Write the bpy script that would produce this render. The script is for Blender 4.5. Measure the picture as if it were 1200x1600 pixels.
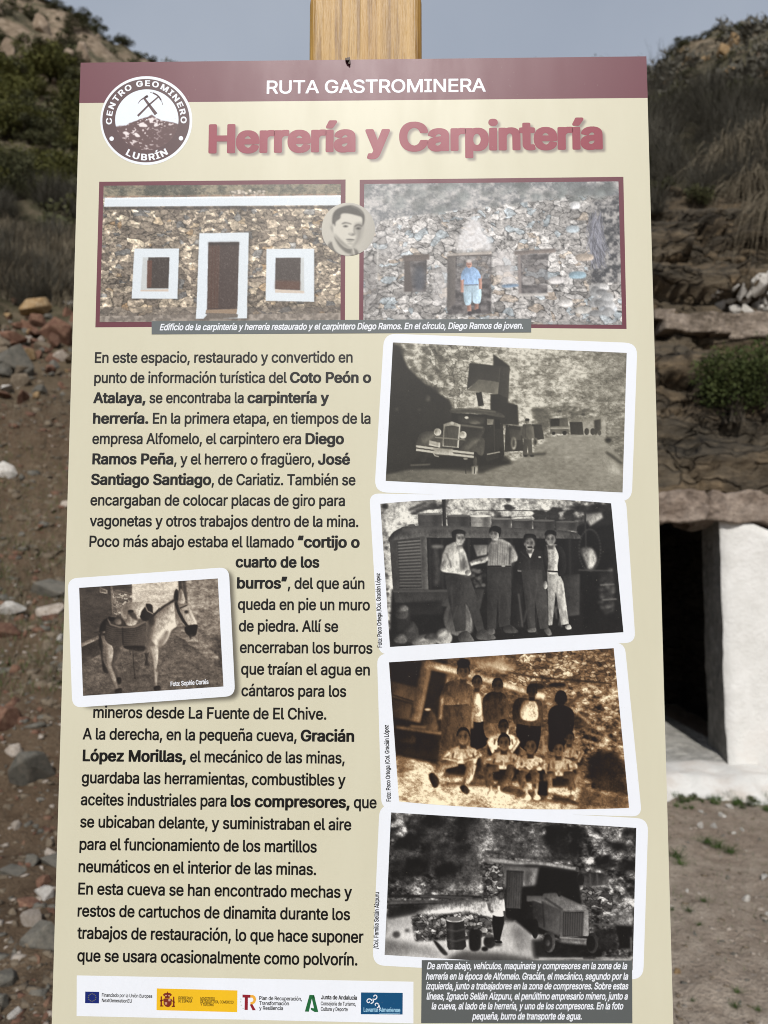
import bpy, bmesh, math, random
import numpy as np
from mathutils import Vector, Matrix, geometry, noise as mnoise

for o in list(bpy.data.objects): bpy.data.objects.remove(o)
scene = bpy.context.scene
COL = scene.collection
R = math.radians

# ---------------------------------------------------------------- camera, sky, sun, exposure
FPX = 1210.0                       # focal length in pixels of the 1200 x 1600 photograph
PITCH = R(4.31)                    # the phone is tipped up a little; the panel stands upright
EYE = np.array([0., 0., 1.5])
cam = bpy.data.cameras.new('camera')
cam.sensor_fit = 'VERTICAL'; cam.sensor_height = 36.; cam.lens = FPX/1600*36
cam.clip_start = .02; cam.clip_end = 3000
cam.dof.use_dof = True; cam.dof.focus_distance = .79; cam.dof.aperture_fstop = 7.8
cam_o = bpy.data.objects.new('camera', cam); COL.objects.link(cam_o)
cam_o.location = EYE; cam_o.rotation_euler = (math.pi/2+PITCH, 0, 0)
scene.camera = cam_o

SUN_EL, SUN_AZ = R(40), R(183.5)   # clockwise from +Y: behind the camera, a touch to the left
SUN_DIR = Vector((math.sin(SUN_AZ)*math.cos(SUN_EL), math.cos(SUN_AZ)*math.cos(SUN_EL), math.sin(SUN_EL)))
world = bpy.data.worlds.new('World'); scene.world = world; world.use_nodes = True
wn = world.node_tree
bg = wn.nodes['Background']
sky = wn.nodes.new('ShaderNodeTexSky'); sky.sky_type = 'NISHITA'; sky.sun_disc = False
sky.sun_elevation = SUN_EL; sky.sun_rotation = SUN_AZ
sky.air_density = 1.0; sky.dust_density = 2.2; sky.ozone_density = 1.3; sky.altitude = 300
# thin even high cloud over the blue
veil = wn.nodes.new('ShaderNodeMix'); veil.data_type = 'RGBA'; veil.inputs[0].default_value = .8
veil.inputs[7].default_value = (4.35, 4.8, 5.55, 1)
tc = wn.nodes.new('ShaderNodeTexCoord'); sx_ = wn.nodes.new('ShaderNodeSeparateXYZ'); mr = wn.nodes.new('ShaderNodeMapRange')
wn.links.new(tc.outputs['Generated'], sx_.inputs[0]); wn.links.new(sx_.outputs['Z'], mr.inputs['Value'])
mr.inputs['From Min'].default_value = .62; mr.inputs['From Max'].default_value = .95; mr.inputs['To Min'].default_value = .8; mr.inputs['To Max'].default_value = .25
cn = wn.nodes.new('ShaderNodeTexNoise'); cn.inputs['Scale'].default_value = 2.2; cn.inputs['Detail'].default_value = 5
wn.links.new(tc.outputs['Generated'], cn.inputs['Vector'])
cm = wn.nodes.new('ShaderNodeMapRange'); cm.inputs['From Min'].default_value = .3; cm.inputs['From Max'].default_value = .7; cm.inputs['To Min'].default_value = .78; cm.inputs['To Max'].default_value = 1.14
wn.links.new(cn.outputs['Fac'], cm.inputs['Value'])
mm_ = wn.nodes.new('ShaderNodeMath'); mm_.operation = 'MULTIPLY'; mm_.use_clamp = True
wn.links.new(mr.outputs[0], mm_.inputs[0]); wn.links.new(cm.outputs[0], mm_.inputs[1])
wn.links.new(mm_.outputs[0], veil.inputs[0])           # uneven thin cloud, thinned overhead out of view to cut the fill light
wn.links.new(sky.outputs[0], veil.inputs[6]); wn.links.new(veil.outputs[2], bg.inputs[0]); bg.inputs[1].default_value = .1
sun = bpy.data.lights.new('sun', 'SUN'); sun.energy = 3.5; sun.angle = R(.5); sun.color = (1, .965, .92)
sun_o = bpy.data.objects.new('sun', sun); COL.objects.link(sun_o)
sun_o.rotation_euler = SUN_DIR.to_track_quat('Z', 'Y').to_euler(); sun_o.location = (0, -5, 12)
scene.view_settings.view_transform = 'Standard'; scene.view_settings.look = 'None'
scene.view_settings.exposure = 0.0; scene.view_settings.gamma = 1.0
scene.render.engine = 'CYCLES'
scene.cycles.filter_width = 1.0; scene.cycles.max_bounces = 6; scene.cycles.use_denoising = True

# ---------------------------------------------------------------- helpers
def lin(c):
    c = np.asarray(c, float)
    return np.where(c <= .04045, c/12.92, ((c+.055)/1.055)**2.4)
def rgb(r, g, b): return tuple(lin(np.array([r, g, b])/255))

CP, SP = math.cos(PITCH), math.sin(PITCH)
def cam_vec(xc, yc, zc):           # camera axes (right, down, forward) -> world
    return np.array([xc, yc*SP+zc*CP, -yc*CP+zc*SP])
def pix_dir(px, py):
    return cam_vec((px-600)/FPX, (py-800)/FPX, 1.)
def at(px, py, depth):             # the point seen at a pixel, DEPTH metres ahead along +Y
    d = pix_dir(px, py)
    return EYE+d*(depth/d[1])

def link(o, parent=None):
    COL.objects.link(o)
    if parent: o.parent = parent
    return o
def mesh_obj(name, V, F, mat, parent=None, base=None, smooth=False):
    V = np.asarray(V, float)
    if base is not None: V = V-np.asarray(base)
    me = bpy.data.meshes.new(name)
    me.from_pydata([tuple(v) for v in V], [], [tuple(f) for f in F])
    for m in (mat if isinstance(mat, (list, tuple)) else [mat]): me.materials.append(m)
    if smooth: me.polygons.foreach_set('use_smooth', [True]*len(me.polygons))
    me.update()
    return link(bpy.data.objects.new(name, me), parent)
def fast_mesh(name, V, F, mat, smooth=False):
    """V (n,3) and quads/tris F (m,k) as arrays -> mesh data"""
    V = np.asarray(V, np.float32); F = np.asarray(F, np.int32); k = F.shape[1]
    me = bpy.data.meshes.new(name)
    me.vertices.add(len(V)); me.vertices.foreach_set('co', V.ravel())
    me.loops.add(F.size); me.loops.foreach_set('vertex_index', F.ravel())
    me.polygons.add(len(F)); me.polygons.foreach_set('loop_start', np.arange(0, F.size, k, dtype=np.int32))
    me.materials.append(mat)
    if smooth: me.polygons.foreach_set('use_smooth', np.ones(len(F), bool))
    me.update(calc_edges=True); me.validate()
    return me
def empty(name, loc):
    o = bpy.data.objects.new(name, None); o.location = loc; o.empty_display_size = .1
    return link(o)
def tag(o, label=None, cat=None, group=None, kind=None):
    if label: o['label'] = label
    if cat: o['category'] = cat
    if group: o['group'] = group
    if kind: o['kind'] = kind
    return o
def join(parts):
    V, F, n = [], [], 0
    for v, f in parts:
        V.append(np.asarray(v, float)); F += [tuple(i+n for i in q) for q in f]; n += len(v)
    return np.vstack(V), F

# ---------------------------------------------------------------- materials
def material(name):
    m = bpy.data.materials.new(name); m.use_nodes = True
    nt = m.node_tree; b = nt.nodes['Principled BSDF']
    return m, nt, b
def N(nt, kind, **kw):
    n = nt.nodes.new(kind)
    for k, v in kw.items():
        if k in n.inputs.keys(): n.inputs[k].default_value = v
        else: setattr(n, k, v)
    return n
def coords(nt, scale=(1, 1, 1), rot=(0, 0, 0), world_space=False):
    if world_space: src = N(nt, 'ShaderNodeNewGeometry').outputs['Position']
    else: src = N(nt, 'ShaderNodeTexCoord').outputs['Object']
    mp = N(nt, 'ShaderNodeMapping'); mp.inputs['Scale'].default_value = scale; mp.inputs['Rotation'].default_value = rot
    nt.links.new(src, mp.inputs[0]); return mp.outputs[0]
def ramp(nt, fac, stops):
    r = N(nt, 'ShaderNodeValToRGB'); cr = r.color_ramp
    while len(cr.elements) < len(stops): cr.elements.new(.5)
    for e, (p, c) in zip(cr.elements, stops): e.position = p; e.color = (*c, 1) if len(c) == 3 else c
    nt.links.new(fac, r.inputs[0]); return r.outputs[0]
def noise_tex(nt, vec, scale, detail=4, rough=.6):
    n = N(nt, 'ShaderNodeTexNoise'); n.inputs['Scale'].default_value = scale; n.inputs['Detail'].default_value = detail; n.inputs['Roughness'].default_value = rough
    nt.links.new(vec, n.inputs['Vector']); return n.outputs['Fac']
def mixc(nt, fac, a, b, mode='MIX'):
    m = N(nt, 'ShaderNodeMix', data_type='RGBA', blend_type=mode)
    for s, v in ((m.inputs[0], fac), (m.inputs[6], a), (m.inputs[7], b)):
        if isinstance(v, (int, float)): s.default_value = v
        elif isinstance(v, tuple): s.default_value = (*v, 1)
        else: nt.links.new(v, s)
    return m.outputs[2]
def bump(nt, b, h, strength, dist):
    n = N(nt, 'ShaderNodeBump'); n.inputs['Strength'].default_value = strength; n.inputs['Distance'].default_value = dist
    nt.links.new(h, n.inputs['Height']); nt.links.new(n.outputs[0], b.inputs['Normal'])

INK_ROUGH = .41; INK_SPEC = .40
def film(nt, b, colour, rough):
    """satin laminate: fine grain, a little dust and rain streaking"""
    v = coords(nt); dust = noise_tex(nt, coords(nt, (1, 1, .25)), 16, 5, .65); grit = noise_tex(nt, v, 420, 2)
    d = ramp(nt, dust, [(.35, (1, 1, 1)), (.7, (.955, .95, .935))])
    c = mixc(nt, 1., colour, d, 'MULTIPLY'); c = mixc(nt, ramp(nt, grit, [(.73, (0, 0, 0)), (.8, (.35, .35, .35))]), c, (.42, .38, .31))
    nt.links.new(c, b.inputs['Base Color']); b.inputs['Specular IOR Level'].default_value = INK_SPEC
    nt.links.new(ramp(nt, dust, [(.3, (rough-.03,)*3), (.7, (rough+.06,)*3)]), b.inputs['Roughness'])
    bump(nt, b, noise_tex(nt, v, 900, 2), .05, .0006)
def ink(name, c, rough=INK_ROUGH):
    """laminated print: one ink colour under a satin film with a fine grain"""
    m, nt, b = material(name)
    film(nt, b, tuple(c), rough)
    return m
def picture_ink():
    m, nt, b = material('printed_picture')
    a = N(nt, 'ShaderNodeAttribute', attribute_name='ink')
    film(nt, b, a.outputs['Color'], INK_ROUGH)
    return m

CREAM_S = (206, 202, 179)
M_CREAM = ink('cream_laminate', rgb(*CREAM_S))
M_MAROON = ink('maroon_ink', rgb(104, 50, 62))
M_TITLE = ink('title_ink', rgb(142, 50, 68))
M_WHITE = ink('white_ink', rgb(229, 233, 240))
M_BLACK = ink('black_ink', rgb(16, 15, 14))
M_GREY = ink('grey_ink', rgb(96, 102, 103))
M_BROWN = ink('brown_ink', rgb(82, 56, 58))
M_BLUE = ink('flag_blue_ink', rgb(20, 38, 110)); M_YEL = ink('yellow_ink', rgb(232, 184, 34)); M_RED = ink('red_ink', rgb(138, 28, 42))
M_GREEN = ink('green_ink', rgb(30, 100, 56)); M_TEAL = ink('teal_ink', rgb(10, 74, 116)); M_PALE = ink('pale_blue_ink', rgb(150, 196, 220)); M_AMBER = ink('amber_ink', rgb(228, 168, 60))
M_PICT = picture_ink()

def wood_mat():
    m, nt, b = material('weathered_pine')
    v = coords(nt, (1, 1, .035)); w = coords(nt, (1, 1, .012))
    g = noise_tex(nt, v, 150, 5, .65); g2 = noise_tex(nt, w, 46, 3, .5)
    c = ramp(nt, g2, [(.3, rgb(150, 112, 50)), (.5, rgb(182, 144, 74)), (.7, rgb(158, 116, 44))])
    d = ramp(nt, g, [(.38, (.42, .34, .22)), (.5, (.93, .93, .93)), (.75, (1.08, 1.06, 1.0))])
    c = mixc(nt, .8, c, d, 'MULTIPLY')
    st = noise_tex(nt, coords(nt, (1, 1, .3)), 30, 3); c = mixc(nt, ramp(nt, st, [(.62, (0, 0, 0)), (.75, (.5, .5, .5))]), c, rgb(110, 84, 50))
    nt.links.new(c, b.inputs['Base Color']); b.inputs['Roughness'].default_value = .42; b.inputs['Specular IOR Level'].default_value = .3
    bump(nt, b, g, .5, .002); return m
def metal_mat(name, c):
    m, nt, b = material(name)
    nt.links.new(ramp(nt, noise_tex(nt, coords(nt), 400, 3), [(.3, c), (.7, tuple(x*.5 for x in c))]), b.inputs['Base Color'])
    b.inputs['Metallic'].default_value = .6; b.inputs['Roughness'].default_value = .5; return m
M_WOOD = wood_mat(); M_SCREW = metal_mat('rusty_screw', (.06, .045, .035)); M_EDGE = ink('panel_edge', rgb(96, 52, 58))
# ---------------------------------------------------------------- printed pictures
# The printed photographs on the panel are painted here in numpy (each in its own
# print coordinates) and end up as the ink colours of the finely gridded print meshes.
class Canvas:
    def __init__(s, w, h, k, bg=(.5, .5, .5), seed=1):
        s.k = k; s.W = int(w*k); s.H = int(h*k)
        s.a = np.empty((s.H, s.W, 3)); s.a[:] = bg
        s.rng = np.random.RandomState(seed)
        yy, xx = np.mgrid[0:s.H, 0:s.W]
        s.X = (xx+.5)/k; s.Y = (yy+.5)/k
        s.relief = 0.; s.tex = None; s.sun = (-.75, -.65)
    def _box(s, x0, y0, x1, y1, pad=0):
        k = s.k
        return (max(0, int((x0-pad)*k)-1), max(0, int((y0-pad)*k)-1),
                min(s.W, int((x1+pad)*k)+2), min(s.H, int((y1+pad)*k)+2))
    def mask(s, pts, soft=0):
        """anti-aliased polygon mask as (box, array)"""
        P = np.array(pts, float)
        b = s._box(P[:, 0].min(), P[:, 1].min(), P[:, 0].max(), P[:, 1].max(), soft*2.5)
        if b[2] <= b[0] or b[3] <= b[1]: return b, None
        n = 3
        xs = (b[0]+(np.arange((b[2]-b[0])*n)+.5)/n)/s.k
        ys = (b[1]+(np.arange((b[3]-b[1])*n)+.5)/n)/s.k
        Q = np.roll(P, -1, 0)
        m = np.zeros((len(ys), len(xs)), bool)
        for (x0, y0), (x1, y1) in zip(P, Q):
            if y0 == y1: continue
            r = np.nonzero((ys >= min(y0, y1)) & (ys < max(y0, y1)))[0]
            if not len(r): continue
            xc = x0+(ys[r]-y0)*(x1-x0)/(y1-y0)
            m[r] ^= xs[None, :] > xc[:, None]
        m = m.reshape(b[3]-b[1], n, b[2]-b[0], n).mean((1, 3))
        if soft: m = blur(m, soft*s.k)
        return b, m
    def put(s, b, m, col, a=1):
        if m is None: return
        v = s.a[b[1]:b[3], b[0]:b[2]]
        c = np.asarray(col, float)
        if c.ndim == 3: c = c[b[1]:b[3], b[0]:b[2]]
        mm = (m*a)[..., None]
        v *= 1-mm; v += mm*c
    def shape(s, b, m, col, a, amount):
        """put a shape down with rounded modelling and a worn, photographic surface"""
        if m is None: return
        col = np.asarray(col, float)
        if not s.relief or amount == 0 or col.ndim == 3: s.put(b, m, col, a); return
        if s.tex is None:
            s.tex = s.noise(15, 5, .6, .85); s.tex2 = s.noise(60, 2)
        h, w = m.shape
        q = blur(np.pad(m, 2), max(1, .16*min(h, w)))[2:-2, 2:-2]
        gy, gx = np.gradient(q) if min(h, w) > 2 else (q*0, q*0)
        lam = gx*s.sun[0]+gy*s.sun[1]
        lam = -lam/max(1e-6, np.abs(lam).max())
        oy, ox = s.rng.randint(max(1, s.H-h+1)), s.rng.randint(max(1, s.W-w+1))
        t = s.tex[oy:oy+h, ox:ox+w]*.55+s.tex2[oy:oy+h, ox:ox+w]*.35
        f = (1-s.relief*.75*amount*lam)*(1+s.relief*amount*t)
        v = s.a[b[1]:b[3], b[0]:b[2]]; mm = (m*a)[..., None]
        v *= 1-mm; v += mm*np.clip(col*f[..., None], 0, 1)
    def poly(s, pts, col, soft=0, a=1, amount=.6):
        b, m = s.mask(pts, soft); s.shape(b, m, col, a, amount)
    def blob(s, pts, col, soft=0, a=1, n=5):
        s.poly(smooth(pts, n), col, soft, a, 1.)
    def ell(s, cx, cy, rx, ry, col, soft=0, a=1, rot=0):
        t = np.linspace(0, 2*math.pi, 28, endpoint=False)
        c, q = math.cos(rot), math.sin(rot)
        x, y = rx*np.cos(t), ry*np.sin(t)
        s.poly(np.c_[cx+x*c-y*q, cy+x*q+y*c], col, soft, a, .8 if min(rx, ry) > 8 else 0)
    def line(s, pts, w, col, soft=0, a=1, w2=None):
        pts = np.array(pts, float)
        w2 = w if w2 is None else w2
        n = len(pts)
        d = np.gradient(pts, axis=0); d /= np.maximum(np.hypot(d[:, 0], d[:, 1]), 1e-6)[:, None]
        nn = np.c_[-d[:, 1], d[:, 0]]*np.linspace(w, w2, n)[:, None]/2
        s.poly(np.vstack([pts+nn, (pts-nn)[::-1]]), col, soft, a, .8 if w > 12 else 0)
    def noise(s, cell, octv=3, sx=1., gain=.55):
        """value noise about 0, range about -1..1; sx > 1 stretches it sideways"""
        o = np.zeros((s.H, s.W)); amp = 1; tot = 0
        for i in range(octv):
            c = cell/2**i
            gx, gy = s.X/(c*sx), s.Y/c
            n = s.rng.rand(int(gy.max())+3, int(gx.max())+3)*2-1
            ix, iy = gx.astype(int), gy.astype(int)
            fx, fy = gx-ix, gy-iy
            fx = fx*fx*(3-2*fx); fy = fy*fy*(3-2*fy)
            o += amp*((n[iy, ix]*(1-fx)+n[iy, ix+1]*fx)*(1-fy)+(n[iy+1, ix]*(1-fx)+n[iy+1, ix+1]*fx)*fy)
            tot += amp; amp *= gain
        return o/tot*1.6
    def stones(s, cw, ch, warp=.5, jit=.8):
        """Worley cells: (edge distance 0..1, random id a, random id b)"""
        wx = s.X+s.noise(cw*1.3, 2)*cw*warp; wy = s.Y+s.noise(ch*1.6, 2)*ch*warp
        gx, gy = wx/cw, wy/ch
        ix, iy = np.floor(gx).astype(int), np.floor(gy).astype(int)
        N = 256
        jx = s.rng.rand(N, N)*jit+.5-jit/2; jy = s.rng.rand(N, N)*jit+.5-jit/2
        ra = s.rng.rand(N, N); rb = s.rng.rand(N, N)
        f1 = np.full(gx.shape, 9.); f2 = f1.copy(); A = np.zeros(gx.shape); B = A.copy()
        for dy in (-1, 0, 1):
            for dx in (-1, 0, 1):
                jx_, jy_ = (ix+dx) % N, (iy+dy) % N
                d = np.hypot(ix+dx+jx[jy_, jx_]-gx, iy+dy+jy[jy_, jx_]-gy)
                c = d < f1
                f2 = np.where(c, f1, np.minimum(f2, d)); f1 = np.where(c, d, f1)
                A = np.where(c, ra[jy_, jx_], A); B = np.where(c, rb[jy_, jx_], B)
        return np.clip((f2-f1)*2.2, 0, 1), A, B
    def full(s): return (0, 0, s.W, s.H)
    def wash(s, m, col, a=1): s.put(s.full(), np.clip(m, 0, 1), col, a)
    def finish(s, grain=.02, soft=0, tint=None, gamma=1., lo=0., hi=1., con=1., mid=.45):
        s.a = mid+(s.a-mid)*con
        if soft: s.a = np.dstack([blur(s.a[..., i], soft*s.k) for i in range(3)])
        s.a = s.a+s.rng.randn(s.H, s.W, 1)*grain
        if tint is not None:
            g = np.clip(s.a.mean(2), 0, 1)**gamma
            g = lo+(hi-lo)*g
            lut = np.array(tint, float)                     # dark, middle, light
            t = g[..., None]*2
            s.a = np.where(t < 1, lut[0]*(1-t)+lut[1]*t, lut[1]*(2-t)+lut[2]*(t-1))
        s.a = np.clip(s.a, 0, 1)
        return s

def blur(m, r):
    n = max(1, int(round(r)))
    for ax in (0, 1):
        for _ in range(2):
            p = [(0, 0), (0, 0)]; p[ax] = (n+1, n)
            c = np.cumsum(np.pad(m, p, mode='edge'), axis=ax)
            L = m.shape[ax]
            hi = np.take(c, range(2*n+1, 2*n+1+L), axis=ax); lo = np.take(c, range(0, L), axis=ax)
            m = (hi-lo)/(2*n+1)
    return m

def smooth(pts, n=5):
    """closed Catmull-Rom through the points"""
    P = np.array(pts, float); o = []
    for i in range(len(P)):
        a, b, c, d = P[i-1], P[i], P[(i+1) % len(P)], P[(i+2) % len(P)]
        for k in range(n):
            t = k/n
            o.append(.5*((2*b)+(c-a)*t+(2*a-5*b+4*c-d)*t*t+(3*b-a-3*c+d)*t**3))
    return np.array(o)

def G(v): return (v, v, v)
def C8(r, g, b): return (r/255, g/255, b/255)
def mix(c0, c1, t): return np.asarray(c0)*(1-t)[..., None]+np.asarray(c1)*t[..., None]

# a man standing: head, arms, trousers; all in print coordinates
def paint_head(c, x, y, r, skin, hair, turn=0, shade=.6, cap=False):
    sk = np.array(skin); hr = np.array(hair); w = r*.82
    c.poly([(x-w*.5, y+r*.6), (x+w*.5, y+r*.6), (x+w*.62, y+r*1.75), (x-w*.62, y+r*1.75)], sk*shade*1.05, r*.06)
    if not cap: c.blob([(x-w*1.0, y+r*.15), (x-w*1.06, y-r*.7), (x-w*.5, y-r*1.32), (x+w*.45, y-r*1.36), (x+w*1.08, y-r*.75), (x+w*1.0, y+r*.1)], hr)
    c.ell(x-w*1.0, y+r*.15, r*.15, r*.27, sk*.7); c.ell(x+w*1.0, y+r*.15, r*.15, r*.27, sk*.5)
    c.blob([(x-w*.92, y-r*.35), (x-w*.5, y-r*.86), (x+w*.5, y-r*.9), (x+w*.92, y-r*.35), (x+w*.84, y+r*.5), (x+w*.4, y+r*1.1), (x, y+r*1.22), (x-w*.4, y+r*1.1), (x-w*.84, y+r*.5)], sk*1.08, r*.05)
    sd = 1 if turn >= 0 else -1
    c.blob([(x+w*.3, y-r*.75), (x+w*.95, y-r*.4), (x+w*.84, y+r*.5), (x+w*.4, y+r*1.15), (x+w*.15, y+r*.4)], sk*shade, r*.2, .85)
    o = r*turn*.28
    for q in (-.4, .4):
        ex = x+w*q+o
        c.ell(ex, y-r*.04, w*.3, r*.17, sk*.5, r*.1, .9); c.ell(ex, y-r*.02, w*.15, r*.09, sk*.2, r*.05, .9)
        c.line([(ex-w*.28, y-r*.2), (ex, y-r*.28), (ex+w*.28, y-r*.2)], r*.11, hr+.05, r*.04, .85)
    c.poly([(x+o*1.3-r*.04, y), (x+o*1.3+r*.15, y+r*.45), (x+o*1.3-r*.15, y+r*.47)], sk*.7, r*.08, .8, 0)
    c.ell(x+o*1.1, y+r*.74, w*.3, r*.07, sk*.55, r*.08, .8); c.ell(x+o, y+r*1.2, w*.6, r*.14, sk*.4, r*.1, .8)
    if cap: c.blob([(x-r*1.15, y-r*.5), (x-r*.9, y-r*1.3), (x, y-r*1.6), (x+r*.95, y-r*1.3), (x+r*1.2, y-r*.55), (x, y-r*.72)], hr)

def folds(c, x0, y0, x1, y1, n, col, a=.5, w=4, seed=0):
    r = np.random.RandomState(seed)
    for _ in range(n):
        x = x0+(x1-x0)*r.rand(); y = y0+(y1-y0)*r.rand(); L = (y1-y0)*(.15+.25*r.rand()); d = (r.rand()-.5)*L*.7
        c.line([(x, y), (x+d*.4, y+L*.5), (x+d, y+L)], w*(.5+r.rand()), col, w*.3, a)

# ---- print 1: the restored stone house, white surrounds
def art_restored():
    c = Canvas(1200, 714, .5, seed=3)
    e, A, B = c.stones(46, 27, .5); e2, A2, B2 = c.stones(25, 15, .6)
    small = c.noise(60, 2) > .25
    e = np.where(small, e2, e); A = np.where(small, A2, A); B = np.where(small, B2, B)
    n1 = c.noise(9, 3, 1.4, .8); n2 = c.noise(120, 2)
    base = mix(C8(112, 102, 92), C8(176, 163, 144), A)
    base = np.where((B > .9)[..., None], mix(C8(160, 134, 104), C8(206, 194, 172), A), base)
    base = np.where((B < .1)[..., None], mix(C8(104, 102, 100), C8(136, 134, 130), A), base)
    c.a = base*(1+.3*n1+.1*n2)[..., None]
    slope = np.clip((e-.02+.12*n1)/.3, 0, 1)
    c.a *= (.6+.4*slope)[..., None]
    c.a *= (1+.5*np.clip(c.noise(14, 2, 1.5), 0, 1)*(A > .55))[..., None]
    c.wash((c.Y > 600)*.5, C8(96, 90, 86))
    # hillside above
    hill = mix(C8(84, 84, 76), C8(156, 146, 126), np.clip(.5+.9*c.noise(26, 6, 1.4, .85)-.3*((c.X > 250) & (c.X < 480)), 0, 1))
    c.wash((c.Y < 108)*1., hill)
    r = np.random.RandomState(5)
    for _ in range(60): c.ell(630+150*r.rand(), 80+28*r.rand(), 4+5*r.rand(), 3+4*r.rand(), np.array(C8(200, 190, 176))*(.6+.5*r.rand()))
    c.poly([(62, 150), (1122, 148), (1122, 160), (62, 166)], C8(70, 64, 60), 2, .75)
    W = C8(216, 224, 230)
    c.poly([(68, 112), (1122, 100), (1122, 145), (64, 152)], W)
    for i in range(21):
        x = 70+i*52; c.poly([(x, 112-i*.55), (x+46, 111-i*.55), (x+47, 104-i*.5), (x+1, 105-i*.5)], C8(176, 130, 108), 1, .55)
        c.poly([(x, 113-i*.57), (x+50, 112-i*.57), (x+50, 119-i*.57), (x, 120-i*.57)], C8(232, 240, 246))
    c.wash(((c.Y > 640-.012*c.X)*1.), mix(C8(120, 112, 104), C8(160, 150, 140), np.clip(.5+c.noise(16, 2), 0, 1)))
    for sh in (((480, 345), (720, 345), (730, 655), (480, 650)),): pass
    # door surround with dark opening and brown door leaf
    c.poly([(484, 270), (720, 266), (712, 655), (474, 652)], C8(60, 55, 50), 6, .5)
    c.poly([(490, 270), (711, 267), (702, 650), (476, 650)], W)
    c.poly([(530, 311), (668, 309), (660, 610), (524, 612)], C8(74, 62, 58))
    c.poly([(533, 316), (583, 318), (575, 604), (527, 606)], C8(86, 68, 60))
    for x in (546, 560, 572): c.line([(x+3, 318), (x-4, 604)], 2, C8(80, 44, 34), 0, .6)
    c.poly([(530, 311), (668, 309), (667, 322), (530, 326)], C8(48, 42, 40), 3, .7)
    c.poly([(520, 612), (662, 608), (664, 634), (518, 638)], C8(150, 130, 110))
    c.poly([(516, 626), (664, 630), (660, 648), (508, 652)], C8(110, 102, 94))
    c.poly([(474, 652), (508, 652), (524, 634), (478, 600)], W); c.poly([(656, 630), (702, 650), (704, 600), (660, 606)], W)
    # windows
    for q, dk in ((((200, 339), (400, 338), (392, 563), (188, 562)), ((238, 378), (357, 377), (352, 520), (228, 524))),
                  (((790, 340), (1003, 339), (1002, 576), (786, 572)), ((830, 380), (957, 379), (958, 536), (828, 534)))):
        Q = np.array(q); c.poly(Q+np.array([5, 5]), C8(64, 58, 52), 5, .55); c.poly(Q, W)
        c.poly(dk, C8(196, 200, 200))
    c.poly([(262, 378), (357, 377), (352, 516), (256, 516)], C8(70, 62, 58)); c.poly([(258, 392), (280, 392), (276, 510), (256, 514)], C8(98, 70, 60))
    c.poly([(228, 524), (352, 520), (352, 530), (226, 530)], C8(206, 190, 176))
    c.poly([(830, 380), (942, 379), (940, 524), (828, 520)], C8(76, 68, 64)); c.poly([(830, 480), (940, 484), (940, 524), (828, 520)], C8(98, 70, 58), 4, .8)
    c.poly([(828, 520), (958, 528), (958, 538), (828, 535)], C8(204, 190, 176))
    c.wash(np.clip((c.noise(5, 2)-.2), 0, 1)*.12, G(.95))
    return c.finish(.018)

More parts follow.
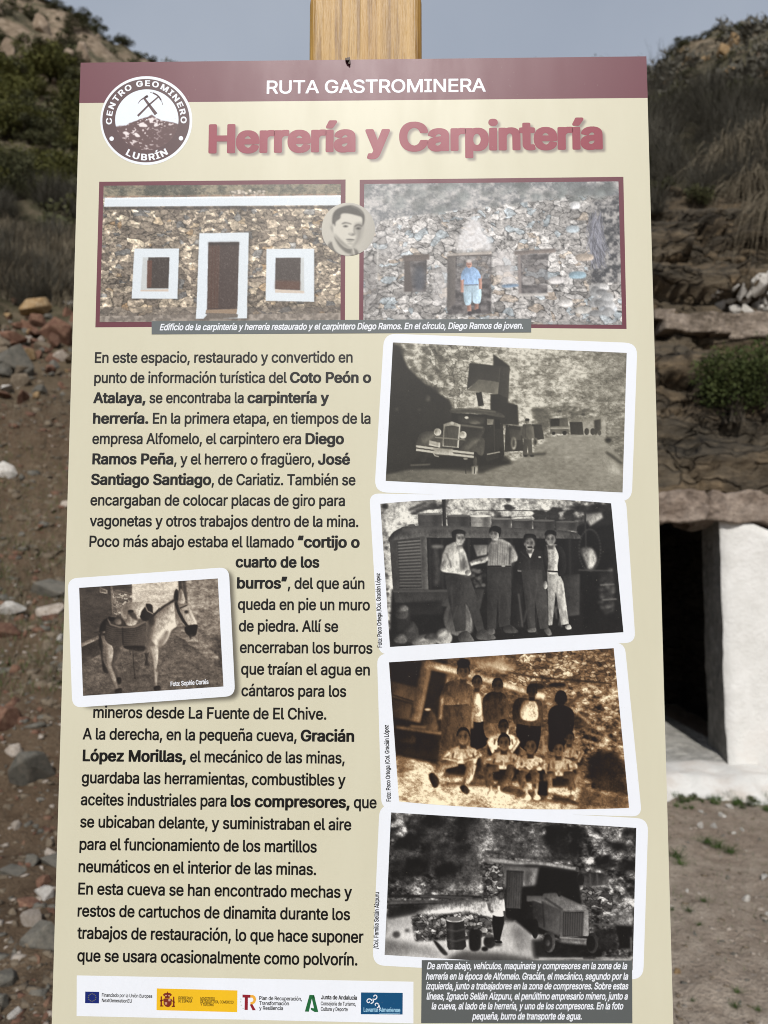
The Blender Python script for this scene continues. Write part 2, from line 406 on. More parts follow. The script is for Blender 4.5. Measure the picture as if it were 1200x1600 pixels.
# ---- print 2: the ruin with a man in the doorway
def art_ruin():
    c = Canvas(1200, 709, .5, seed=9)
    c.relief = 0.3
    e, A, B = c.stones(50, 28, .5); e2, A2, B2 = c.stones(28, 17, .6)
    small = c.noise(70, 2) > .2
    e = np.where(small, e2, e); A = np.where(small, A2, A); B = np.where(small, B2, B)
    n1 = c.noise(10, 3, 1.3, .8); n2 = c.noise(160, 2)
    base = mix(C8(134, 130, 126), C8(212, 208, 204), A)
    base = np.where((B > .86)[..., None], mix(C8(142, 150, 154), C8(196, 204, 208), A), base)
    base = np.where((B < .1)[..., None], mix(C8(160, 146, 132), C8(204, 192, 178), A), base)
    c.a = base*(1+.3*n1+.1*n2)[..., None]*(.52+.48*np.clip((e-.02+.1*n1)/.28, 0, 1))[..., None]
    rub = c.a.copy()
    # slope with grey scrub behind
    h = np.clip(.5+.6*c.noise(44, 3, 1.6)+.3*c.noise(9, 2), 0, 1)
    h = np.clip(h+.5*c.noise(12, 3, 1.5, .8), 0, 1); hill = mix(C8(112, 114, 116), C8(196, 192, 188), h)
    b, m = c.mask([(0, 0), (1200, 0), (1200, 100), (880, 95), (850, 112), (700, 130), (560, 148), (400, 165), (200, 190), (120, 205), (60, 330), (0, 330)], 2)
    c.put(b, m, hill)
    r = np.random.RandomState(2)
    for _ in range(90):
        x = 1130*r.rand(); y = 40+r.rand()*(150-x*.08); s = 8+18*r.rand()
        c.ell(x, y, s*1.3, s*.8, np.array(C8(104, 108, 106))*(.8+.5*r.rand()), s*.35, .6)
    # right of the wall: dry brush and rubble
    b, m = c.mask([(1005, 130), (1200, 90), (1200, 470), (1020, 470)], 4); c.put(b, m, mix(C8(70, 70, 72), C8(176, 172, 168), np.clip(.45+.8*c.noise(16, 3), 0, 1)))
    for _ in range(120):
        x = 1015+60*r.rand(); y = 160+150*r.rand()
        c.line([(x, y), (x+8-30*r.rand(), y+50), (x+30*r.rand(), y+110)], 3, np.array(C8(130, 130, 140))*(.6+.7*r.rand()), 0, .7)
    # bright plaster over door and left of the window
    b, m = c.mask([(450, 335), (455, 275), (480, 225), (520, 190), (552, 215), (560, 255), (596, 300), (590, 333)], 7); c.put(b, m, mix(C8(214, 210, 208), C8(240, 238, 238), np.clip(.5+c.noise(12, 2), 0, 1)), .85)
    b, m = c.mask([(600, 335), (690, 330), (700, 460), (640, 480), (610, 400)], 8); c.put(b, m, C8(214, 208, 206), .55)
    b, m = c.mask([(340, 420), (400, 400), (410, 560), (350, 560)], 8); c.put(b, m, C8(216, 212, 210), .5)
    b, m = c.mask([(112, 260), (190, 200), (240, 330), (200, 360), (112, 350)], 12); c.put(b, m, C8(226, 224, 224), .25)
    c.wash(np.clip((c.Y-610)/60, 0, 1)*.6, mix(C8(130, 128, 126), C8(176, 172, 168), np.clip(.5+c.noise(14, 3), 0, 1)))
    # openings
    dk = mix(C8(66, 62, 62), C8(134, 128, 126), np.clip(.35+.7*c.noise(18, 3, 1.5), 0, 1))
    b, m = c.mask([(222, 372), (318, 368), (314, 505), (222, 508)], 1.5); c.put(b, m, C8(84, 76, 72))
    b, m = c.mask([(246, 378), (318, 374), (314, 505), (258, 507)], 1.5); c.put(b, m, dk); c.ell(285, 450, 24, 55, C8(72, 76, 84), 8, .7)
    c.poly([(216, 352), (330, 346), (330, 370), (218, 376)], C8(92, 82, 76), 1)
    b, m = c.mask([(408, 350), (594, 346), (592, 600), (408, 604)], 2); c.put(b, m, dk)
    c.poly([(408, 352), (442, 352), (440, 555), (404, 590)], C8(96, 90, 86), 2)
    c.poly([(404, 344), (595, 333), (596, 348), (406, 356)], C8(176, 166, 156), 1); c.line([(404, 358), (596, 350)], 4, C8(70, 64, 60), 1)
    c.wash(((c.X > 445) & (c.X < 590) & (c.Y > 356) & (c.Y < 450))*.45, rub)
    b, m = c.mask([(706, 350), (834, 345), (832, 516), (712, 518)], 2); c.put(b, m, dk, .9)
    c.wash(((c.X > 725) & (c.X < 830) & (c.Y > 370) & (c.Y < 480))*.4, rub)
    c.poly([(690, 334), (868, 322), (868, 340), (692, 352)], C8(120, 110, 104), 1); c.line([(712, 356), (716, 516)], 12, C8(140, 130, 126), 1)
    c.poly([(712, 514), (832, 512), (840, 524), (700, 528)], C8(196, 190, 184), 1)
    for _ in range(9):
        x, y, w = [(960, 436, 34), (910, 556, 28), (985, 585, 32), (990, 360, 36), (950, 140, 20), (870, 458, 30), (940, 240, 26), (1052, 488, 40), (1090, 580, 36)][_]
        c.blob([(x-w, y-8), (x, y-16), (x+w, y-10), (x+w*.9, y+12), (x-w*.8, y+14)], [C8(140, 164, 176), C8(206, 202, 198), C8(196, 192, 186), C8(178, 164, 150), C8(222, 222, 222), C8(196, 192, 190), C8(170, 180, 186), C8(206, 204, 202), C8(186, 190, 194)][_], 2)
    c.blob([(640, 478), (700, 474), (706, 484), (650, 490)], C8(118, 140, 164), 2)
    for i in range(14):
        x = 1015+r.rand()*120; y = 490+110*r.rand(); c.ell(x, y, 18+12*r.rand(), 12+8*r.rand(), np.array(C8(190, 190, 190))*(.7+.4*r.rand()), 2)
    c.poly([(48, 380), (106, 380), (104, 560), (48, 600)], C8(104, 100, 98), 10, .5)
    c.line([(110, 300), (108, 470)], 6, C8(226, 222, 216), 2, .7)
    # the man: blue shirt, pale shorts
    sk = C8(176, 132, 116)
    c.line([(497, 545), (500, 590)], 17, C8(150, 112, 98)); c.line([(532, 545), (530, 584)], 17, C8(150, 112, 98))
    c.ell(501, 600, 9, 9, C8(60, 56, 60)); c.ell(538, 588, 12, 8, C8(66, 60, 62))
    c.blob([(480, 470), (543, 470), (548, 550), (516, 552), (512, 505), (506, 558), (480, 556)], C8(172, 196, 210))
    c.line([(512, 490), (511, 556)], 4, C8(120, 140, 156), 1, .7)
    c.line([(468, 440), (470, 510)], 13, sk); c.line([(546, 440), (547, 496)], 13, sk)
    c.blob([(484, 404), (500, 400), (522, 404), (540, 420), (550, 448), (538, 452), (536, 478), (480, 478), (478, 455), (464, 456), (468, 425)], C8(150, 182, 220))
    c.line([(502, 410), (508, 470)], 3, C8(110, 140, 180), 1, .7); c.line([(484, 440), (488, 474)], 4, C8(112, 142, 184), 1, .6); c.line([(532, 440), (528, 474)], 4, C8(112, 142, 184), 1, .6)
    c.line([(480, 479), (538, 477)], 4, C8(96, 92, 96))
    c.ell(499, 390, 12, 16, sk); c.ell(499, 377, 12, 7, C8(206, 196, 190), 1); c.ell(495, 390, 3, 2, C8(90, 70, 66)); c.ell(503, 390, 3, 2, C8(90, 70, 66)); c.ell(499, 399, 4, 2, C8(120, 80, 74))
    c.wash(np.ones(c.X.shape)*.12, C8(176, 182, 190))
    return c.finish(.02)

# ---- print 3: old truck in the mine yard
def art_truck():
    c = Canvas(1200, 761, .5, seed=21)
    c.relief = 0.5
    t = np.clip((c.X-100)/1000, 0, 1)
    n = c.noise(70, 5, 1.3, .75); nf = c.noise(12, 3, 1.6, .8)
    e, A, B = c.stones(26, 18, .6)
    slope = .78-.2*np.clip((c.X-700)/400, 0, 1)+(.26*n+.22*nf)*np.clip(1.2-np.clip((c.X-700)/500, 0, 1), .4, 1)
    wall = (.5+.42*A)*(.45+.55*np.clip(e*2.5, 0, 1))
    wm = np.clip((560-c.X-.4*c.Y)/60, 0, 1)*np.clip((c.X-180)/60, 0, 1)
    v = slope*(1-wm)+wall*wm
    # dark gullies running down right
    g = np.clip(c.noise(40, 3, 2.2)+.25, 0, 1); v -= .22*g*(c.Y > 130)*(c.Y < 400)*(c.X > 560)*np.clip((1000-c.X)/200, 0, 1)
    c.a[:] = np.clip(v, .05, 1)[..., None]
    c.wash(np.clip((c.X-900)/200, 0, 1)*(c.Y < 300)*.4, G(.5))
    r = np.random.RandomState(4)
    for _ in range(80):
        x = 600+300*r.rand(); y = 90+240*r.rand(); c.ell(x, y, 6+26*r.rand(), 3+7*r.rand(), G(.62+.2*r.rand()), 3, .6, .45)
    # tree-dark bushes on the upper left
    for _ in range(70):
        x = 80+240*r.rand(); y = 60+230*r.rand()
        if y < 60+(x-80)*.9+90: c.ell(x, y, 10+16*r.rand(), 6+10*r.rand(), G(.14+.25*r.rand()), 4, .6, .6)
    c.a *= np.clip(1+.55*c.noise(22, 6, 1.7, .9), .2, 1.7)[..., None]
    # road
    b, m = c.mask([(0, 640), (330, 600), (560, 600), (700, 560), (775, 480), (870, 470), (1040, 470), (1060, 500), (1140, 600), (1140, 780), (0, 780)], 3)
    road = .6+.05*c.noise(90, 3, 2.5)+.05*c.noise(8, 2, 2)-.22*np.clip((650-c.X)/500, 0, 1)
    c.put(b, m, np.dstack([road]*3))
    c.poly([(860, 560), (885, 566), (880, 572), (850, 570)], G(.78), 3, .6); c.blob([(980, 545), (1050, 560), (1110, 640), (1060, 640), (1000, 585)], G(.64), 8, .5)
    b, m = c.mask([(1040, 470), (1130, 400), (1140, 600), (1060, 520)], 4); c.put(b, m, np.dstack([.5+.2*nf]*3))
    c.line([(1045, 545), (1120, 600)], 12, G(.12), 3, .8); c.line([(1040, 372), (1125, 360)], 6, G(.2), 2, .6); c.ell(1055, 492, 16, 12, G(.1), 3)
    # the dark cut on the left
    c.poly([(30, 30), (95, 60), (140, 160), (215, 230), (270, 268), (330, 310), (350, 370), (350, 420), (520, 560), (620, 600), (300, 622), (140, 628), (30, 650)], G(.085), 5)
    c.ell(230, 300, 10, 14, G(.4), 4, .5); c.ell(88, 350, 8, 8, G(.2), 3); c.ell(190, 352, 7, 7, G(.18), 3)
    # loading hopper
    c.poly([(528, 96), (604, 152), (596, 320), (640, 330), (646, 420), (560, 420), (516, 380), (516, 280), (550, 280), (530, 180)], G(.09), 1)
    c.poly([(420, 138), (562, 152), (556, 226), (466, 214), (408, 260)], G(.13)); c.poly([(462, 214), (556, 226), (550, 280), (408, 264)], G(.42))
    c.poly([(562, 152), (604, 160), (596, 300), (556, 282)], G(.16))
    c.line([(462, 272), (474, 335)], 26, G(.08)); c.line([(560, 160), (552, 280)], 4, G(.3), 0, .6)
    # carts and sheds in the distance
    c.poly([(880, 400), (1040, 380), (1044, 470), (880, 468)], G(.62), 2); c.poly([(990, 400), (1020, 394), (1022, 440), (1000, 468), (992, 468)], G(.2), 2)
    c.poly([(786, 392), (868, 388), (876, 462), (790, 462)], G(.34)); c.poly([(790, 394), (832, 392), (832, 426), (792, 428)], G(.1)); c.poly([(785, 430), (880, 428), (880, 440), (786, 441)], G(.6)); c.ell(855, 458, 10, 10, G(.08)); c.ell(805, 460, 8, 8, G(.08))
    c.poly([(878, 408), (936, 408), (942, 466), (884, 466)], G(.16)); c.ell(956, 452, 11, 16, G(.2)); c.ell(984, 452, 11, 16, G(.2)); c.ell(1015, 458, 8, 12, G(.3))
    c.line([(700, 352), (990, 362)], 7, G(.25), 3, .7); c.blob([(700, 350), (760, 340), (790, 380), (780, 440), (740, 440)], G(.2), 8, .7)
    for _ in range(26): c.ell(790+170*r.rand(), 330+46*r.rand(), 6+12*r.rand(), 4+8*r.rand(), G(.08+.7*r.rand()), 2, .7)
    # second vehicle behind, third cart
    c.poly([(585, 420), (660, 430), (668, 540), (580, 545)], G(.12)); c.poly([(600, 440), (655, 446), (655, 490), (610, 490)], G(.22)); c.ell(622, 505, 13, 30, G(.62), 2); c.ell(622, 505, 6, 18, G(.2), 2)
    c.poly([(705, 418), (750, 420), (762, 486), (716, 492)], G(.14)); c.ell(722, 500, 11, 20, G(.5), 2); c.ell(722, 500, 6, 12, G(.12), 1)
    c.line([(670, 560), (770, 553)], 12, G(.1), 4, .8)
    # the worker
    c.poly([(668, 478), (704, 478), (708, 560), (690, 560), (687, 520), (682, 560), (664, 560)], G(.26)); c.blob([(662, 424), (684, 418), (706, 424), (710, 482), (664, 482)], G(.3)); c.line([(708, 428), (714, 484)], 9, G(.46))
    c.line([(660, 428), (655, 470)], 9, G(.3)); c.ell(684, 406, 10, 13, G(.45)); c.ell(684, 398, 11, 7, G(.1)); c.line([(676, 424), (676, 480)], 3, G(.16)); c.ell(676, 563, 10, 5, G(.1)); c.ell(706, 563, 10, 5, G(.1))
    # truck
    c.poly([(130, 610), (480, 640), (620, 590), (580, 560), (180, 570)], G(.06), 6, .9)
    c.poly([(490, 372), (572, 384), (580, 560), (500, 590), (470, 500)], G(.1))
    c.poly([(500, 394), (530, 396), (528, 420), (500, 420)], G(.55)); c.poly([(536, 396), (560, 398), (560, 440), (536, 440)], G(.04)); c.line([(532, 390), (536, 560)], 3, G(.22), 0, .8)
    c.blob([(335, 350), (400, 345), (520, 352), (570, 372), (577, 388), (500, 376), (430, 368), (340, 366)], G(.2)); c.line([(336, 352), (420, 348), (540, 362)], 5, G(.5), 1, .8)
    c.poly([(338, 366), (500, 374), (490, 440), (335, 420)], G(.06)); c.poly([(370, 380), (490, 388), (484, 420), (372, 412)], G(.3), 3, .5); c.ell(407, 388, 9, 6, G(.9)); c.line([(380, 415), (384, 372)], 4, G(.1)); c.blob([(420, 404), (450, 400), (470, 415), (430, 418)], G(.5), 2, .6)
    c.blob([(376, 424), (470, 424), (490, 440), (470, 480), (400, 500), (372, 520)], G(.13)); c.line([(380, 422), (482, 434)], 7, G(.6), 2, .7)
    c.blob([(180, 520), (190, 470), (220, 452), (262, 452), (300, 470), (300, 520), (240, 520)], G(.24)); c.blob([(200, 480), (232, 458), (270, 462), (255, 480), (215, 505)], G(.36), 4, .7)
    c.blob([(378, 536), (400, 500), (440, 478), (476, 478), (490, 500), (480, 560), (440, 548)], G(.24)); c.blob([(400, 515), (440, 486), (470, 488), (440, 510), (410, 535)], G(.4), 4, .7)
    c.ell(208, 565, 17, 28, G(.09)); c.ell(446, 590, 20, 46, G(.09)); c.ell(446, 590, 9, 26, G(.22)); c.ell(565, 560, 12, 36, G(.06))
    c.poly([(302, 418), (340, 405), (380, 420), (370, 526), (296, 520)], G(.72)); c.poly([(308, 428), (340, 424), (372, 430), (364, 522), (302, 516)], G(.2))
    for i in range(9): c.line([(312+i*6.6, 430), (306+i*6.6, 518)], 2, G(.36), 0, .8)
    c.ell(341, 414, 8, 7, G(.8)); c.ell(274, 454, 17, 17, G(.9)); c.ell(274, 454, 13, 13, G(.74)); c.ell(390, 467, 17, 17, G(.93)); c.ell(391, 467, 12, 12, G(.8)); c.line([(262, 478), (400, 490)], 5, G(.55))
    c.poly([(236, 492), (287, 503), (285, 525), (234, 514)], G(.82)); c.line([(244, 507), (278, 514)], 6, G(.5), 1, .6)
    for y in (0, 16): c.line([(176, 519+y), (300, 536+y), (440, 552+y)], 10, G(.84)); 
    c.line([(176, 527), (300, 544), (440, 560)], 4, G(.2)); c.poly([(254, 526), (345, 532), (345, 560), (260, 556)], G(.78), 1); c.line([(252, 545), (262, 562), (280, 566)], 5, G(.75)); c.ell(402, 576, 10, 5, G(.6))
    c.line([(500, 556), (560, 545)], 5, G(.7)); c.line([(150, 606), (240, 602)], 5, G(.45), 1); c.poly([(430, 612), (458, 608), (458, 646), (432, 646)], G(.75), 1); c.poly([(440, 614), (446, 614), (446, 644), (440, 644)], G(.25)); c.line([(402, 625), (404, 645)], 4, G(.1)); c.line([(450, 640), (490, 636)], 8, G(.15), 3, .7)
    c.wash(np.clip(1-(c.Y-44)/200, 0, 1)*np.clip((c.X-850)/250, 0, 1)*.35, G(.4))
    return c.finish(.02, 0, [C8(44, 42, 38), C8(116, 112, 100), C8(212, 208, 194)], 1.0, con=1.12)

# ---- print 4: four men by a compressor
def art_compressor():
    c = Canvas(1200, 714, .5, seed=33)
    c.relief = 0.62
    n = c.noise(50, 4, 1, .7); nf = c.noise(14, 3, 1, .8)
    c.a[:] = np.clip(.8+.2*n+.15*nf, .1, 1)[..., None]
    c.wash(np.clip((c.noise(46, 3, 1.5)-.25)*3, 0, 1)*(c.Y < 170), G(.16))
    c.wash(np.clip((c.X-820)/120, 0, 1)*(c.Y < 170)*np.clip(.45+c.noise(30, 3), 0, 1), G(.2))
    c.poly([(50, 40), (320, 30), (200, 80), (120, 160), (60, 170)], G(.85), 10, .8)
    c.line([(180, 78), (260, 44)], 14, G(.1), 4, .8); c.ell(75, 60, 16, 14, G(.1), 4)
    c.poly([(60, 150), (110, 180), (120, 470), (100, 600), (70, 600)], G(.82), 6); r = np.random.RandomState(8)
    for _ in range(40): c.ell(65+35*r.rand(), 100+500*r.rand(), 4+5*r.rand(), 3+6*r.rand(), G(.2+.3*r.rand()), 1, .8)
    c.a *= np.clip(1+.4*c.noise(26, 6, 1.3, .9), .3, 1.25)[..., None]
    # ground and dark right side
    c.poly([(90, 610), (1150, 560), (1150, 720), (90, 720)], G(.1), 8); c.poly([(930, 150), (1000, 130), (1150, 60), (1150, 660), (940, 620)], G(.07), 5)
    c.poly([(880, 60), (1090, 50), (1100, 140), (1000, 150), (960, 90)], G(.1), 5, .9); c.poly([(970, 96), (1040, 88), (1050, 110), (990, 150)], G(.75), 5, .8)
    c.line([(968, 60), (975, 300)], 8, G(.16)); c.line([(455, 78), (1010, 82)], 3, G(.12)); c.line([(470, 98), (600, 112), (800, 98)], 3, G(.2), 0, .8)
    # drums on top
    for x0, x1, y0, v in ((222, 332, 95, .3), (352, 455, 102, .26), (458, 550, 104, .62), (550, 640, 116, .34), (640, 735, 120, .3), (735, 834, 124, .26), (838, 935, 130, .28)):
        c.poly([(x0, y0), (x1, y0), (x1-4, 170), (x0+4, 170)], G(v)); c.poly([(x0+(x1-x0)*.6, y0), (x1, y0), (x1-4, 170), (x0+(x1-x0)*.6, 170)], G(v*.55), 8, .8); c.ell((x0+x1)/2, y0, (x1-x0)/2, 5, G(v*1.5)); c.line([(x0+3, 132), (x1-3, 132)], 3, G(v*.6), 1)
    c.line([(338, 28), (342, 152)], 16, G(.12))
    c.poly([(105, 430), (960, 430), (960, 620), (700, 640), (95, 660)], G(.075), 5)
    # compressor hood
    c.blob([(96, 220), (104, 185), (140, 160), (200, 148), (500, 152), (800, 164), (920, 176), (950, 200), (900, 206), (600, 206), (300, 200), (180, 210)], G(.3)); c.line([(150, 166), (300, 158), (600, 164), (900, 186)], 12, G(.42), 6, .7); c.ell(195, 146, 16, 7, G(.3))
    c.poly([(96, 215), (250, 195), (262, 440), (112, 440)], G(.27)); c.poly([(236, 196), (268, 194), (276, 440), (244, 440)], G(.36), 3)
    c.poly([(130, 215), (232, 204), (240, 424), (140, 426)], G(.12))
    for i in range(15): c.line([(132+i*.6, 222+i*13.8), (234+i*.4, 213+i*14.4)], 6, G(.62-.012*i), .6)
    c.poly([(262, 200), (945, 205), (950, 440), (270, 440)], G(.07))
    for x in (275, 330, 450, 540, 640, 900): c.line([(x, 205), (x+4, 430)], 10, G(.17), 2, .7)
    c.blob([(275, 240), (310, 250), (320, 390), (290, 400)], G(.22), 8, .8); c.ell(310, 240, 28, 8, G(.5), 4); c.poly([(470, 232), (534, 232), (530, 276), (486, 284)], G(.55), 2)
    for _ in range(30): c.ell(460+60*r.rand(), 340+80*r.rand(), 4+7*r.rand(), 4+6*r.rand(), G(.1+.5*r.rand()), 2, .7)
    c.poly([(112, 432), (520, 430), (500, 520), (120, 490)], G(.2), 2); c.poly([(160, 490), (330, 480), (330, 540), (170, 545)], G(.1), 3); c.line([(112, 440), (470, 436)], 8, G(.32), 2); c.poly([(120, 490), (190, 500), (186, 600), (130, 620)], G(.12), 3)
    c.ell(400, 560, 62, 78, G(.42), 2); c.ell(404, 560, 50, 66, G(.34), 3); c.ell(408, 560, 26, 36, G(.2), 3); c.blob([(430, 560), (462, 560), (464, 620), (430, 622)], G(.55), 4, .7)
    c.poly([(640, 380), (690, 420), (690, 600), (640, 600)], G(.11), 3); c.line([(672, 450), (690, 600)], 6, G(.35), 1); c.poly([(870, 370), (945, 362), (944, 545), (886, 552)], G(.23), 2)
    # stones at lower left
    for x, y, a, b_, v in ((150, 530, 30, 30, .2), (190, 620, 36, 44, .2), (145, 650, 30, 20, .32), (250, 660, 54, 26, .46), (335, 640, 40, 34, .58), (280, 640, 30, 14, .22), (160, 515, 20, 12, .4)):
        c.blob([(x-a, y+b_*.4), (x-a*.5, y-b_*.8), (x+a*.4, y-b_), (x+a, y), (x+a*.7, y+b_), (x-a*.5, y+b_)], G(v), 2); c.blob([(x-a*.6, y), (x-a*.2, y-b_*.7), (x+a*.5, y-b_*.6), (x+a*.1, y)], G(v*1.5), 4, .7)
    # churn, hose, barrel on the right
    for k in range(40):
        t = k/39*math.pi*2; c.ell(990+48*math.cos(t), 255+92*math.sin(t), 4, 5, G(.3), 1, .7)
    c.blob([(950, 250), (1000, 248), (1020, 300), (990, 345), (965, 300)], G(.6), 3); c.poly([(975, 255), (1000, 255), (1000, 330), (985, 335)], G(.85), 3, .8); c.line([(940, 345), (1080, 348)], 6, G(.3), 1)
    c.poly([(1030, 360), (1095, 350), (1100, 530), (1060, 545), (1040, 520)], G(.16), 4)
    for _ in range(24): c.ell(1035+60*r.rand(), 330+190*r.rand(), 6+9*r.rand(), 5+8*r.rand(), G(.15+.45*r.rand()), 3, .6)
    c.line([(1036, 412), (1100, 408)], 6, G(.5), 2); c.line([(1045, 478), (1110, 474)], 6, G(.5), 2)
    # man 1, left, leaning on the machine, head turned right
    H = G(.07)
    c.poly([(342, 365), (450, 360), (480, 450), (520, 610), (488, 622), (436, 480), (436, 615), (390, 620), (360, 480)], G(.2)); folds(c, 365, 380, 470, 560, 9, G(.32), .5, 6, 1); folds(c, 365, 380, 470, 560, 6, G(.08), .5, 5, 2)
    c.blob([(405, 632), (440, 616), (470, 652), (468, 664), (410, 664)], G(.3)); c.blob([(488, 622), (520, 610), (566, 640), (560, 654), (490, 654)], G(.3))
    c.poly([(350, 236), (388, 218), (418, 238), (436, 268), (452, 330), (458, 366), (400, 360), (344, 352), (326, 332), (332, 276)], G(.84), 1); folds(c, 340, 240, 440, 330, 12, G(.6), .6, 5, 3); c.blob([(410, 300), (456, 340), (458, 368), (420, 364)], G(.6), 8, .6)
    c.blob([(324, 330), (345, 300), (400, 340), (436, 345), (434, 366), (390, 360), (332, 352)], G(.86), 1); c.ell(447, 357, 14, 13, G(.6)); c.line([(456, 318), (520, 296)], 20, G(.82), 1, 1, 14)
    c.line([(390, 220), (412, 246), (424, 244)], 4, G(.45), 1); c.line([(350, 268), (366, 310), (372, 335)], 6, G(.38), 2, .8); c.line([(404, 248), (412, 300), (416, 350)], 4, G(.4), 1.5, .8); c.blob([(424, 270), (446, 320), (440, 345), (420, 340)], G(.4), 6, .7)
    paint_head(c, 408, 204, 27, G(.72), H, .9, .7); c.blob([(374, 190), (376, 172), (400, 163), (430, 170), (432, 184), (396, 184), (392, 215), (382, 218)], H)
    # man 2, striped shirt
    c.poly([(532, 326), (640, 326), (640, 460), (634, 596), (586, 598), (580, 470), (570, 610), (532, 604)], G(.19)); folds(c, 545, 350, 625, 560, 8, G(.3), .4, 6, 4)
    c.blob([(530, 606), (560, 604), (566, 628), (540, 632)], G(.28)); c.blob([(606, 600), (636, 590), (670, 616), (660, 626), (612, 624)], G(.28))
    c.poly([(552, 216), (572, 206), (600, 206), (634, 224), (658, 262), (670, 300), (640, 314), (640, 330), (533, 328), (538, 270), (532, 262), (538, 236)], G(.7), 1)
    for i in range(11): c.line([(552+i*10, 218+abs(i-4)*3), (545+i*10.5, 326)], 4.4, G(.36), 1, .8)
    c.line([(540, 290), (470, 312)], 20, G(.72), 1); c.line([(632, 240), (662, 300)], 24, G(.62), 3); c.blob([(520, 298), (470, 304), (460, 318), (520, 312)], G(.85), 1)
    c.line([(634, 246), (632, 322)], 7, G(.2), 2, .85); c.line([(548, 226), (538, 300)], 6, G(.28), 2, .7); c.line([(534, 328), (640, 328)], 7, G(.1)); c.ell(604, 327, 9, 4, G(.7)); c.line([(575, 222), (580, 326)], 3, G(.3), 0, .6)
    paint_head(c, 566, 184, 26, G(.66), H, -.8, .75); c.blob([(542, 176), (544, 158), (566, 148), (592, 156), (594, 180), (586, 200), (580, 178), (556, 172)], H)
    # man 3, dark overalls
    c.poly([(684, 340), (782, 340), (800, 470), (806, 604), (768, 608), (745, 480), (745, 600), (714, 602), (700, 480)], G(.23)); folds(c, 700, 360, 790, 580, 11, G(.36), .5, 6, 5)
    c.blob([(714, 606), (746, 602), (748, 620), (716, 622)], G(.42)); c.blob([(786, 612), (808, 604), (820, 632), (802, 636)], G(.4))
    c.poly([(676, 262), (702, 250), (748, 250), (782, 262), (798, 330), (804, 402), (782, 398), (776, 344), (684, 344), (668, 348), (666, 300)], G(.13), 1); c.poly([(706, 255), (742, 250), (724, 292)], G(.85)); c.line([(680, 262), (720, 300), (722, 340)], 3, G(.3), 1, .7); c.ell(792, 412, 9, 18, G(.6)); c.ell(766, 287, 6, 4, G(.8)); c.line([(668, 348), (684, 350)], 8, G(.5))
    paint_head(c, 721, 226, 26, G(.62), H, .1, .5); c.line([(712, 243), (734, 243)], 7, G(.06)); c.blob([(694, 214), (698, 188), (722, 182), (748, 190), (750, 216), (738, 200), (708, 200)], H)
    # man 4, open jacket, pale trousers
    c.poly([(800, 352), (850, 352), (872, 400), (896, 585), (862, 590), (838, 440), (822, 590), (806, 592)], G(.74)); folds(c, 806, 370, 880, 560, 12, G(.5), .6, 6, 6)
    c.blob([(880, 596), (900, 588), (908, 606), (888, 610)], G(.7)); c.blob([(784, 244), (815, 234), (848, 240), (850, 350), (800, 352)], G(.7)); folds(c, 800, 250, 845, 340, 7, G(.48), .6, 4, 7)
    c.blob([(784, 240), (798, 238), (804, 300), (800, 350), (790, 350), (780, 280)], G(.1)); c.blob([(836, 236), (868, 246), (884, 300), (880, 356), (852, 372), (846, 330), (850, 280)], G(.1)); c.line([(802, 350), (848, 352)], 7, G(.1))
    paint_head(c, 815, 208, 25, G(.6), H, -.2, .5); c.blob([(788, 190), (796, 170), (816, 166), (838, 174), (840, 192), (815, 184)], H)
    c.a = c.a*(1+.06*nf)[..., None]
    return c.finish(.02, 0, [C8(20, 19, 19), C8(112, 110, 106), C8(230, 228, 218)], con=1.08)

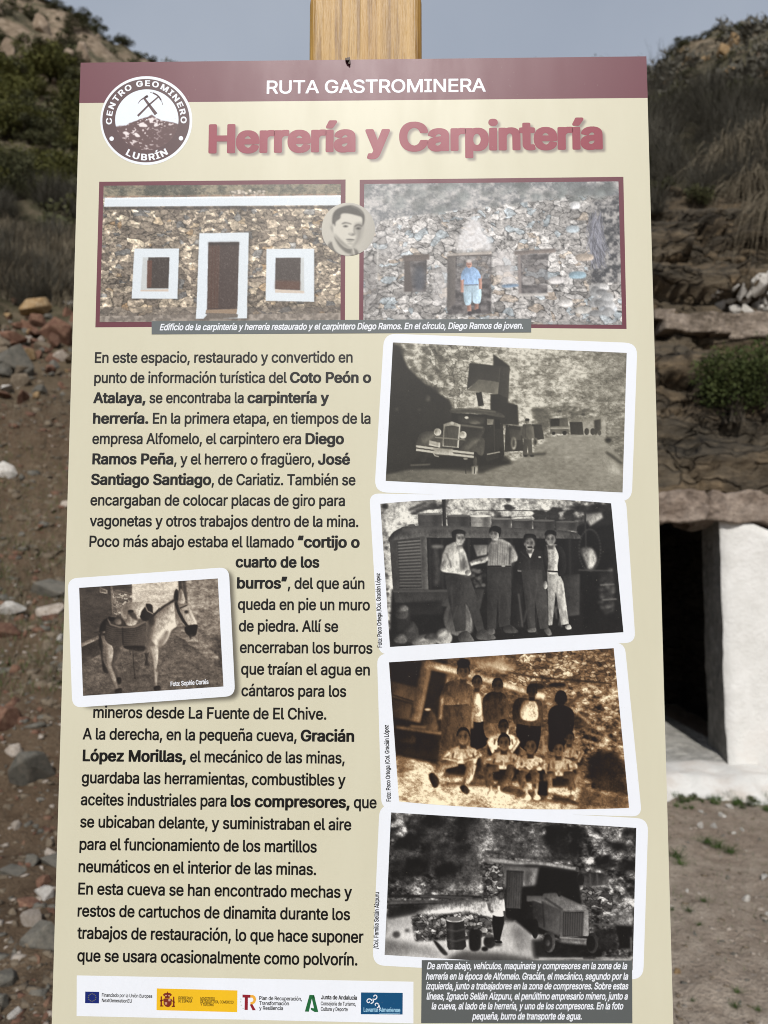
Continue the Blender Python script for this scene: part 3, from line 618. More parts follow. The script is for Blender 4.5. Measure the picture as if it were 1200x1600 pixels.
# ---- print 5: sepia group, five standing behind five seated
def art_group():
    c = Canvas(1200, 771, .5, seed=41)
    c.relief = 0.6
    n = c.noise(60, 4, 1.3, .75); nf = c.noise(14, 3, 1.3, .8)
    e, A, B = c.stones(27, 13, .6)
    c.a[:] = np.clip(.42+.14*n+.14*nf, 0, 1)[..., None]
    wall = (.34+.4*A)*(.5+.5*np.clip(e*1.6+.4*nf, 0, 1))*(1+.3*n)
    c.wash(np.clip((c.X-640+.4*c.Y)/40, 0, 1)*(c.Y < 190), np.dstack([wall]*3))
    rr = np.clip(.44+.42*c.noise(36, 4, 1.8, .75)+.2*nf, .05, .95)
    b, m = c.mask([(760, 180), (1090, 180), (1140, 690), (960, 660), (900, 400), (860, 220)], 12); c.put(b, m, np.dstack([rr]*3))
    c.blob([(970, 500), (1060, 480), (1110, 540), (1125, 670), (1000, 650), (950, 590)], G(.16), 12); c.blob([(930, 300), (960, 330), (950, 380), (860, 350)], G(.2), 8, .7)
    for p in (((880, 290), (1100, 470)), ((940, 395), (1060, 440)), ((930, 430), (1050, 470))): c.line(p, 10, G(.72), 5, .7)
    # ground
    b, m = c.mask([(90, 500), (240, 520), (300, 600), (900, 640), (960, 650), (1140, 690), (1140, 760), (90, 730)], 6); c.put(b, m, np.dstack([np.clip(.8+.12*n+.07*nf, 0, 1)]*3))
    c.poly([(920, 640), (1140, 690), (1140, 745), (900, 745)], G(.3), 12, .85); c.poly([(90, 500), (160, 510), (200, 560), (105, 600)], G(.42), 14, .7)
    c.poly([(240, 630), (460, 610), (900, 690), (900, 726), (700, 700), (500, 640)], G(.2), 6, .8)
    c.a *= np.clip(1+.5*c.noise(24, 6, 1.6, .9), .25, 1.6)[..., None]
    # machine and timber at left
    c.poly([(60, 80), (330, 70), (320, 160), (300, 400), (280, 540), (90, 500), (70, 200)], G(.12), 6)
    c.poly([(75, 170), (200, 200), (190, 270), (80, 240)], G(.3), 4); c.line([(80, 230), (180, 262)], 5, G(.1), 1); c.poly([(80, 250), (170, 270), (160, 345), (85, 330)], G(.3), 5, .8)
    c.line([(238, 82), (180, 350)], 48, G(.4), 3); c.line([(248, 95), (200, 340)], 12, G(.52), 5, .7)
    c.line([(228, 92), (340, 118), (560, 180), (760, 240)], 38, G(.72), 4, 1, 22); c.line([(240, 110), (400, 150), (700, 235)], 10, G(.35), 4, .7, 7)
    c.blob([(214, 340), (230, 300), (262, 300), (285, 380), (260, 400), (220, 390)], G(.25), 3); c.ell(238, 296, 14, 6, G(.75), 2); c.line([(95, 372), (300, 402)], 14, G(.4), 3); c.line([(160, 370), (230, 376)], 10, G(.6), 4, .7); c.ell(150, 430, 36, 26, G(.2), 3); c.poly([(100, 440), (290, 460), (280, 520), (110, 490)], G(.14), 4)
    c.line([(440, 86), (560, 120), (700, 150), (1060, 180)], 7, G(.16), 2, .9)
    c.poly([(430, 70), (560, 58), (640, 120), (560, 130), (440, 96)], G(.62), 8, .8); c.blob([(780, 180), (840, 176), (850, 190), (790, 196)], G(.05), 3); c.blob([(700, 186), (740, 180), (760, 200), (720, 205)], G(.08), 4, .8)
    dk = G(.06)
    # standing row (dark shapes first)
    def stand(x, y, r, torso, shirt, legs, lv, skin, cap=False, ins=None):
        c.blob(legs, G(lv)); c.blob(torso, G(shirt)); xs = [p[0] for p in torso]; ys = [p[1] for p in torso]
        folds(c, min(xs)+10, min(ys)+10, max(xs)-10, max(ys)-20, 9, G(shirt*1.5), .4, 5, int(x)); folds(c, min(xs)+10, min(ys)+10, max(xs)-10, max(ys)-20, 7, G(shirt*.5), .5, 5, int(y))
        if ins: c.blob(ins, G(.85), 2)
        paint_head(c, x, y, r, G(skin), dk, 0, .5, cap)
    stand(458, 175, 24, [(432, 220), (470, 212), (496, 250), (496, 340), (432, 340)], .5, [(430, 330), (500, 330), (506, 440), (470, 470), (432, 470)], .08, .32, ins=[(444, 232), (470, 228), (478, 316), (444, 316)])
    c.line([(490, 270), (494, 385)], 14, G(.4), 2)
    stand(549, 190, 26, [(488, 240), (530, 214), (580, 228), (600, 280), (590, 350), (500, 350), (484, 290)], .24, [(498, 340), (590, 340), (590, 420), (500, 420)], .5, .28)
    stand(397, 128, 30, [(300, 215), (322, 178), (350, 166), (400, 176), (432, 190), (444, 240), (440, 292), (428, 296), (420, 272), (310, 276), (294, 252)], .36, [(306, 274), (420, 270), (428, 400), (410, 500), (310, 480), (300, 400)], .3, .38)
    c.line([(300, 240), (292, 340)], 17, G(.5), 3); c.line([(434, 290), (434, 380)], 15, G(.48), 3); c.ell(398, 90, 30, 22, dk, 2)
    folds(c, 315, 290, 410, 420, 8, G(.16), .6, 7, 11)
    stand(703, 215, 25, [(616, 290), (640, 245), (700, 250), (745, 262), (754, 340), (740, 370), (640, 360), (620, 350)], .26, [(640, 350), (738, 355), (730, 470), (700, 490), (644, 450)], .07, .2, ins=[(664, 262), (720, 262), (726, 340), (656, 336)])
    stand(832, 250, 28, [(780, 300), (830, 275), (885, 300), (890, 370), (860, 440), (790, 450), (778, 400)], .09, [(780, 400), (860, 400), (840, 470), (780, 480)], .05, .1)
    c.line([(860, 280), (920, 234)], 14, G(.3), 3); c.line([(752, 420), (758, 500)], 12, G(.7), 4, .7); c.line([(775, 400), (770, 480)], 10, G(.5), 3, .7)
    # seated row: (head, shirt, knees, feet)
    def sit(x, y, r, w, shirt, tr, kn, feet, foot=.88, skin=.5):
        c.blob([(x-w*.8, y+w*1.0), (x+w*.8, y+w*1.0), (x+w*.8, y+w*1.9), (x-w*.8, y+w*1.9)], G(.09), 6, .9)
        c.poly([(x-w*.84, y+r*2.3), (x-w*.6, y+r*1.65), (x-w*.22, y+r*1.3), (x+w*.22, y+r*1.3), (x+w*.62, y+r*1.65), (x+w*.84, y+r*2.3), (x+w*.66, y+w*1.4), (x-w*.66, y+w*1.4)], G(shirt), 2)
        c.poly([(x-w*.1, y+r*1.3), (x+w*.12, y+r*1.3), (x+w*.02, y+r*1.8)], G(skin), 2)
        folds(c, x-w*.5, y+r*1.7, x+w*.5, y+w*1.2, 12, G(shirt*.5), .6, 6, int(x))
        for (kx, ky), (fx, fy) in zip(kn, feet):
            c.line([(x+(kx-x)*.3, y+w*1.3), (kx, ky)], w*.42, G(tr*.75), 2)
            c.line([(kx, ky-8), ((kx+fx)/2, (ky+fy)/2), (fx, fy-30)], w*.5, G(tr), 1.5, 1, w*.42); folds(c, min(kx, fx)-8, ky, max(kx, fx)+8, fy-40, 5, G(tr*.45), .7, 5, int(kx))
            c.line([(fx, fy-34), (fx, fy-6)], w*.15, G(.78), 1); c.blob([(fx-11, fy-9), (fx+6, fy-13), (fx+20, fy+8), (fx+6, fy+17), (fx-13, fy+10)], G(foot), 1)
        paint_head(c, x, y, r, G(skin), dk, -.1, .5)
        for q, (kx, ky) in zip((-1, 1), kn):
            c.line([(x+q*w*.72, y+r*2.1), (x+q*w*.9, y+w*.9), (kx+q*8, ky-30)], w*.26, G(shirt*.85), 2, 1, w*.2)
            c.line([(kx+q*8, ky-34), ((kx+x)/2, ky-24), (x+q*6, ky-20)], w*.14, G(min(.7, skin*1.3)), 1.5)
            c.line([(x+q*w*.5, y+r*2.3), (x+q*w*.56, y+w*1.1)], 7, G(.14), 2.5, .8)

    sit(576, 372, 24, 74, .9, .5, ((540, 520), (600, 520)), ((560, 560), (600, 560)), .2, .26)
    sit(870, 425, 23, 66, .6, .35, ((850, 560), (900, 560)), ((850, 620), (880, 640)), .6, .34)
    sit(396, 418, 31, 86, .78, .62, ((310, 545), (436, 545)), ((268, 612), (404, 652)), .24, .46)
    c.blob([(242, 590), (262, 578), (288, 610), (282, 640), (262, 642)], G(.2), 2); c.blob([(380, 645), (402, 632), (424, 660), (410, 674)], G(.2), 2)
    sit(578, 445, 30, 84, .72, .34, ((505, 560), (620, 560)), ((518, 668), (554, 670)), .92, .38)
    sit(697, 462, 30, 76, .82, .42, ((650, 590), (718, 585)), ((680, 684), (722, 684)), .8, .36)
    sit(822, 475, 27, 84, .7, .4, ((772, 590), (890, 590)), ((778, 680), (880, 690)), .5, .4)
    c.poly([(734, 616), (772, 618), (772, 680), (730, 676)], G(.05), 2); c.poly([(860, 690), (912, 712), (910, 724), (850, 704)], G(.25), 2); c.line([(790, 690), (860, 700)], 6, G(.2), 1)
    c.wash(np.clip((120-c.Y)/120, 0, 1)*np.clip((c.X-900)/160, 0, 1)*.5, G(.3))
    return c.finish(.02, 0, [C8(20, 12, 7), C8(128, 96, 64), C8(250, 234, 200)], 1.0, con=1.35)

# ---- print 6: the cave, a compressor and a man beside drums
def art_cave():
    c = Canvas(1200, 701, .5, seed=55)
    c.relief = 0.6
    n = c.noise(70, 5, 1.2, .75); nf = c.noise(16, 3, 1.3, .8)
    v = .36+.34*n+.26*nf
    c.a[:] = np.clip(v, .05, .9)[..., None]
    r = np.random.RandomState(6)
    c.poly([(95, 25), (480, 60), (500, 200), (300, 210), (100, 360)], G(.22), 20, .35)
    for _ in range(120):
        x = 100+360*r.rand(); y = 60+270*r.rand(); s = 14+26*r.rand(); c.ell(x, y, s*1.3, s*.7, G(.08+.3*r.rand()), 7, .6, -.3)
    for x, y, a in ((170, 150, 60), (270, 60, 50), (390, 130, 34), (200, 260, 60), (330, 270, 50), (395, 60, 30), (120, 290, 30)): c.blob([(x-a, y+a*.3), (x-a*.4, y-a*.6), (x+a*.6, y-a*.5), (x+a, y+a*.1), (x+a*.2, y+a*.6)], G(.09), 9, .75)
    c.poly([(430, 60), (520, 66), (560, 190), (470, 240), (420, 150)], G(.52), 16, .6); c.poly([(330, 320), (470, 260), (480, 370), (200, 360)], G(.6), 16, .5)
    for _ in range(14): c.ell(100+60*r.rand(), 40+110*r.rand(), 10+10*r.rand(), 8+8*r.rand(), G(.5+.25*r.rand()), 3, .8)
    c.poly([(520, 60), (830, 80), (850, 230), (650, 220), (540, 180)], G(.34), 10, .6); c.blob([(730, 90), (830, 80), (850, 210), (770, 190)], G(.08), 10, .8)
    for x, y in ((684, 100), (732, 106)): c.blob([(x-14, y-10), (x+12, y-12), (x+16, y+8), (x-8, y+12)], G(.7), 3, .7); c.ell(x, y, 5, 4, G(.3), 2)
    c.blob([(860, 90), (930, 100), (900, 170), (870, 240), (850, 180)], G(.1), 8, .8)
    # right slope, bushes and pale rocks
    for _ in range(60): c.ell(900+220*r.rand(), 100+330*r.rand(), 8+24*r.rand(), 5+10*r.rand(), G(.5+.35*r.rand()), 5, .55, .4)
    for x, y, a in ((1060, 170, 40), (1100, 110, 34), (1000, 240, 46), (1090, 250, 44), (1020, 160, 24), (1110, 350, 26), (960, 100, 20)): c.blob([(x-a, y+a*.3), (x-a*.4, y-a*.6), (x+a*.6, y-a*.5), (x+a, y+a*.1), (x+a*.2, y+a*.6)], G(.1), 7, .8)
    c.a = np.clip((c.a-.3)*1.25+.27, .03, 1)*np.clip(1+.75*c.noise(20, 6, 1.3, .92), .15, 1.9)[..., None]
    # ground
    c.poly([(70, 470), (200, 440), (520, 500), (590, 480), (700, 500), (760, 640), (1115, 640), (1115, 700), (60, 700)], G(.86), 10, 1, .3); c.poly([(330, 640), (400, 610), (560, 620), (700, 640), (720, 700), (330, 680)], G(.22), 14, .8); c.poly([(70, 560), (260, 590), (330, 640), (70, 640)], G(.5), 12, .6); c.poly([(600, 500), (690, 520), (720, 640), (620, 600)], G(.45), 14, .5)
    c.ell(120, 540, 16, 14, G(.2), 5, .8); c.ell(165, 522, 10, 8, G(.3), 4, .8)
    # cave mouth, beam, door
    c.poly([(560, 240), (880, 250), (900, 400), (900, 520), (690, 540), (620, 480), (570, 460)], G(.05), 5)
    c.poly([(556, 244), (720, 250), (704, 330), (660, 340), (575, 345), (556, 330)], G(.6), 6, .9); c.blob([(664, 280), (700, 270), (700, 330), (666, 330)], G(.4), 8, .8)
    c.poly([(586, 270), (656, 274), (648, 430), (580, 428)], G(.3)); c.line([(586, 270), (580, 428)], 5, G(.1), 1)
    for i in range(6): c.line([(598+i*10, 276), (592+i*10, 428)], 2, G(.16), 0, .8)
    c.line([(585, 271), (656, 275)], 5, G(.12), 1); c.poly([(648, 340), (700, 336), (704, 470), (640, 480)], G(.07), 4)
    e, A, B = c.stones(21, 13, .6); mas = np.dstack([np.clip((.2+.55*A**1.6)*np.clip(e*1.7+.1+.3*nf, 0, 1)*(1+.4*nf)+.03, 0, 1)]*3)
    b, m = c.mask([(484, 225), (572, 240), (576, 400), (484, 400)], 3); c.put(b, m, mas)
    c.line([(490, 222), (620, 236), (740, 240), (885, 264)], 20, G(.68), 2, 1, 15); c.line([(495, 230), (620, 246), (740, 252), (880, 272)], 7, G(.28), 3, .8); c.ell(880, 264, 7, 9, G(.3)); c.line([(490, 190), (640, 214), (830, 220)], 9, G(.1), 3, .8); c.line([(660, 250), (720, 252)], 9, G(.14), 3)
    # drum on the bank, rubble under it
    c.blob([(884, 300), (905, 280), (990, 282), (1012, 305), (1000, 330), (900, 334)], G(.24), 1); c.ell(897, 308, 14, 25, G(.08)); 
    for x in (935, 965): c.line([(x, 282), (x+2, 333)], 5, G(.45), 1, .8)
    c.blob([(985, 300), (1010, 300), (1000, 325), (985, 325)], G(.5), 3, .7)
    b, m = c.mask([(900, 336), (1010, 340), (1060, 440), (940, 440), (905, 410)], 4); c.put(b, m, mas)
    c.blob([(1020, 470), (1100, 440), (1115, 500), (1060, 510)], G(.6), 8, .7); c.line([(950, 494), (1110, 510)], 7, G(.4), 2); c.poly([(1040, 500), (1115, 505), (1110, 600), (1060, 600)], G(.05), 5); c.poly([(950, 510), (1050, 520), (1050, 610), (960, 600)], G(.1), 6, .8); c.line([(1108, 550), (1110, 610)], 9, G(.45), 2)
    # beams, low wall, drums
    c.line([(85, 378), (480, 382)], 14, G(.1), 2); c.line([(85, 404), (300, 402), (480, 394)], 17, G(.34), 2, 1, 10); c.line([(85, 416), (480, 402)], 6, G(.08), 2); c.poly([(80, 415), (270, 412), (210, 450), (82, 470)], G(.1), 6, .9); c.line([(220, 378), (440, 384)], 4, G(.6), 1, .8)
    c.blob([(200, 455), (300, 410), (480, 398), (525, 430), (520, 480), (400, 460), (320, 470)], G(.95), 4, 1); folds(c, 320, 405, 500, 430, 8, G(.4), .6, 4, 9)
    b, m = c.mask([(182, 470), (200, 452), (330, 452), (420, 440), (526, 470), (522, 545), (430, 560), (200, 568)], 3); c.put(b, m, mas)
    c.poly([(328, 476), (404, 474), (414, 590), (400, 604), (340, 604), (334, 590)], G(.14)); c.ell(366, 476, 39, 12, G(.72)); c.ell(366, 475, 32, 8, G(.5))
    for y in (518, 560): c.line([(332, y), (370, y+8), (410, y-2)], 6, G(.34), 1)
    c.poly([(338, 490), (356, 494), (360, 600), (344, 598)], G(.34), 6, .7); c.blob([(428, 525), (450, 515), (474, 528), (472, 600), (430, 602)], G(.08), 2); c.line([(446, 515), (462, 513)], 6, G(.4)); c.ell(512, 570, 25, 28, G(.12), 2); c.ell(510, 545, 20, 7, G(.36), 2); c.ell(492, 600, 14, 10, G(.06), 2); c.blob([(276, 566), (290, 570), (334, 618), (322, 626), (300, 605)], G(.12), 1)
    # man in white shirt
    c.poly([(526, 455), (572, 455), (574, 490), (556, 566), (532, 562), (522, 490)], G(.06)); c.blob([(510, 395), (540, 378), (568, 384), (576, 410), (574, 460), (528, 458), (522, 430), (512, 440), (502, 412)], G(.92)); c.line([(508, 408), (512, 435), (526, 446)], 10, G(.4), 1); c.line([(573, 440), (578, 470)], 9, G(.3)); c.ell(561, 372, 18, 20, G(.08), 5, .8); paint_head(c, 561, 372, 12, G(.5), G(.08), 0, .5); c.blob([(536, 566), (560, 566), (564, 576), (540, 576)], G(.06)); c.line([(560, 400), (566, 430)], 7, G(.6), 3, .5); c.ell(543, 582, 22, 6, G(.15), 4, .8)
    # compressor
    c.poly([(690, 560), (960, 560), (990, 640), (700, 640)], G(.05), 8, .9)
    c.poly([(740, 366), (790, 364), (912, 420), (930, 440), (820, 442), (700, 400), (668, 400), (668, 376), (735, 376)], G(.46), 1); c.line([(745, 385), (820, 436)], 9, G(.2), 2, .8); c.line([(770, 370), (900, 428)], 14, G(.6), 6, .7)
    c.poly([(690, 396), (815, 440), (806, 548), (700, 500)], G(.26), 1); c.poly([(735, 400), (812, 436), (806, 540), (745, 512)], G(.35), 3); c.line([(735, 400), (742, 510)], 4, G(.1), 1); c.ell(806, 368, 8, 12, G(.1)); 
    c.poly([(812, 440), (928, 436), (930, 545), (808, 552)], G(.5)); c.poly([(822, 446), (910, 443), (906, 545), (820, 549)], G(.13))
    for i in range(9): c.line([(828+i*10, 447), (826+i*9.7, 546)], 4, G(.55), .6)
    c.line([(806, 560), (925, 572)], 24, G(.52), 3); c.line([(808, 552), (925, 560)], 6, G(.7), 2); c.ell(764, 572, 25, 43, G(.32)); c.ell(757, 574, 20, 36, G(.12)); c.ell(757, 574, 9, 14, G(.3), 2); c.ell(945, 575, 25, 44, G(.18)); c.ell(940, 577, 18, 33, G(.07)); c.ell(704, 515, 15, 42, G(.08)); c.line([(720, 640), (905, 640)], 6, G(.8), 1); c.line([(960, 638), (1040, 640)], 5, G(.7), 1)
    return c.finish(.02, 0, [C8(14, 13, 13), C8(98, 96, 94), C8(230, 228, 224)], 1.0, con=1.15)

# ---- print 7: the water-carrying donkey
def art_donkey():
    c = Canvas(1200, 986, .5, seed=61)
    c.relief = 0.5
    n = c.noise(90, 4, 1.3, .7); nf = c.noise(18, 3, 1.5, .8)
    # earth lane
    c.a[:] = np.clip(.36+.06*n+.1*nf+.05*c.noise(7, 2), 0, 1)[..., None]
    c.wash(np.clip((c.Y-780)/120, 0, 1)*.35, G(.2))
    # left dark rendered wall, stone plinth, far wall
    b, m = c.mask([(90, 150), (320, 140), (325, 470), (118, 560)], 2); c.put(b, m, np.dstack([.23+.05*n+.03*nf]*3))
    c.poly([(118, 560), (240, 488), (240, 610), (125, 670)], G(.2), 2); c.line([(116, 548), (240, 492)], 24, G(.55), 2)
    c.poly([(240, 158), (292, 180), (292, 206), (240, 196)], G(.6)); c.poly([(248, 172), (286, 188), (284, 198), (246, 190)], G(.35)); c.line([(316, 146), (330, 350)], 10, G(.5), 2)
    e, A, B = c.stones(22, 13, .5); b, m = c.mask([(325, 150), (458, 140), (458, 300), (330, 360)], 1); c.put(b, m, np.dstack([(.3+.5*A)*(.4+.6*np.clip(e*3, 0, 1))]*3)); c.poly([(322, 148), (456, 138), (456, 214), (330, 190)], G(.26), 1); c.line([(330, 170), (456, 160)], 5, G(.14), 1); c.line([(345, 180), (456, 205)], 5, G(.5), 1)
    b, m = c.mask([(456, 130), (770, 110), (760, 420), (640, 520), (560, 520), (458, 320)], 2); c.put(b, m, np.dstack([.82+.04*n+.02*nf]*3)); c.line([(742, 118), (744, 260)], 10, G(.95), 3, .7); c.poly([(764, 112), (816, 110), (828, 250), (775, 240)], G(.2), 2); c.line([(790, 118), (806, 250)], 5, G(.42), 2)
    b, m = c.mask([(816, 108), (1040, 98), (1060, 760), (1000, 690), (880, 560), (820, 430), (830, 260)], 3); c.put(b, m, np.dstack([np.clip(.6+.14*n+.14*nf-.16*np.clip((c.Y-330)/300, 0, 1)-.2*np.clip((c.X-940)/120, 0, 1)*(c.Y > 480), .1, .9)]*3))
    r = np.random.RandomState(12)
    for _ in range(70):
        x = 880+160*r.rand(); y = 190+480*r.rand(); c.line([(x, y), (x+6*r.rand()-3, y+16+30*r.rand())], 3+5*r.rand(), G(.3+.2*r.rand()), 2, .5)
    for i in range(16): x, y = 720+i*15, 440+i*11+r.rand()*16; c.blob([(x, y), (x+60, y-10), (x+90, y+16), (x+40, y+22)], G(.46+.2*r.rand()), 3, .8); c.line([(x, y+22), (x+80, y+20)], 4, G(.15), 2, .7)
    for _ in range(90): x, y = 140+880*r.rand(), 620+220*r.rand(); c.ell(x, y, 6+22*r.rand(), 2+5*r.rand(), G(.22+.34*r.rand()), 3, .5, .1)
    c.ell(450, 780, 180, 40, G(.24), 20, .5)
    c.a *= np.clip(1+.28*c.noise(16, 5, 1.6, .9), .4, 1.5)[..., None]
    D, L, M = G(.1), G(.78), G(.46)
    # far legs
    c.blob([(345, 560), (395, 580), (370, 640), (340, 680), (365, 730), (384, 780), (372, 812), (350, 800), (350, 760), (325, 690), (325, 600)], G(.3), 2); c.blob([(352, 770), (382, 765), (384, 800), (366, 812)], D, 1)
    c.blob([(535, 560), (575, 570), (562, 630), (566, 668), (568, 684), (540, 684), (546, 640)], G(.16), 2)
    # tail
    c.blob([(240, 450), (262, 520), (262, 640), (300, 735), (262, 720), (250, 620), (232, 530)], D, 3)
    # rump, hind near leg
    c.blob([(250, 480), (300, 500), (330, 580), (325, 640), (318, 690), (345, 760), (362, 830), (386, 855), (384, 872), (346, 868), (350, 840), (318, 770), (292, 690), (280, 620), (262, 540)], G(.55), 2); c.line([(300, 560), (300, 680), (340, 790)], 14, G(.72), 6, .6); c.blob([(346, 846), (384, 836), (388, 872), (346, 872)], D, 1)
    # body, chest, near fore leg
    c.blob([(360, 420), (560, 360), (640, 330), (720, 420), (690, 480), (640, 560), (560, 600), (450, 585), (380, 580)], M, 3)
    c.blob([(550, 540), (625, 540), (630, 640), (622, 700), (630, 730), (622, 810), (640, 840), (606, 846), (612, 800), (604, 720), (596, 660), (578, 600)], G(.62), 2); c.line([(590, 570), (612, 680), (614, 800)], 12, G(.8), 5, .6); c.blob([(604, 826), (640, 820), (648, 848), (606, 852)], D, 1); c.ell(626, 718, 12, 14, G(.35), 4, .7)
    # neck and head
    c.blob([(560, 380), (600, 340), (680, 285), (740, 250), (770, 300), (760, 400), (720, 450), (690, 520), (640, 560), (590, 520), (555, 450)], L, 3); c.blob([(560, 350), (600, 350), (610, 410), (570, 430)], D, 7, .85); c.blob([(555, 420), (600, 440), (590, 520), (556, 560)], G(.3), 12, .8)
    for _ in range(26): c.ell(600+140*r.rand(), 300+160*r.rand(), 5+9*r.rand(), 4+8*r.rand(), G(.5), 5, .4)
    c.blob([(640, 500), (690, 450), (700, 480), (660, 560), (630, 570)], G(.32), 8, .7); c.ell(640, 470, 30, 44, G(.92), 12, .6)
    c.blob([(628, 325), (650, 295), (700, 262), (735, 240), (740, 258), (690, 285), (650, 315)], D, 3)
    c.blob([(742, 262), (790, 262), (828, 280), (860, 340), (892, 410), (880, 440), (820, 430), (790, 400), (752, 410), (744, 340)], G(.66), 2); c.blob([(830, 285), (866, 345), (890, 405), (870, 410), (835, 340)], G(.84), 4, .7); c.blob([(752, 410), (792, 400), (800, 418), (766, 425)], G(.5), 6, .6)
    c.ell(820, 326, 15, 12, G(.1), 3); c.blob([(736, 250), (738, 200), (752, 172), (768, 190), (772, 230), (760, 262)], G(.14), 1); c.blob([(750, 245), (748, 205), (756, 186), (764, 210), (762, 245)], G(.06), 2); c.blob([(768, 260), (770, 200), (784, 172), (800, 200), (812, 250), (800, 270)], G(.66), 1); c.blob([(778, 250), (780, 200), (786, 185), (792, 220)], G(.4), 3, .8)
    c.blob([(812, 425), (890, 410), (892, 450), (880, 484), (850, 490), (818, 470)], G(.07), 1); c.blob([(838, 480), (860, 478), (848, 510)], G(.2), 1); c.line([(748, 260), (770, 330), (800, 385), (828, 425)], 20, G(.09), 1); c.line([(775, 302), (826, 280)], 10, G(.16), 1); c.line([(772, 292), (824, 272)], 4, G(.6), 1, .8)
    # panniers and load
    c.blob([(250, 400), (300, 370), (300, 480), (240, 470)], G(.08), 4); c.line([(235, 470), (300, 455)], 10, G(.7), 2, .8); c.ell(250, 468, 14, 18, G(.14), 3)
    c.blob([(500, 330), (540, 275), (590, 280), (600, 335), (640, 296), (620, 340), (540, 390)], G(.09), 2); c.blob([(380, 320), (400, 280), (450, 262), (530, 258), (548, 280), (520, 320), (500, 360), (400, 370)], G(.7), 2); c.blob([(392, 320), (420, 285), (460, 300), (450, 360), (410, 362)], G(.44), 8, .8); c.line([(540, 276), (560, 320), (598, 340)], 6, G(.72), 1)
    c.blob([(428, 320), (460, 310), (470, 330), (495, 380), (470, 415), (410, 415), (420, 370)], G(.6), 2); c.ell(448, 322, 20, 10, G(.08), 1); c.blob([(430, 330), (470, 330), (494, 380), (460, 370)], G(.12), 3, .8)
    c.blob([(296, 360), (330, 345), (380, 360), (420, 425), (400, 545), (330, 555), (275, 510), (280, 430)], G(.19), 2); c.blob([(392, 420), (480, 430), (545, 395), (548, 480), (540, 560), (470, 572), (400, 560)], G(.22), 2)
    for i in range(9):
        y = 432+i*14; c.line([(284, y-12), (330, y+6), (396, y+4)], 4, G(.36), 1.5, .7); c.line([(396, y+6), (470, y+12), (544, y-8)], 4, G(.38), 1.5, .7)
    c.line([(296, 372), (312, 410), (370, 428), (470, 428), (545, 392)], 10, G(.46), 2); c.ell(320, 372, 22, 18, G(.06), 2); c.ell(330, 352, 28, 9, G(.3), 2); c.blob([(340, 380), (372, 372), (385, 405), (352, 410)], G(.45), 4, .8); c.line([(392, 430), (396, 548)], 6, G(.08), 2); c.blob([(400, 555), (540, 555), (530, 590), (440, 582)], G(.08), 5, .9)
    c.line([(462, 590), (468, 700), (476, 770)], 5, G(.08), 1); c.line([(468, 770), (482, 770)], 5, G(.08)); c.line([(440, 575), (446, 610)], 4, G(.1), 1)
    c.wash(np.clip((200-c.Y)/100, 0, 1)*(c.X < 320)*.3, G(.1))
    return c.finish(.02, 0, [C8(24, 20, 18), C8(120, 108, 96), C8(228, 218, 200)], 1.0, con=1.12)

# ---- print 8: the round portrait of a young man
def art_portrait():
    c = Canvas(1200, 1036, .25, seed=71)
    c.a[:] = (.78-.08*np.clip((c.X-500)/500, 0, 1))[..., None]
    D = G(.32)
    c.blob([(240, 810), (310, 740), (380, 900), (560, 1010), (300, 1000)], G(.42), 8); c.blob([(660, 850), (760, 900), (760, 1000), (640, 1000)], G(.4), 8)
    c.blob([(360, 640), (420, 800), (560, 930), (660, 930), (660, 830), (600, 820)], G(.42), 12)
    c.blob([(320, 740), (400, 850), (520, 960), (440, 950), (340, 830)], G(.78), 8); c.blob([(660, 850), (690, 870), (700, 960), (660, 950)], G(.76), 8)
    c.blob([(265, 440), (300, 430), (350, 470), (350, 600), (310, 590), (275, 520)], G(.74), 8); c.blob([(290, 470), (330, 490), (330, 570), (300, 540)], G(.58), 10, .7)
    c.blob([(350, 420), (470, 260), (620, 220), (800, 280), (835, 420), (830, 560), (800, 700), (740, 800), (650, 860), (540, 840), (430, 740), (350, 620)], G(.84), 8)
    c.blob([(700, 480), (720, 430), (840, 430), (830, 600), (790, 720), (700, 830), (640, 850), (700, 740), (730, 640)], G(.5), 22, .75); c.blob([(350, 600), (430, 740), (560, 840), (640, 850), (560, 790), (440, 680)], G(.5), 16, .8)
    c.blob([(480, 430), (540, 405), (640, 430), (640, 446), (560, 430), (490, 444)], G(.4), 6); c.blob([(700, 470), (760, 440), (830, 470), (820, 486), (760, 462), (704, 490)], G(.3), 6)
    c.ell(545, 478, 48, 20, G(.46), 8); c.ell(545, 476, 20, 13, G(.28), 4); c.ell(765, 515, 48, 22, G(.36), 8); c.ell(762, 512, 20, 14, G(.22), 4)
    c.line([(700, 480), (690, 560), (710, 620)], 26, G(.46), 12, .8); c.blob([(590, 610), (620, 590), (690, 600), (700, 630), (650, 640)], G(.46), 8, .9); c.ell(630, 600, 30, 24, G(.82), 10, .6)
    c.blob([(545, 700), (610, 690), (690, 700), (690, 716), (610, 716)], G(.36), 5); c.blob([(560, 720), (680, 722), (640, 750), (590, 745)], G(.62), 7); c.ell(620, 775, 50, 12, G(.56), 10, .7)
    c.blob([(318, 430), (325, 290), (380, 200), (500, 140), (640, 118), (760, 160), (840, 230), (872, 320), (860, 430), (830, 470), (830, 340), (760, 300), (600, 262), (480, 265), (440, 350), (380, 380), (370, 480), (345, 440)], D, 6)
    c.blob([(340, 420), (450, 340), (450, 300), (360, 300)], G(.36), 10, .8); c.line([(640, 130), (760, 175), (840, 260)], 26, G(.5), 10, .6)
    return c.finish(.012, 4, [C8(52, 50, 48), C8(140, 137, 130), C8(222, 218, 206)], con=1.25, mid=.6)

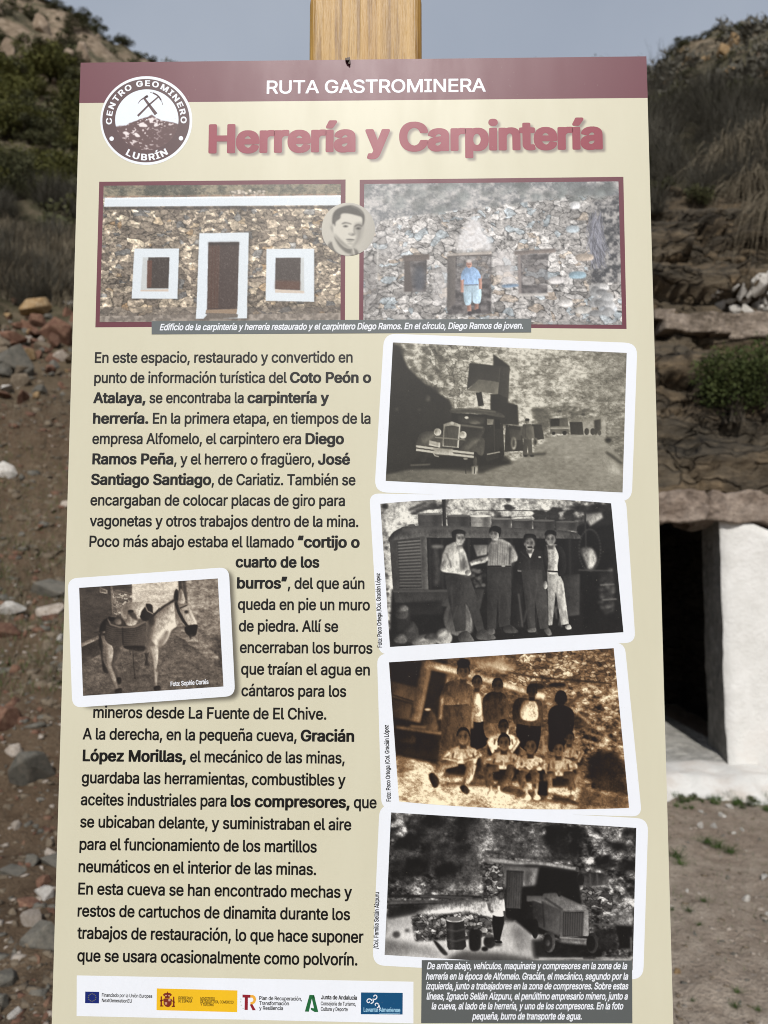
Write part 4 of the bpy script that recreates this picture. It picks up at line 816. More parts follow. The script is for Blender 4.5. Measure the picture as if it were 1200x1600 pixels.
# ---- the hill inside the round emblem (white sky, brown rubble print)
def art_emblem():
    c = Canvas(1200, 1140, .5, C8(228, 236, 246), seed=81)
    br = C8(98, 74, 74)
    n = c.noise(40, 3, 1.5)
    prof = np.interp(c.X, [280, 400, 440, 520, 600, 640, 680, 720, 800, 900], [672, 668, 640, 610, 588, 568, 585, 610, 632, 655])
    c.wash(np.clip((c.Y-prof-6*n)/5, 0, 1), br)
    spk = np.clip((c.noise(16, 2, 1.4)-.42)*6, 0, 1)*(c.Y > prof+6)*np.clip(1.15-(c.X-520)/260*(c.Y > 690), .1, 1)
    c.wash(spk, C8(216, 204, 204))
    for pts in ([(520, 660), (545, 640), (590, 655), (600, 680), (540, 678)], [(620, 615), (650, 590), (660, 620), (630, 645)], [(664, 660), (690, 640), (700, 660), (672, 680)], [(370, 735), (400, 722), (432, 742), (400, 752)], [(478, 745), (500, 735), (535, 770), (500, 775)], [(580, 850), (605, 860), (590, 866)], [(806, 750), (828, 744), (826, 756)]):
        c.blob(pts, C8(232, 224, 224), 2)
    return c.finish(.008, 1)
F_THIN = {
 'A': (480, [[5,-6,16,-12,94,-10,143,126,148,130,328,130,336,126,382,-3,388,-11,472,-10,475,6,374,282,286,518,280,521,202,521,190,516,6,12],[178,211,174,216,238,407,256,354,304,214,298,211]]),
 'E': (419, [[48,-6,60,-12,264,-12,378,-12,387,-6,388,60,384,67,144,69,137,72,138,216,360,217,366,220,368,228,367,294,354,298,144,298,137,300,138,438,372,440,384,444,385,510,384,516,378,520,60,521,49,516]]),
 'G': (520, [[212,-13,274,-19,334,-11,388,10,430,41,460,80,480,125,489,173,490,257,490,263,478,268,274,266,270,257,272,191,280,187,400,186,400,173,393,149,381,125,364,102,346,88,322,75,292,67,262,65,232,70,208,79,175,101,148,132,126,179,117,227,117,281,128,335,151,383,179,413,202,428,232,439,262,444,292,441,328,429,358,407,381,377,400,338,478,337,485,341,487,353,477,389,467,413,433,461,387,497,358,511,322,522,286,527,250,527,220,524,184,515,130,487,105,467,79,437,48,377,31,311,29,227,32,191,42,149,65,95,101,47,129,23,154,7]]),
 'I': (300, [[19,-6,31,-12,187,-12,271,-12,281,-6,280,66,271,69,199,69,195,78,196,438,271,440,280,444,282,450,281,516,271,521,247,521,31,521,19,516,20,444,31,440,105,438,106,102,105,72,103,69,31,69,21,66]]),
 'M': (628, [[48,-6,60,-12,102,-12,126,-12,134,-6,134,330,138,342,274,-6,282,-12,342,-12,354,-6,486,333,489,336,492,350,493,-6,498,-11,510,-12,570,-12,579,-6,580,198,580,510,576,519,474,521,465,516,340,192,318,126,312,127,290,192,163,516,156,521,54,520,48,510]]),
 'N': (523, [[48,-6,60,-12,120,-12,132,-11,137,-6,138,372,188,288,378,-10,462,-12,474,-9,475,516,468,521,426,521,396,521,387,516,387,150,384,141,148,516,138,521,108,521,60,521,49,516]]),
 'O': (533, [[211,-13,268,-19,316,-15,358,-3,400,19,436,50,461,83,483,125,499,179,505,239,503,299,493,353,472,407,448,444,412,480,370,506,322,522,268,528,220,524,178,512,136,490,106,466,72,425,50,383,36,335,28,269,30,209,40,155,59,107,82,70,118,32,160,4],[232,70,202,81,178,98,154,123,138,149,126,179,119,215,116,257,119,299,128,335,141,365,156,389,178,411,202,427,232,439,262,444,292,441,328,430,354,413,376,391,394,363,408,329,415,293,418,251,414,209,406,173,389,137,372,113,352,94,328,79,298,68,268,65]]),
 'R': (449, [[48,-6,54,-11,66,-12,126,-12,136,-6,137,186,234,186,240,183,342,-7,354,-12,432,-12,438,-9,440,0,438,10,335,198,335,204,366,222,390,246,407,276,417,306,421,336,421,372,416,402,406,432,388,462,371,480,330,505,276,518,54,520,48,510],[138,269,138,438,252,439,282,432,306,418,324,395,330,378,333,354,327,318,318,300,306,288,282,274,252,268]]),
 'S': (447, [[164,-15,212,-21,260,-19,308,-9,337,3,368,22,392,47,408,75,418,105,421,147,415,183,398,218,374,243,348,261,314,277,173,321,140,344,129,363,128,375,131,393,140,410,152,423,182,439,224,447,266,440,296,425,315,405,326,372,332,366,404,366,411,369,413,387,408,417,395,447,377,471,357,489,332,505,296,519,268,525,230,527,188,525,157,519,122,505,92,486,66,459,50,430,42,405,40,363,44,333,58,303,80,277,110,255,146,238,260,205,296,190,321,171,331,153,333,135,328,117,308,89,272,69,230,61,188,66,152,81,128,105,120,123,116,143,110,148,30,147,26,135,32,98,40,75,58,45,82,21,104,6,134,-7]]),
 'T': (449, [[181,-6,187,-12,235,-12,259,-12,268,-6,269,438,421,440,428,444,429,450,429,510,427,517,421,520,259,521,31,521,20,516,19,510,19,450,25,440,179,438]]),
 'U': (517, [[201,-15,246,-20,294,-18,330,-12,366,2,398,21,424,45,445,75,459,105,467,135,469,165,469,513,462,521,384,519,380,507,379,159,370,129,355,105,330,83,312,73,264,64,216,70,180,89,162,105,150,123,141,147,137,171,136,513,132,519,126,521,52,519,48,507,48,171,54,117,75,69,108,31,150,3]]),
 ' ': (188, []),
}
F_REG = {
 'A': (480, [[1,-12,16,-17,88,-17,100,-13,148,121,154,125,322,125,328,125,332,120,380,-12,394,-17,466,-17,478,-13,481,-6,480,12,378,288,291,522,280,526,208,526,186,522,0,12,-2,0],[184,217,183,222,238,386,252,348,295,222,292,216]]),
 'B': (456, [[45,-12,60,-17,258,-17,300,-14,332,-6,360,4,390,24,408,43,424,72,433,102,436,138,433,174,426,200,410,228,367,270,384,283,398,300,408,318,414,342,415,396,402,445,384,473,364,492,336,508,300,520,240,526,60,526,45,522,42,510,42,0],[144,77,144,211,150,214,258,213,288,206,312,190,329,168,337,138,330,111,310,90,288,79,258,74,150,74],[144,305,144,432,150,435,252,434,276,429,294,419,312,397,317,372,309,342,288,318,270,308,246,303]]),
 'C': (510, [[215,-19,256,-24,304,-22,345,-13,376,-1,406,16,436,42,463,77,480,113,491,155,489,173,478,177,400,177,393,173,372,125,343,95,323,83,298,74,274,70,250,71,214,82,184,101,160,126,137,167,123,227,122,263,125,299,142,353,172,397,190,413,214,427,244,436,268,439,298,435,322,427,359,401,377,377,394,335,406,331,472,331,487,335,491,341,491,353,481,395,466,427,442,461,400,497,352,520,298,531,238,531,202,525,172,516,142,501,112,480,70,433,51,401,39,371,25,311,22,239,30,173,49,113,76,67,112,29,158,-1]]),
 'D': (502, [[45,-12,60,-17,222,-17,294,-10,336,3,372,21,402,43,427,72,453,114,470,162,478,216,480,276,475,324,461,378,440,420,413,456,390,477,357,498,324,512,288,521,228,526,60,526,45,522,42,510,42,0],[144,77,144,432,228,435,264,430,306,414,336,390,354,367,366,342,375,312,380,276,380,240,376,204,368,174,354,144,322,108,300,93,276,83,222,74,150,74]]),
 'E': (419, [[45,-12,60,-17,378,-17,390,-14,393,-6,394,60,390,71,384,73,150,74,143,78,144,210,366,213,372,217,374,228,372,297,360,303,150,303,143,306,144,432,150,435,378,435,386,438,390,444,391,516,384,524,60,526,45,522,42,510,42,0]]),
 'F': (410, [[45,-12,54,-17,66,-17,132,-17,140,-12,143,0,144,204,348,204,362,210,365,282,358,294,150,295,144,298,144,432,150,435,258,435,372,435,383,438,388,450,388,510,384,522,378,525,60,526,48,524,42,516,42,0]]),
 'G': (520, [[215,-19,280,-24,340,-16,391,5,436,39,466,77,487,125,496,179,496,257,493,269,484,273,280,273,268,269,264,257,264,209,268,186,280,182,388,182,394,179,389,155,378,131,359,107,340,91,316,79,292,72,262,70,232,76,208,85,177,107,149,143,130,189,122,239,125,293,136,341,160,383,190,413,214,427,238,435,262,439,292,436,324,425,352,405,374,377,394,335,400,332,484,332,492,341,493,353,484,389,471,419,436,466,388,503,364,515,328,526,292,531,250,532,214,528,184,521,154,508,125,491,81,449,48,395,35,359,27,323,23,281,23,227,27,185,35,149,46,119,65,83,82,59,104,35,154,1,184,-12]]),
 'H': (517, [[45,-12,54,-17,132,-17,140,-12,143,-6,144,212,150,215,270,215,372,214,374,0,377,-12,384,-16,414,-17,462,-17,472,-12,475,0,475,516,472,522,462,526,390,526,377,522,374,510,372,306,150,306,144,308,143,312,143,516,140,522,132,525,60,526,45,522,42,510,42,0]]),
 'I': (300, [[16,-12,31,-17,187,-17,271,-17,285,-12,288,0,288,60,283,72,205,74,201,78,201,432,205,435,271,435,283,438,288,450,287,516,283,523,265,526,31,526,19,524,13,516,13,450,17,438,31,435,97,435,100,432,100,78,97,74,18,72,13,60,13,0]]),
 'J': (396, [[137,-19,171,-24,213,-23,249,-15,273,-6,299,11,318,29,335,53,347,83,355,143,354,515,351,522,339,526,267,526,256,521,253,509,253,383,253,137,243,101,228,83,207,71,183,67,159,72,141,83,127,101,120,119,116,179,111,187,27,189,17,185,15,179,18,101,27,71,39,46,57,24,79,5,105,-9]]),
 'L': (393, [[45,-12,60,-17,366,-17,377,-12,379,-6,380,60,378,68,372,73,150,74,144,77,143,288,143,516,140,522,132,525,66,526,48,524,42,516,42,0]]),
 'M': (628, [[45,-12,54,-17,126,-17,137,-12,140,-6,140,294,144,306,268,-6,271,-12,282,-17,348,-17,357,-12,480,299,483,300,486,313,486,-6,489,-12,498,-17,570,-17,582,-14,586,0,586,252,586,510,582,523,570,526,474,526,461,522,318,146,312,147,167,522,156,526,48,524,42,510,42,0]]),
 'N': (523, [[45,-12,54,-17,132,-17,140,-12,143,-6,144,349,371,-12,384,-17,432,-17,468,-17,479,-12,482,0,480,520,468,526,396,526,384,522,381,516,380,174,378,165,151,522,144,525,108,526,54,525,45,522,42,510,42,0]]),
 'O': (533, [[214,-19,268,-24,316,-20,362,-7,406,16,442,48,468,83,490,125,504,173,511,239,509,299,498,359,479,407,452,449,416,485,370,513,322,528,268,533,214,528,172,516,130,493,94,462,64,423,41,377,28,329,22,269,25,197,39,137,58,95,88,53,128,17,172,-7],[256,71,226,77,201,89,177,107,154,134,137,167,128,197,123,233,122,269,126,305,136,341,151,371,169,395,196,417,220,429,244,436,274,438,304,433,334,420,358,401,376,381,392,353,405,317,410,281,411,239,407,203,397,167,382,137,364,113,340,93,316,80,286,72]]),
 'P': (445, [[45,-12,54,-17,66,-17,132,-17,140,-12,143,0,144,168,258,169,306,177,336,187,360,201,383,222,397,240,411,264,422,300,427,336,426,372,421,402,411,432,397,456,378,478,360,493,330,510,276,523,60,526,45,522,42,510,42,0],[144,262,144,432,150,435,252,434,276,428,300,413,318,388,326,348,318,307,300,282,276,267,252,261,150,259]]),
 'R': (449, [[45,-12,54,-17,66,-17,132,-17,140,-12,143,0,143,180,180,181,234,180,338,-12,348,-17,372,-17,432,-17,443,-12,446,0,444,12,343,198,378,224,402,252,417,282,425,312,428,348,426,386,418,420,404,450,390,469,366,491,324,513,270,524,48,524,42,510,42,0],[144,275,144,432,150,435,252,434,282,426,302,414,319,390,327,354,320,318,303,294,282,280,252,273,150,272]]),
 'S': (447, [[167,-21,212,-26,260,-24,302,-17,338,-3,368,15,393,39,412,69,424,105,427,147,422,183,410,211,386,241,359,261,326,278,176,326,148,345,136,363,134,375,137,393,154,417,185,435,224,442,260,436,290,422,311,399,320,369,326,362,404,361,416,365,419,387,412,423,398,453,380,477,356,497,329,513,296,524,263,531,218,532,182,529,146,521,113,507,86,488,62,463,45,435,36,405,33,369,38,333,50,303,75,273,99,255,134,237,260,199,290,186,312,171,324,153,327,141,324,123,314,105,302,92,266,73,224,66,182,73,152,88,132,111,122,147,116,152,32,153,21,147,21,123,29,87,39,63,60,33,80,15,104,0,134,-13]]),
 'T': (449, [[177,-12,187,-17,259,-17,271,-13,275,-6,275,432,283,435,421,435,430,438,435,444,435,516,427,525,271,526,31,526,19,524,14,516,13,450,19,437,169,435,174,432,174,0]]),
 'U': (517, [[204,-21,246,-25,294,-24,336,-16,370,-3,402,17,427,39,449,69,466,105,476,165,476,513,474,520,462,526,390,526,378,522,374,507,372,159,363,129,348,106,324,86,301,75,258,69,217,75,183,93,158,123,147,147,143,171,141,519,126,526,48,524,43,519,42,507,42,171,50,111,72,63,108,23,150,-4]]),
 'V': (480, [[188,-12,202,-17,280,-17,292,-14,296,-6,480,498,481,516,478,522,466,526,394,526,380,522,256,167,244,129,238,130,100,521,88,526,10,525,1,522,-2,516,0,498]]),
 'X': (474, [[3,-12,18,-17,96,-17,107,-12,234,172,240,173,366,-12,378,-17,450,-17,462,-17,471,-12,474,0,472,12,300,264,462,496,464,516,462,522,450,526,372,526,360,523,240,347,234,351,119,522,108,526,36,526,14,522,11,510,13,498,174,264,174,258,2,12,0,0]]),
 'Y': (472, [[188,-12,202,-17,268,-17,283,-12,287,0,289,204,473,504,470,522,460,526,376,526,366,522,255,342,238,310,232,316,106,522,94,526,10,525,1,522,-2,516,0,498,184,201,185,0]]),
 'a': (389, [[115,-21,150,-25,198,-23,228,-14,258,3,259,-9,270,-17,342,-17,354,-10,355,249,352,291,341,327,314,363,282,384,240,397,180,401,126,392,78,370,49,345,33,321,23,297,23,285,30,276,90,258,108,257,115,261,132,287,150,301,174,311,198,314,222,309,240,299,250,285,256,267,257,255,246,247,126,229,78,214,46,195,23,165,14,135,12,105,15,75,25,45,40,21,66,-1,84,-11],[162,63,138,69,120,82,111,99,114,119,126,133,144,142,210,155,252,162,256,159,257,135,250,111,239,93,216,74,192,65]]),
 'b': (424, [[185,-21,238,-25,286,-18,322,-1,358,29,385,69,401,117,408,165,406,231,398,273,380,315,354,351,322,378,274,397,220,401,172,393,136,373,132,381,132,399,130,520,118,526,46,525,36,519,34,513,34,-3,40,-15,46,-17,118,-17,125,-15,130,-9,132,3,136,5,160,-11],[196,68,166,87,154,102,143,123,132,171,134,225,149,267,172,296,190,307,208,312,242,309,257,303,274,290,297,255,309,207,306,153,292,111,268,81,250,70,232,65,214,64]]),
 'c': (396, [[160,-21,226,-25,256,-21,286,-11,314,3,337,21,358,45,370,65,381,99,380,111,376,117,316,133,298,134,289,129,274,98,250,75,232,67,208,63,184,67,160,80,142,97,127,123,116,171,118,219,131,261,143,279,160,297,178,307,196,312,214,312,238,307,255,297,268,285,287,249,298,245,310,245,372,261,379,267,379,285,360,327,334,358,298,382,250,398,184,400,154,395,124,385,96,369,75,351,54,327,37,297,22,250,16,201,19,141,31,93,53,51,82,18,118,-6]]),
 'd': (424, [[151,-21,190,-25,232,-22,262,-13,292,7,295,-9,304,-16,376,-17,384,-15,389,-9,390,513,388,521,378,525,303,525,294,519,292,513,292,483,292,371,256,392,226,400,172,400,130,391,94,372,65,345,41,309,27,273,17,225,16,171,23,117,35,81,58,40,82,14,116,-9],[178,69,160,79,145,93,125,129,115,177,118,225,133,267,159,297,190,311,208,313,227,309,257,291,272,273,282,255,293,201,289,147,276,111,250,79,232,69,214,65,196,64]]),
 'e': (404, [[162,-21,202,-25,244,-24,280,-16,312,-3,340,16,365,45,382,79,383,99,376,107,316,122,298,122,290,117,274,89,256,74,226,64,196,65,166,75,143,93,124,123,118,149,124,152,382,153,388,158,390,165,389,213,379,279,358,325,328,360,283,387,226,401,166,398,136,391,112,380,70,347,40,303,22,249,16,183,23,117,41,69,72,27,112,-3],[124,238,120,243,122,249,138,279,157,297,178,308,202,313,220,312,244,303,262,289,282,255,286,243,280,238]]),
 'f': (254, [[65,-12,78,-17,144,-17,156,-14,160,-6,160,306,168,310,239,312,245,318,247,330,245,390,234,396,162,397,162,432,172,450,185,456,198,457,228,451,242,456,260,510,261,528,258,534,246,539,198,547,156,544,120,532,95,516,72,484,64,456,60,397,0,396,-10,390,-11,318,0,310,54,310,62,306,62,0]]),
 'g': (425, [[152,-163,190,-167,232,-167,268,-162,298,-153,327,-139,346,-125,365,-103,379,-79,386,-55,391,-19,390,389,383,395,376,396,304,396,296,389,292,371,262,390,232,399,184,401,143,395,112,383,82,362,57,335,36,299,25,269,18,233,17,155,31,95,46,65,64,41,88,20,113,5,142,-6,172,-11,208,-12,238,-8,262,-1,293,17,292,-19,284,-43,268,-61,238,-76,202,-80,172,-75,146,-61,118,-29,106,-24,88,-26,34,-59,32,-73,36,-85,70,-125,106,-148],[196,77,161,89,136,114,119,155,115,203,125,251,147,287,178,308,214,312,232,308,249,299,274,273,290,233,293,179,285,137,277,119,264,101,249,89,232,80]]),
 'h': (410, [[37,-12,46,-17,118,-17,130,-11,132,228,135,252,145,276,160,294,180,306,208,312,232,308,250,299,265,282,275,258,278,234,278,0,280,-12,292,-17,370,-15,376,0,376,222,374,270,366,312,352,342,328,369,310,382,286,393,238,401,184,397,160,389,136,375,132,384,130,520,118,526,40,524,34,510,34,0]]),
 'i': (167, [[37,-12,47,-17,119,-17,129,-12,132,-6,132,384,125,395,47,396,41,395,35,387,34,0],[53,462,77,456,107,459,125,468,139,486,145,510,142,534,131,553,113,566,95,570,65,569,47,561,31,546,24,528,24,498,35,476]]),
 'j': (167, [[-25,-155,-16,-159,26,-159,50,-155,74,-146,92,-135,107,-119,118,-101,127,-77,132,-35,132,379,130,391,122,396,44,396,36,391,34,385,34,-35,29,-53,20,-64,8,-69,-21,-71,-27,-77,-28,-143],[68,457,98,457,116,462,132,475,142,493,144,523,136,547,122,561,98,570,68,570,50,563,32,547,24,529,24,499,31,481,50,463]]),
 'l': (189, [[98,-15,130,-19,166,-18,190,-13,197,-9,199,-3,199,9,184,68,172,71,142,70,136,75,133,87,131,519,118,526,46,525,36,519,34,513,35,63,40,39,52,15,76,-6]]),
 'm': (610, [[37,-12,46,-17,118,-17,130,-11,134,258,141,276,154,294,172,306,196,313,214,311,232,303,247,288,254,270,256,0,259,-12,268,-17,340,-17,352,-10,355,258,360,276,370,291,382,302,400,310,424,313,448,306,464,294,474,276,477,252,477,48,478,-6,484,-15,562,-17,572,-12,575,-6,574,282,562,330,550,351,532,372,496,393,448,403,412,402,376,393,346,377,322,356,316,358,298,378,281,390,244,401,214,403,184,399,160,391,136,377,133,378,129,390,118,396,46,396,36,390,34,384,34,0]]),
 'n': (410, [[37,-12,46,-17,118,-17,130,-11,134,246,142,270,154,287,172,302,190,309,220,311,244,303,261,288,273,264,277,240,278,0,280,-12,292,-17,352,-17,364,-17,373,-12,376,0,376,96,375,252,372,288,358,330,346,350,328,369,295,390,250,400,214,401,184,397,160,389,136,375,130,378,129,390,118,396,44,396,36,390,34,384,34,0]]),
 'o': (415, [[160,-21,196,-25,244,-23,280,-14,314,3,343,27,367,57,384,93,394,129,399,177,397,231,388,273,372,309,347,345,319,369,286,388,244,399,208,401,166,398,130,388,100,372,75,351,50,321,32,285,21,249,16,201,17,153,25,111,40,73,62,39,88,13,118,-6],[178,69,160,80,145,93,125,129,115,177,119,225,134,267,161,297,178,307,196,312,232,309,262,291,287,255,295,231,300,201,296,147,279,105,250,75,232,67,214,64]]),
 'p': (424, [[37,-155,46,-159,88,-160,118,-160,129,-155,132,-143,132,-5,136,5,160,-11,190,-22,232,-25,268,-22,298,-13,328,3,354,25,373,49,391,85,402,121,408,163,408,211,403,253,393,289,376,323,358,347,338,367,316,381,292,392,262,399,226,401,190,398,160,388,136,372,131,379,128,391,118,396,46,396,36,391,34,379,34,-143],[202,66,184,73,168,85,144,121,132,169,133,217,144,259,166,290,196,309,232,312,250,307,268,296,281,283,293,265,308,217,308,169,296,121,287,103,272,85,256,73,238,66,220,64]]),
 'q': (424, [[295,-155,310,-160,376,-160,387,-155,390,-149,388,391,376,396,304,396,296,391,292,370,259,391,220,400,166,400,118,386,88,367,63,343,43,313,28,277,18,235,16,187,19,139,29,97,48,55,71,25,100,1,136,-17,178,-25,226,-23,262,-13,292,8,292,-143],[190,65,172,72,154,84,131,115,117,163,116,211,129,259,149,289,166,302,184,310,202,313,220,311,238,305,254,295,277,265,286,244,291,217,291,163,278,115,256,85,226,67,208,64]]),
 'r': (259, [[37,-12,46,-17,118,-17,130,-11,134,252,148,281,172,300,196,308,250,306,260,312,262,390,256,398,238,401,178,398,154,390,136,380,130,381,129,390,118,396,46,396,36,390,34,0]]),
 's': (365, [[131,-21,167,-25,209,-24,245,-18,275,-7,305,11,323,29,338,51,346,75,350,105,346,141,335,166,316,189,299,202,269,216,155,247,141,255,130,267,128,279,138,297,161,311,185,315,209,312,227,303,258,261,279,261,335,274,341,279,342,297,333,321,323,340,305,362,267,387,221,399,155,400,101,385,75,369,59,355,41,331,31,303,28,267,33,237,43,213,63,189,83,175,113,162,221,133,239,123,249,105,242,87,227,74,203,65,179,62,155,66,131,80,119,95,111,117,101,123,88,123,29,111,19,105,17,87,22,69,32,45,45,27,59,13,83,-4]]),
 't': (227, [[125,-17,156,-21,204,-19,228,-11,232,1,216,67,204,71,162,68,152,73,146,85,145,307,150,310,210,310,218,313,222,325,222,379,220,391,210,396,146,397,144,463,143,481,134,487,54,487,46,475,45,397,-6,394,-12,379,-12,325,-8,313,0,310,42,310,46,307,47,85,54,43,63,25,78,7,102,-9]]),
 'u': (410, [[138,-18,172,-22,214,-20,250,-9,274,5,279,0,282,-12,292,-17,364,-17,373,-12,375,-6,375,384,374,390,364,396,292,396,280,391,278,378,277,144,270,114,259,96,238,78,202,67,172,73,160,80,145,96,137,114,132,138,130,390,118,396,40,394,36,390,34,378,34,132,39,84,52,48,76,15,100,-3]]),
 'v': (389, [[147,-12,161,-17,221,-17,233,-17,242,-12,389,372,388,390,377,396,299,396,288,390,209,171,197,135,191,140,101,390,89,396,17,396,5,394,0,390,2,366]]),
 'x': (379, [[5,-12,20,-17,104,-15,188,113,272,-14,284,-17,356,-17,373,-12,376,0,374,12,249,192,366,366,370,378,369,390,356,396,272,396,264,390,194,280,188,277,117,390,110,395,26,396,14,393,10,384,14,366,129,198,129,192,5,12,2,0]]),
 'y': (389, [[47,-158,107,-162,149,-152,185,-128,210,-92,389,370,390,382,384,394,377,396,293,394,287,386,209,171,197,136,191,140,101,390,89,396,17,396,5,394,0,388,0,370,142,-2,123,-50,107,-68,95,-73,59,-69,46,-74,29,-140,33,-152]]),
 'z': (380, [[26,-12,35,-17,125,-17,341,-17,354,-12,357,0,357,60,350,72,173,73,164,78,347,318,351,330,351,378,347,393,335,396,47,396,35,394,31,390,30,318,35,308,216,306,27,60,23,48,23,0]]),
 'á': (389, [[115,-21,150,-25,198,-23,228,-14,258,3,259,-9,270,-17,342,-17,354,-10,355,249,352,291,341,327,314,363,282,384,240,397,180,401,126,392,78,370,49,345,33,321,23,297,23,285,30,276,90,258,108,257,115,261,132,287,150,301,174,311,198,314,222,309,240,299,250,285,256,267,257,255,246,247,126,229,78,214,46,195,23,165,14,135,12,105,15,75,25,45,40,21,66,-1,84,-11],[162,63,138,69,120,82,111,99,114,119,126,133,144,142,210,155,252,162,256,159,257,135,250,111,239,93,216,74,192,65],[146,447,162,442,216,442,228,446,295,549,296,567,292,573,282,576,216,576,196,573,146,471,144,459]]),
 'é': (404, [[162,-21,202,-25,244,-24,280,-16,312,-3,340,16,365,45,382,79,383,99,376,107,316,122,298,122,290,117,274,89,256,74,226,64,196,65,166,75,143,93,124,123,118,149,124,152,382,153,388,158,390,165,389,213,379,279,358,325,328,360,283,387,226,401,166,398,136,391,112,380,70,347,40,303,22,249,16,183,23,117,41,69,72,27,112,-3],[124,238,120,243,122,249,138,279,157,297,178,308,202,313,220,312,244,303,262,289,282,255,286,243,280,238],[161,447,172,442,190,442,232,442,243,447,310,549,311,567,306,573,298,576,226,576,211,573,161,471,158,459]]),
 'í': (167, [[37,-12,46,-17,118,-17,129,-12,132,-6,132,384,130,390,124,395,46,396,36,390,34,384,34,0],[45,444,119,444,190,550,190,568,184,575,100,576,88,570,39,468,39,450]]),
 'ó': (415, [[160,-21,196,-25,244,-23,280,-14,314,3,343,27,367,57,384,93,394,129,399,177,397,231,388,273,372,309,347,345,319,369,286,388,244,399,208,401,166,398,130,388,100,372,75,351,50,321,32,285,21,249,16,201,17,153,25,111,40,73,62,39,88,13,118,-6],[178,69,160,80,145,93,125,129,115,177,119,225,134,267,161,297,178,307,196,312,232,309,262,291,287,255,295,231,300,201,296,147,279,105,250,75,232,67,214,64],[164,447,178,442,244,444,314,549,314,567,310,573,298,576,226,576,214,572,165,471,162,459]]),
 'ú': (410, [[138,-18,172,-22,214,-20,250,-9,274,5,279,0,282,-12,292,-17,364,-17,373,-12,375,-6,375,384,374,390,364,396,292,396,280,391,278,378,277,144,270,114,259,96,238,78,202,67,172,73,160,80,145,96,137,114,132,138,130,390,118,396,40,394,36,390,34,378,34,132,39,84,52,48,76,15,100,-3],[165,444,178,442,241,444,309,546,312,558,310,571,298,576,226,576,214,575,209,570,161,468,160,450]]),
 'ñ': (410, [[37,-12,46,-17,118,-17,130,-11,134,246,142,270,154,287,172,302,190,309,220,311,244,303,261,288,273,264,277,240,278,0,280,-12,292,-17,352,-17,364,-17,373,-12,376,0,376,96,375,252,372,288,358,330,346,350,328,369,295,390,250,400,214,401,184,397,160,389,136,375,130,378,129,390,118,396,44,396,36,390,34,384,34,0],[97,462,160,462,166,468,172,484,208,467,232,460,262,460,286,467,306,486,319,516,322,552,321,558,310,564,250,562,238,539,202,557,183,564,148,565,124,558,106,543,93,516,87,474,89,468]]),
 'ü': (410, [[138,-18,172,-22,214,-20,250,-9,274,5,279,0,282,-12,292,-17,364,-17,373,-12,375,-6,375,384,374,390,364,396,292,396,280,391,278,378,277,144,270,114,259,96,238,78,202,67,172,73,160,80,145,96,137,114,132,138,130,390,118,396,40,394,36,390,34,378,34,132,39,84,52,48,76,15,100,-3],[122,456,148,457,166,463,184,480,191,498,191,528,184,545,166,563,148,569,118,569,100,563,83,546,75,528,75,498,82,480,100,463],[266,456,292,457,310,463,328,480,335,498,335,522,328,545,310,563,292,569,262,569,244,563,226,546,219,528,219,498,226,480,244,463]]),
 '.': (188, [[67,-17,91,-21,121,-18,142,-5,155,13,159,37,155,67,144,85,121,100,91,104,67,99,49,88,37,71,31,49,34,19,49,-5]]),
 ',': (188, [[22,-132,31,-136,61,-136,91,-136,100,-132,154,60,155,78,151,85,139,88,67,88,53,84,19,-114]]),
 ':': (188, [[67,-17,91,-21,121,-18,142,-5,155,13,159,37,155,67,144,85,121,100,91,104,67,99,49,88,37,71,31,49,34,19,49,-5],[65,259,85,254,115,256,136,265,152,283,159,307,157,337,145,359,127,373,103,379,73,376,54,367,38,349,31,325,34,295,43,276]]),
 '“': (300, [[25,342,34,338,52,338,112,338,125,342,158,540,158,552,154,559,142,562,88,562,76,555,22,360],[145,342,154,338,172,338,232,338,245,342,278,540,278,552,274,559,262,562,208,562,196,555,142,360]]),
 '”': (300, [[25,342,34,338,64,338,94,338,103,342,157,534,158,552,154,559,142,562,70,562,55,558,22,360],[145,342,154,338,184,338,214,338,223,342,277,534,278,552,274,559,262,562,190,562,175,558,142,360]]),
 '/': (249, [[-1,-89,8,-93,74,-93,86,-90,89,-83,252,523,253,541,248,547,176,550,165,547,161,541,-3,-65,-4,-83]]),
 'Í': (300, [[16,-12,31,-17,187,-17,271,-17,285,-12,288,0,288,60,283,72,205,74,201,78,201,432,205,435,271,435,283,438,288,450,287,516,283,523,265,526,31,526,19,524,13,516,13,450,17,438,31,435,97,435,100,432,100,78,97,74,18,72,13,60,13,0],[108,576,121,571,145,571,181,572,189,576,256,678,258,690,255,702,241,706,169,706,157,702,107,600,105,588]]),
 'Ñ': (523, [[45,-12,54,-17,132,-17,140,-12,143,-6,144,349,371,-12,384,-17,432,-17,468,-17,479,-12,482,0,480,520,468,526,396,526,384,522,381,516,380,174,378,165,151,522,144,525,108,526,54,525,45,522,42,510,42,0],[148,594,162,590,216,591,222,596,228,614,264,597,288,590,318,589,336,593,355,606,371,630,378,660,378,687,366,693,312,693,304,690,298,672,294,669,264,685,240,693,210,694,186,690,168,678,153,654,145,618,145,600]]),
 '0': (453, [[180,-19,227,-24,269,-20,305,-9,335,9,365,38,387,71,405,113,416,161,423,227,422,299,414,359,398,413,377,455,347,490,311,515,275,527,227,533,185,529,149,518,119,501,89,472,66,437,48,395,36,341,30,281,31,209,39,149,55,95,77,53,107,17,143,-7],[209,69,185,81,170,95,155,117,144,143,134,179,129,215,130,299,143,365,155,392,169,413,185,428,203,438,227,442,245,440,264,431,284,413,299,390,310,365,323,299,323,209,309,143,287,100,271,83,251,72,227,67]]),
 ' ': (188, []),
}
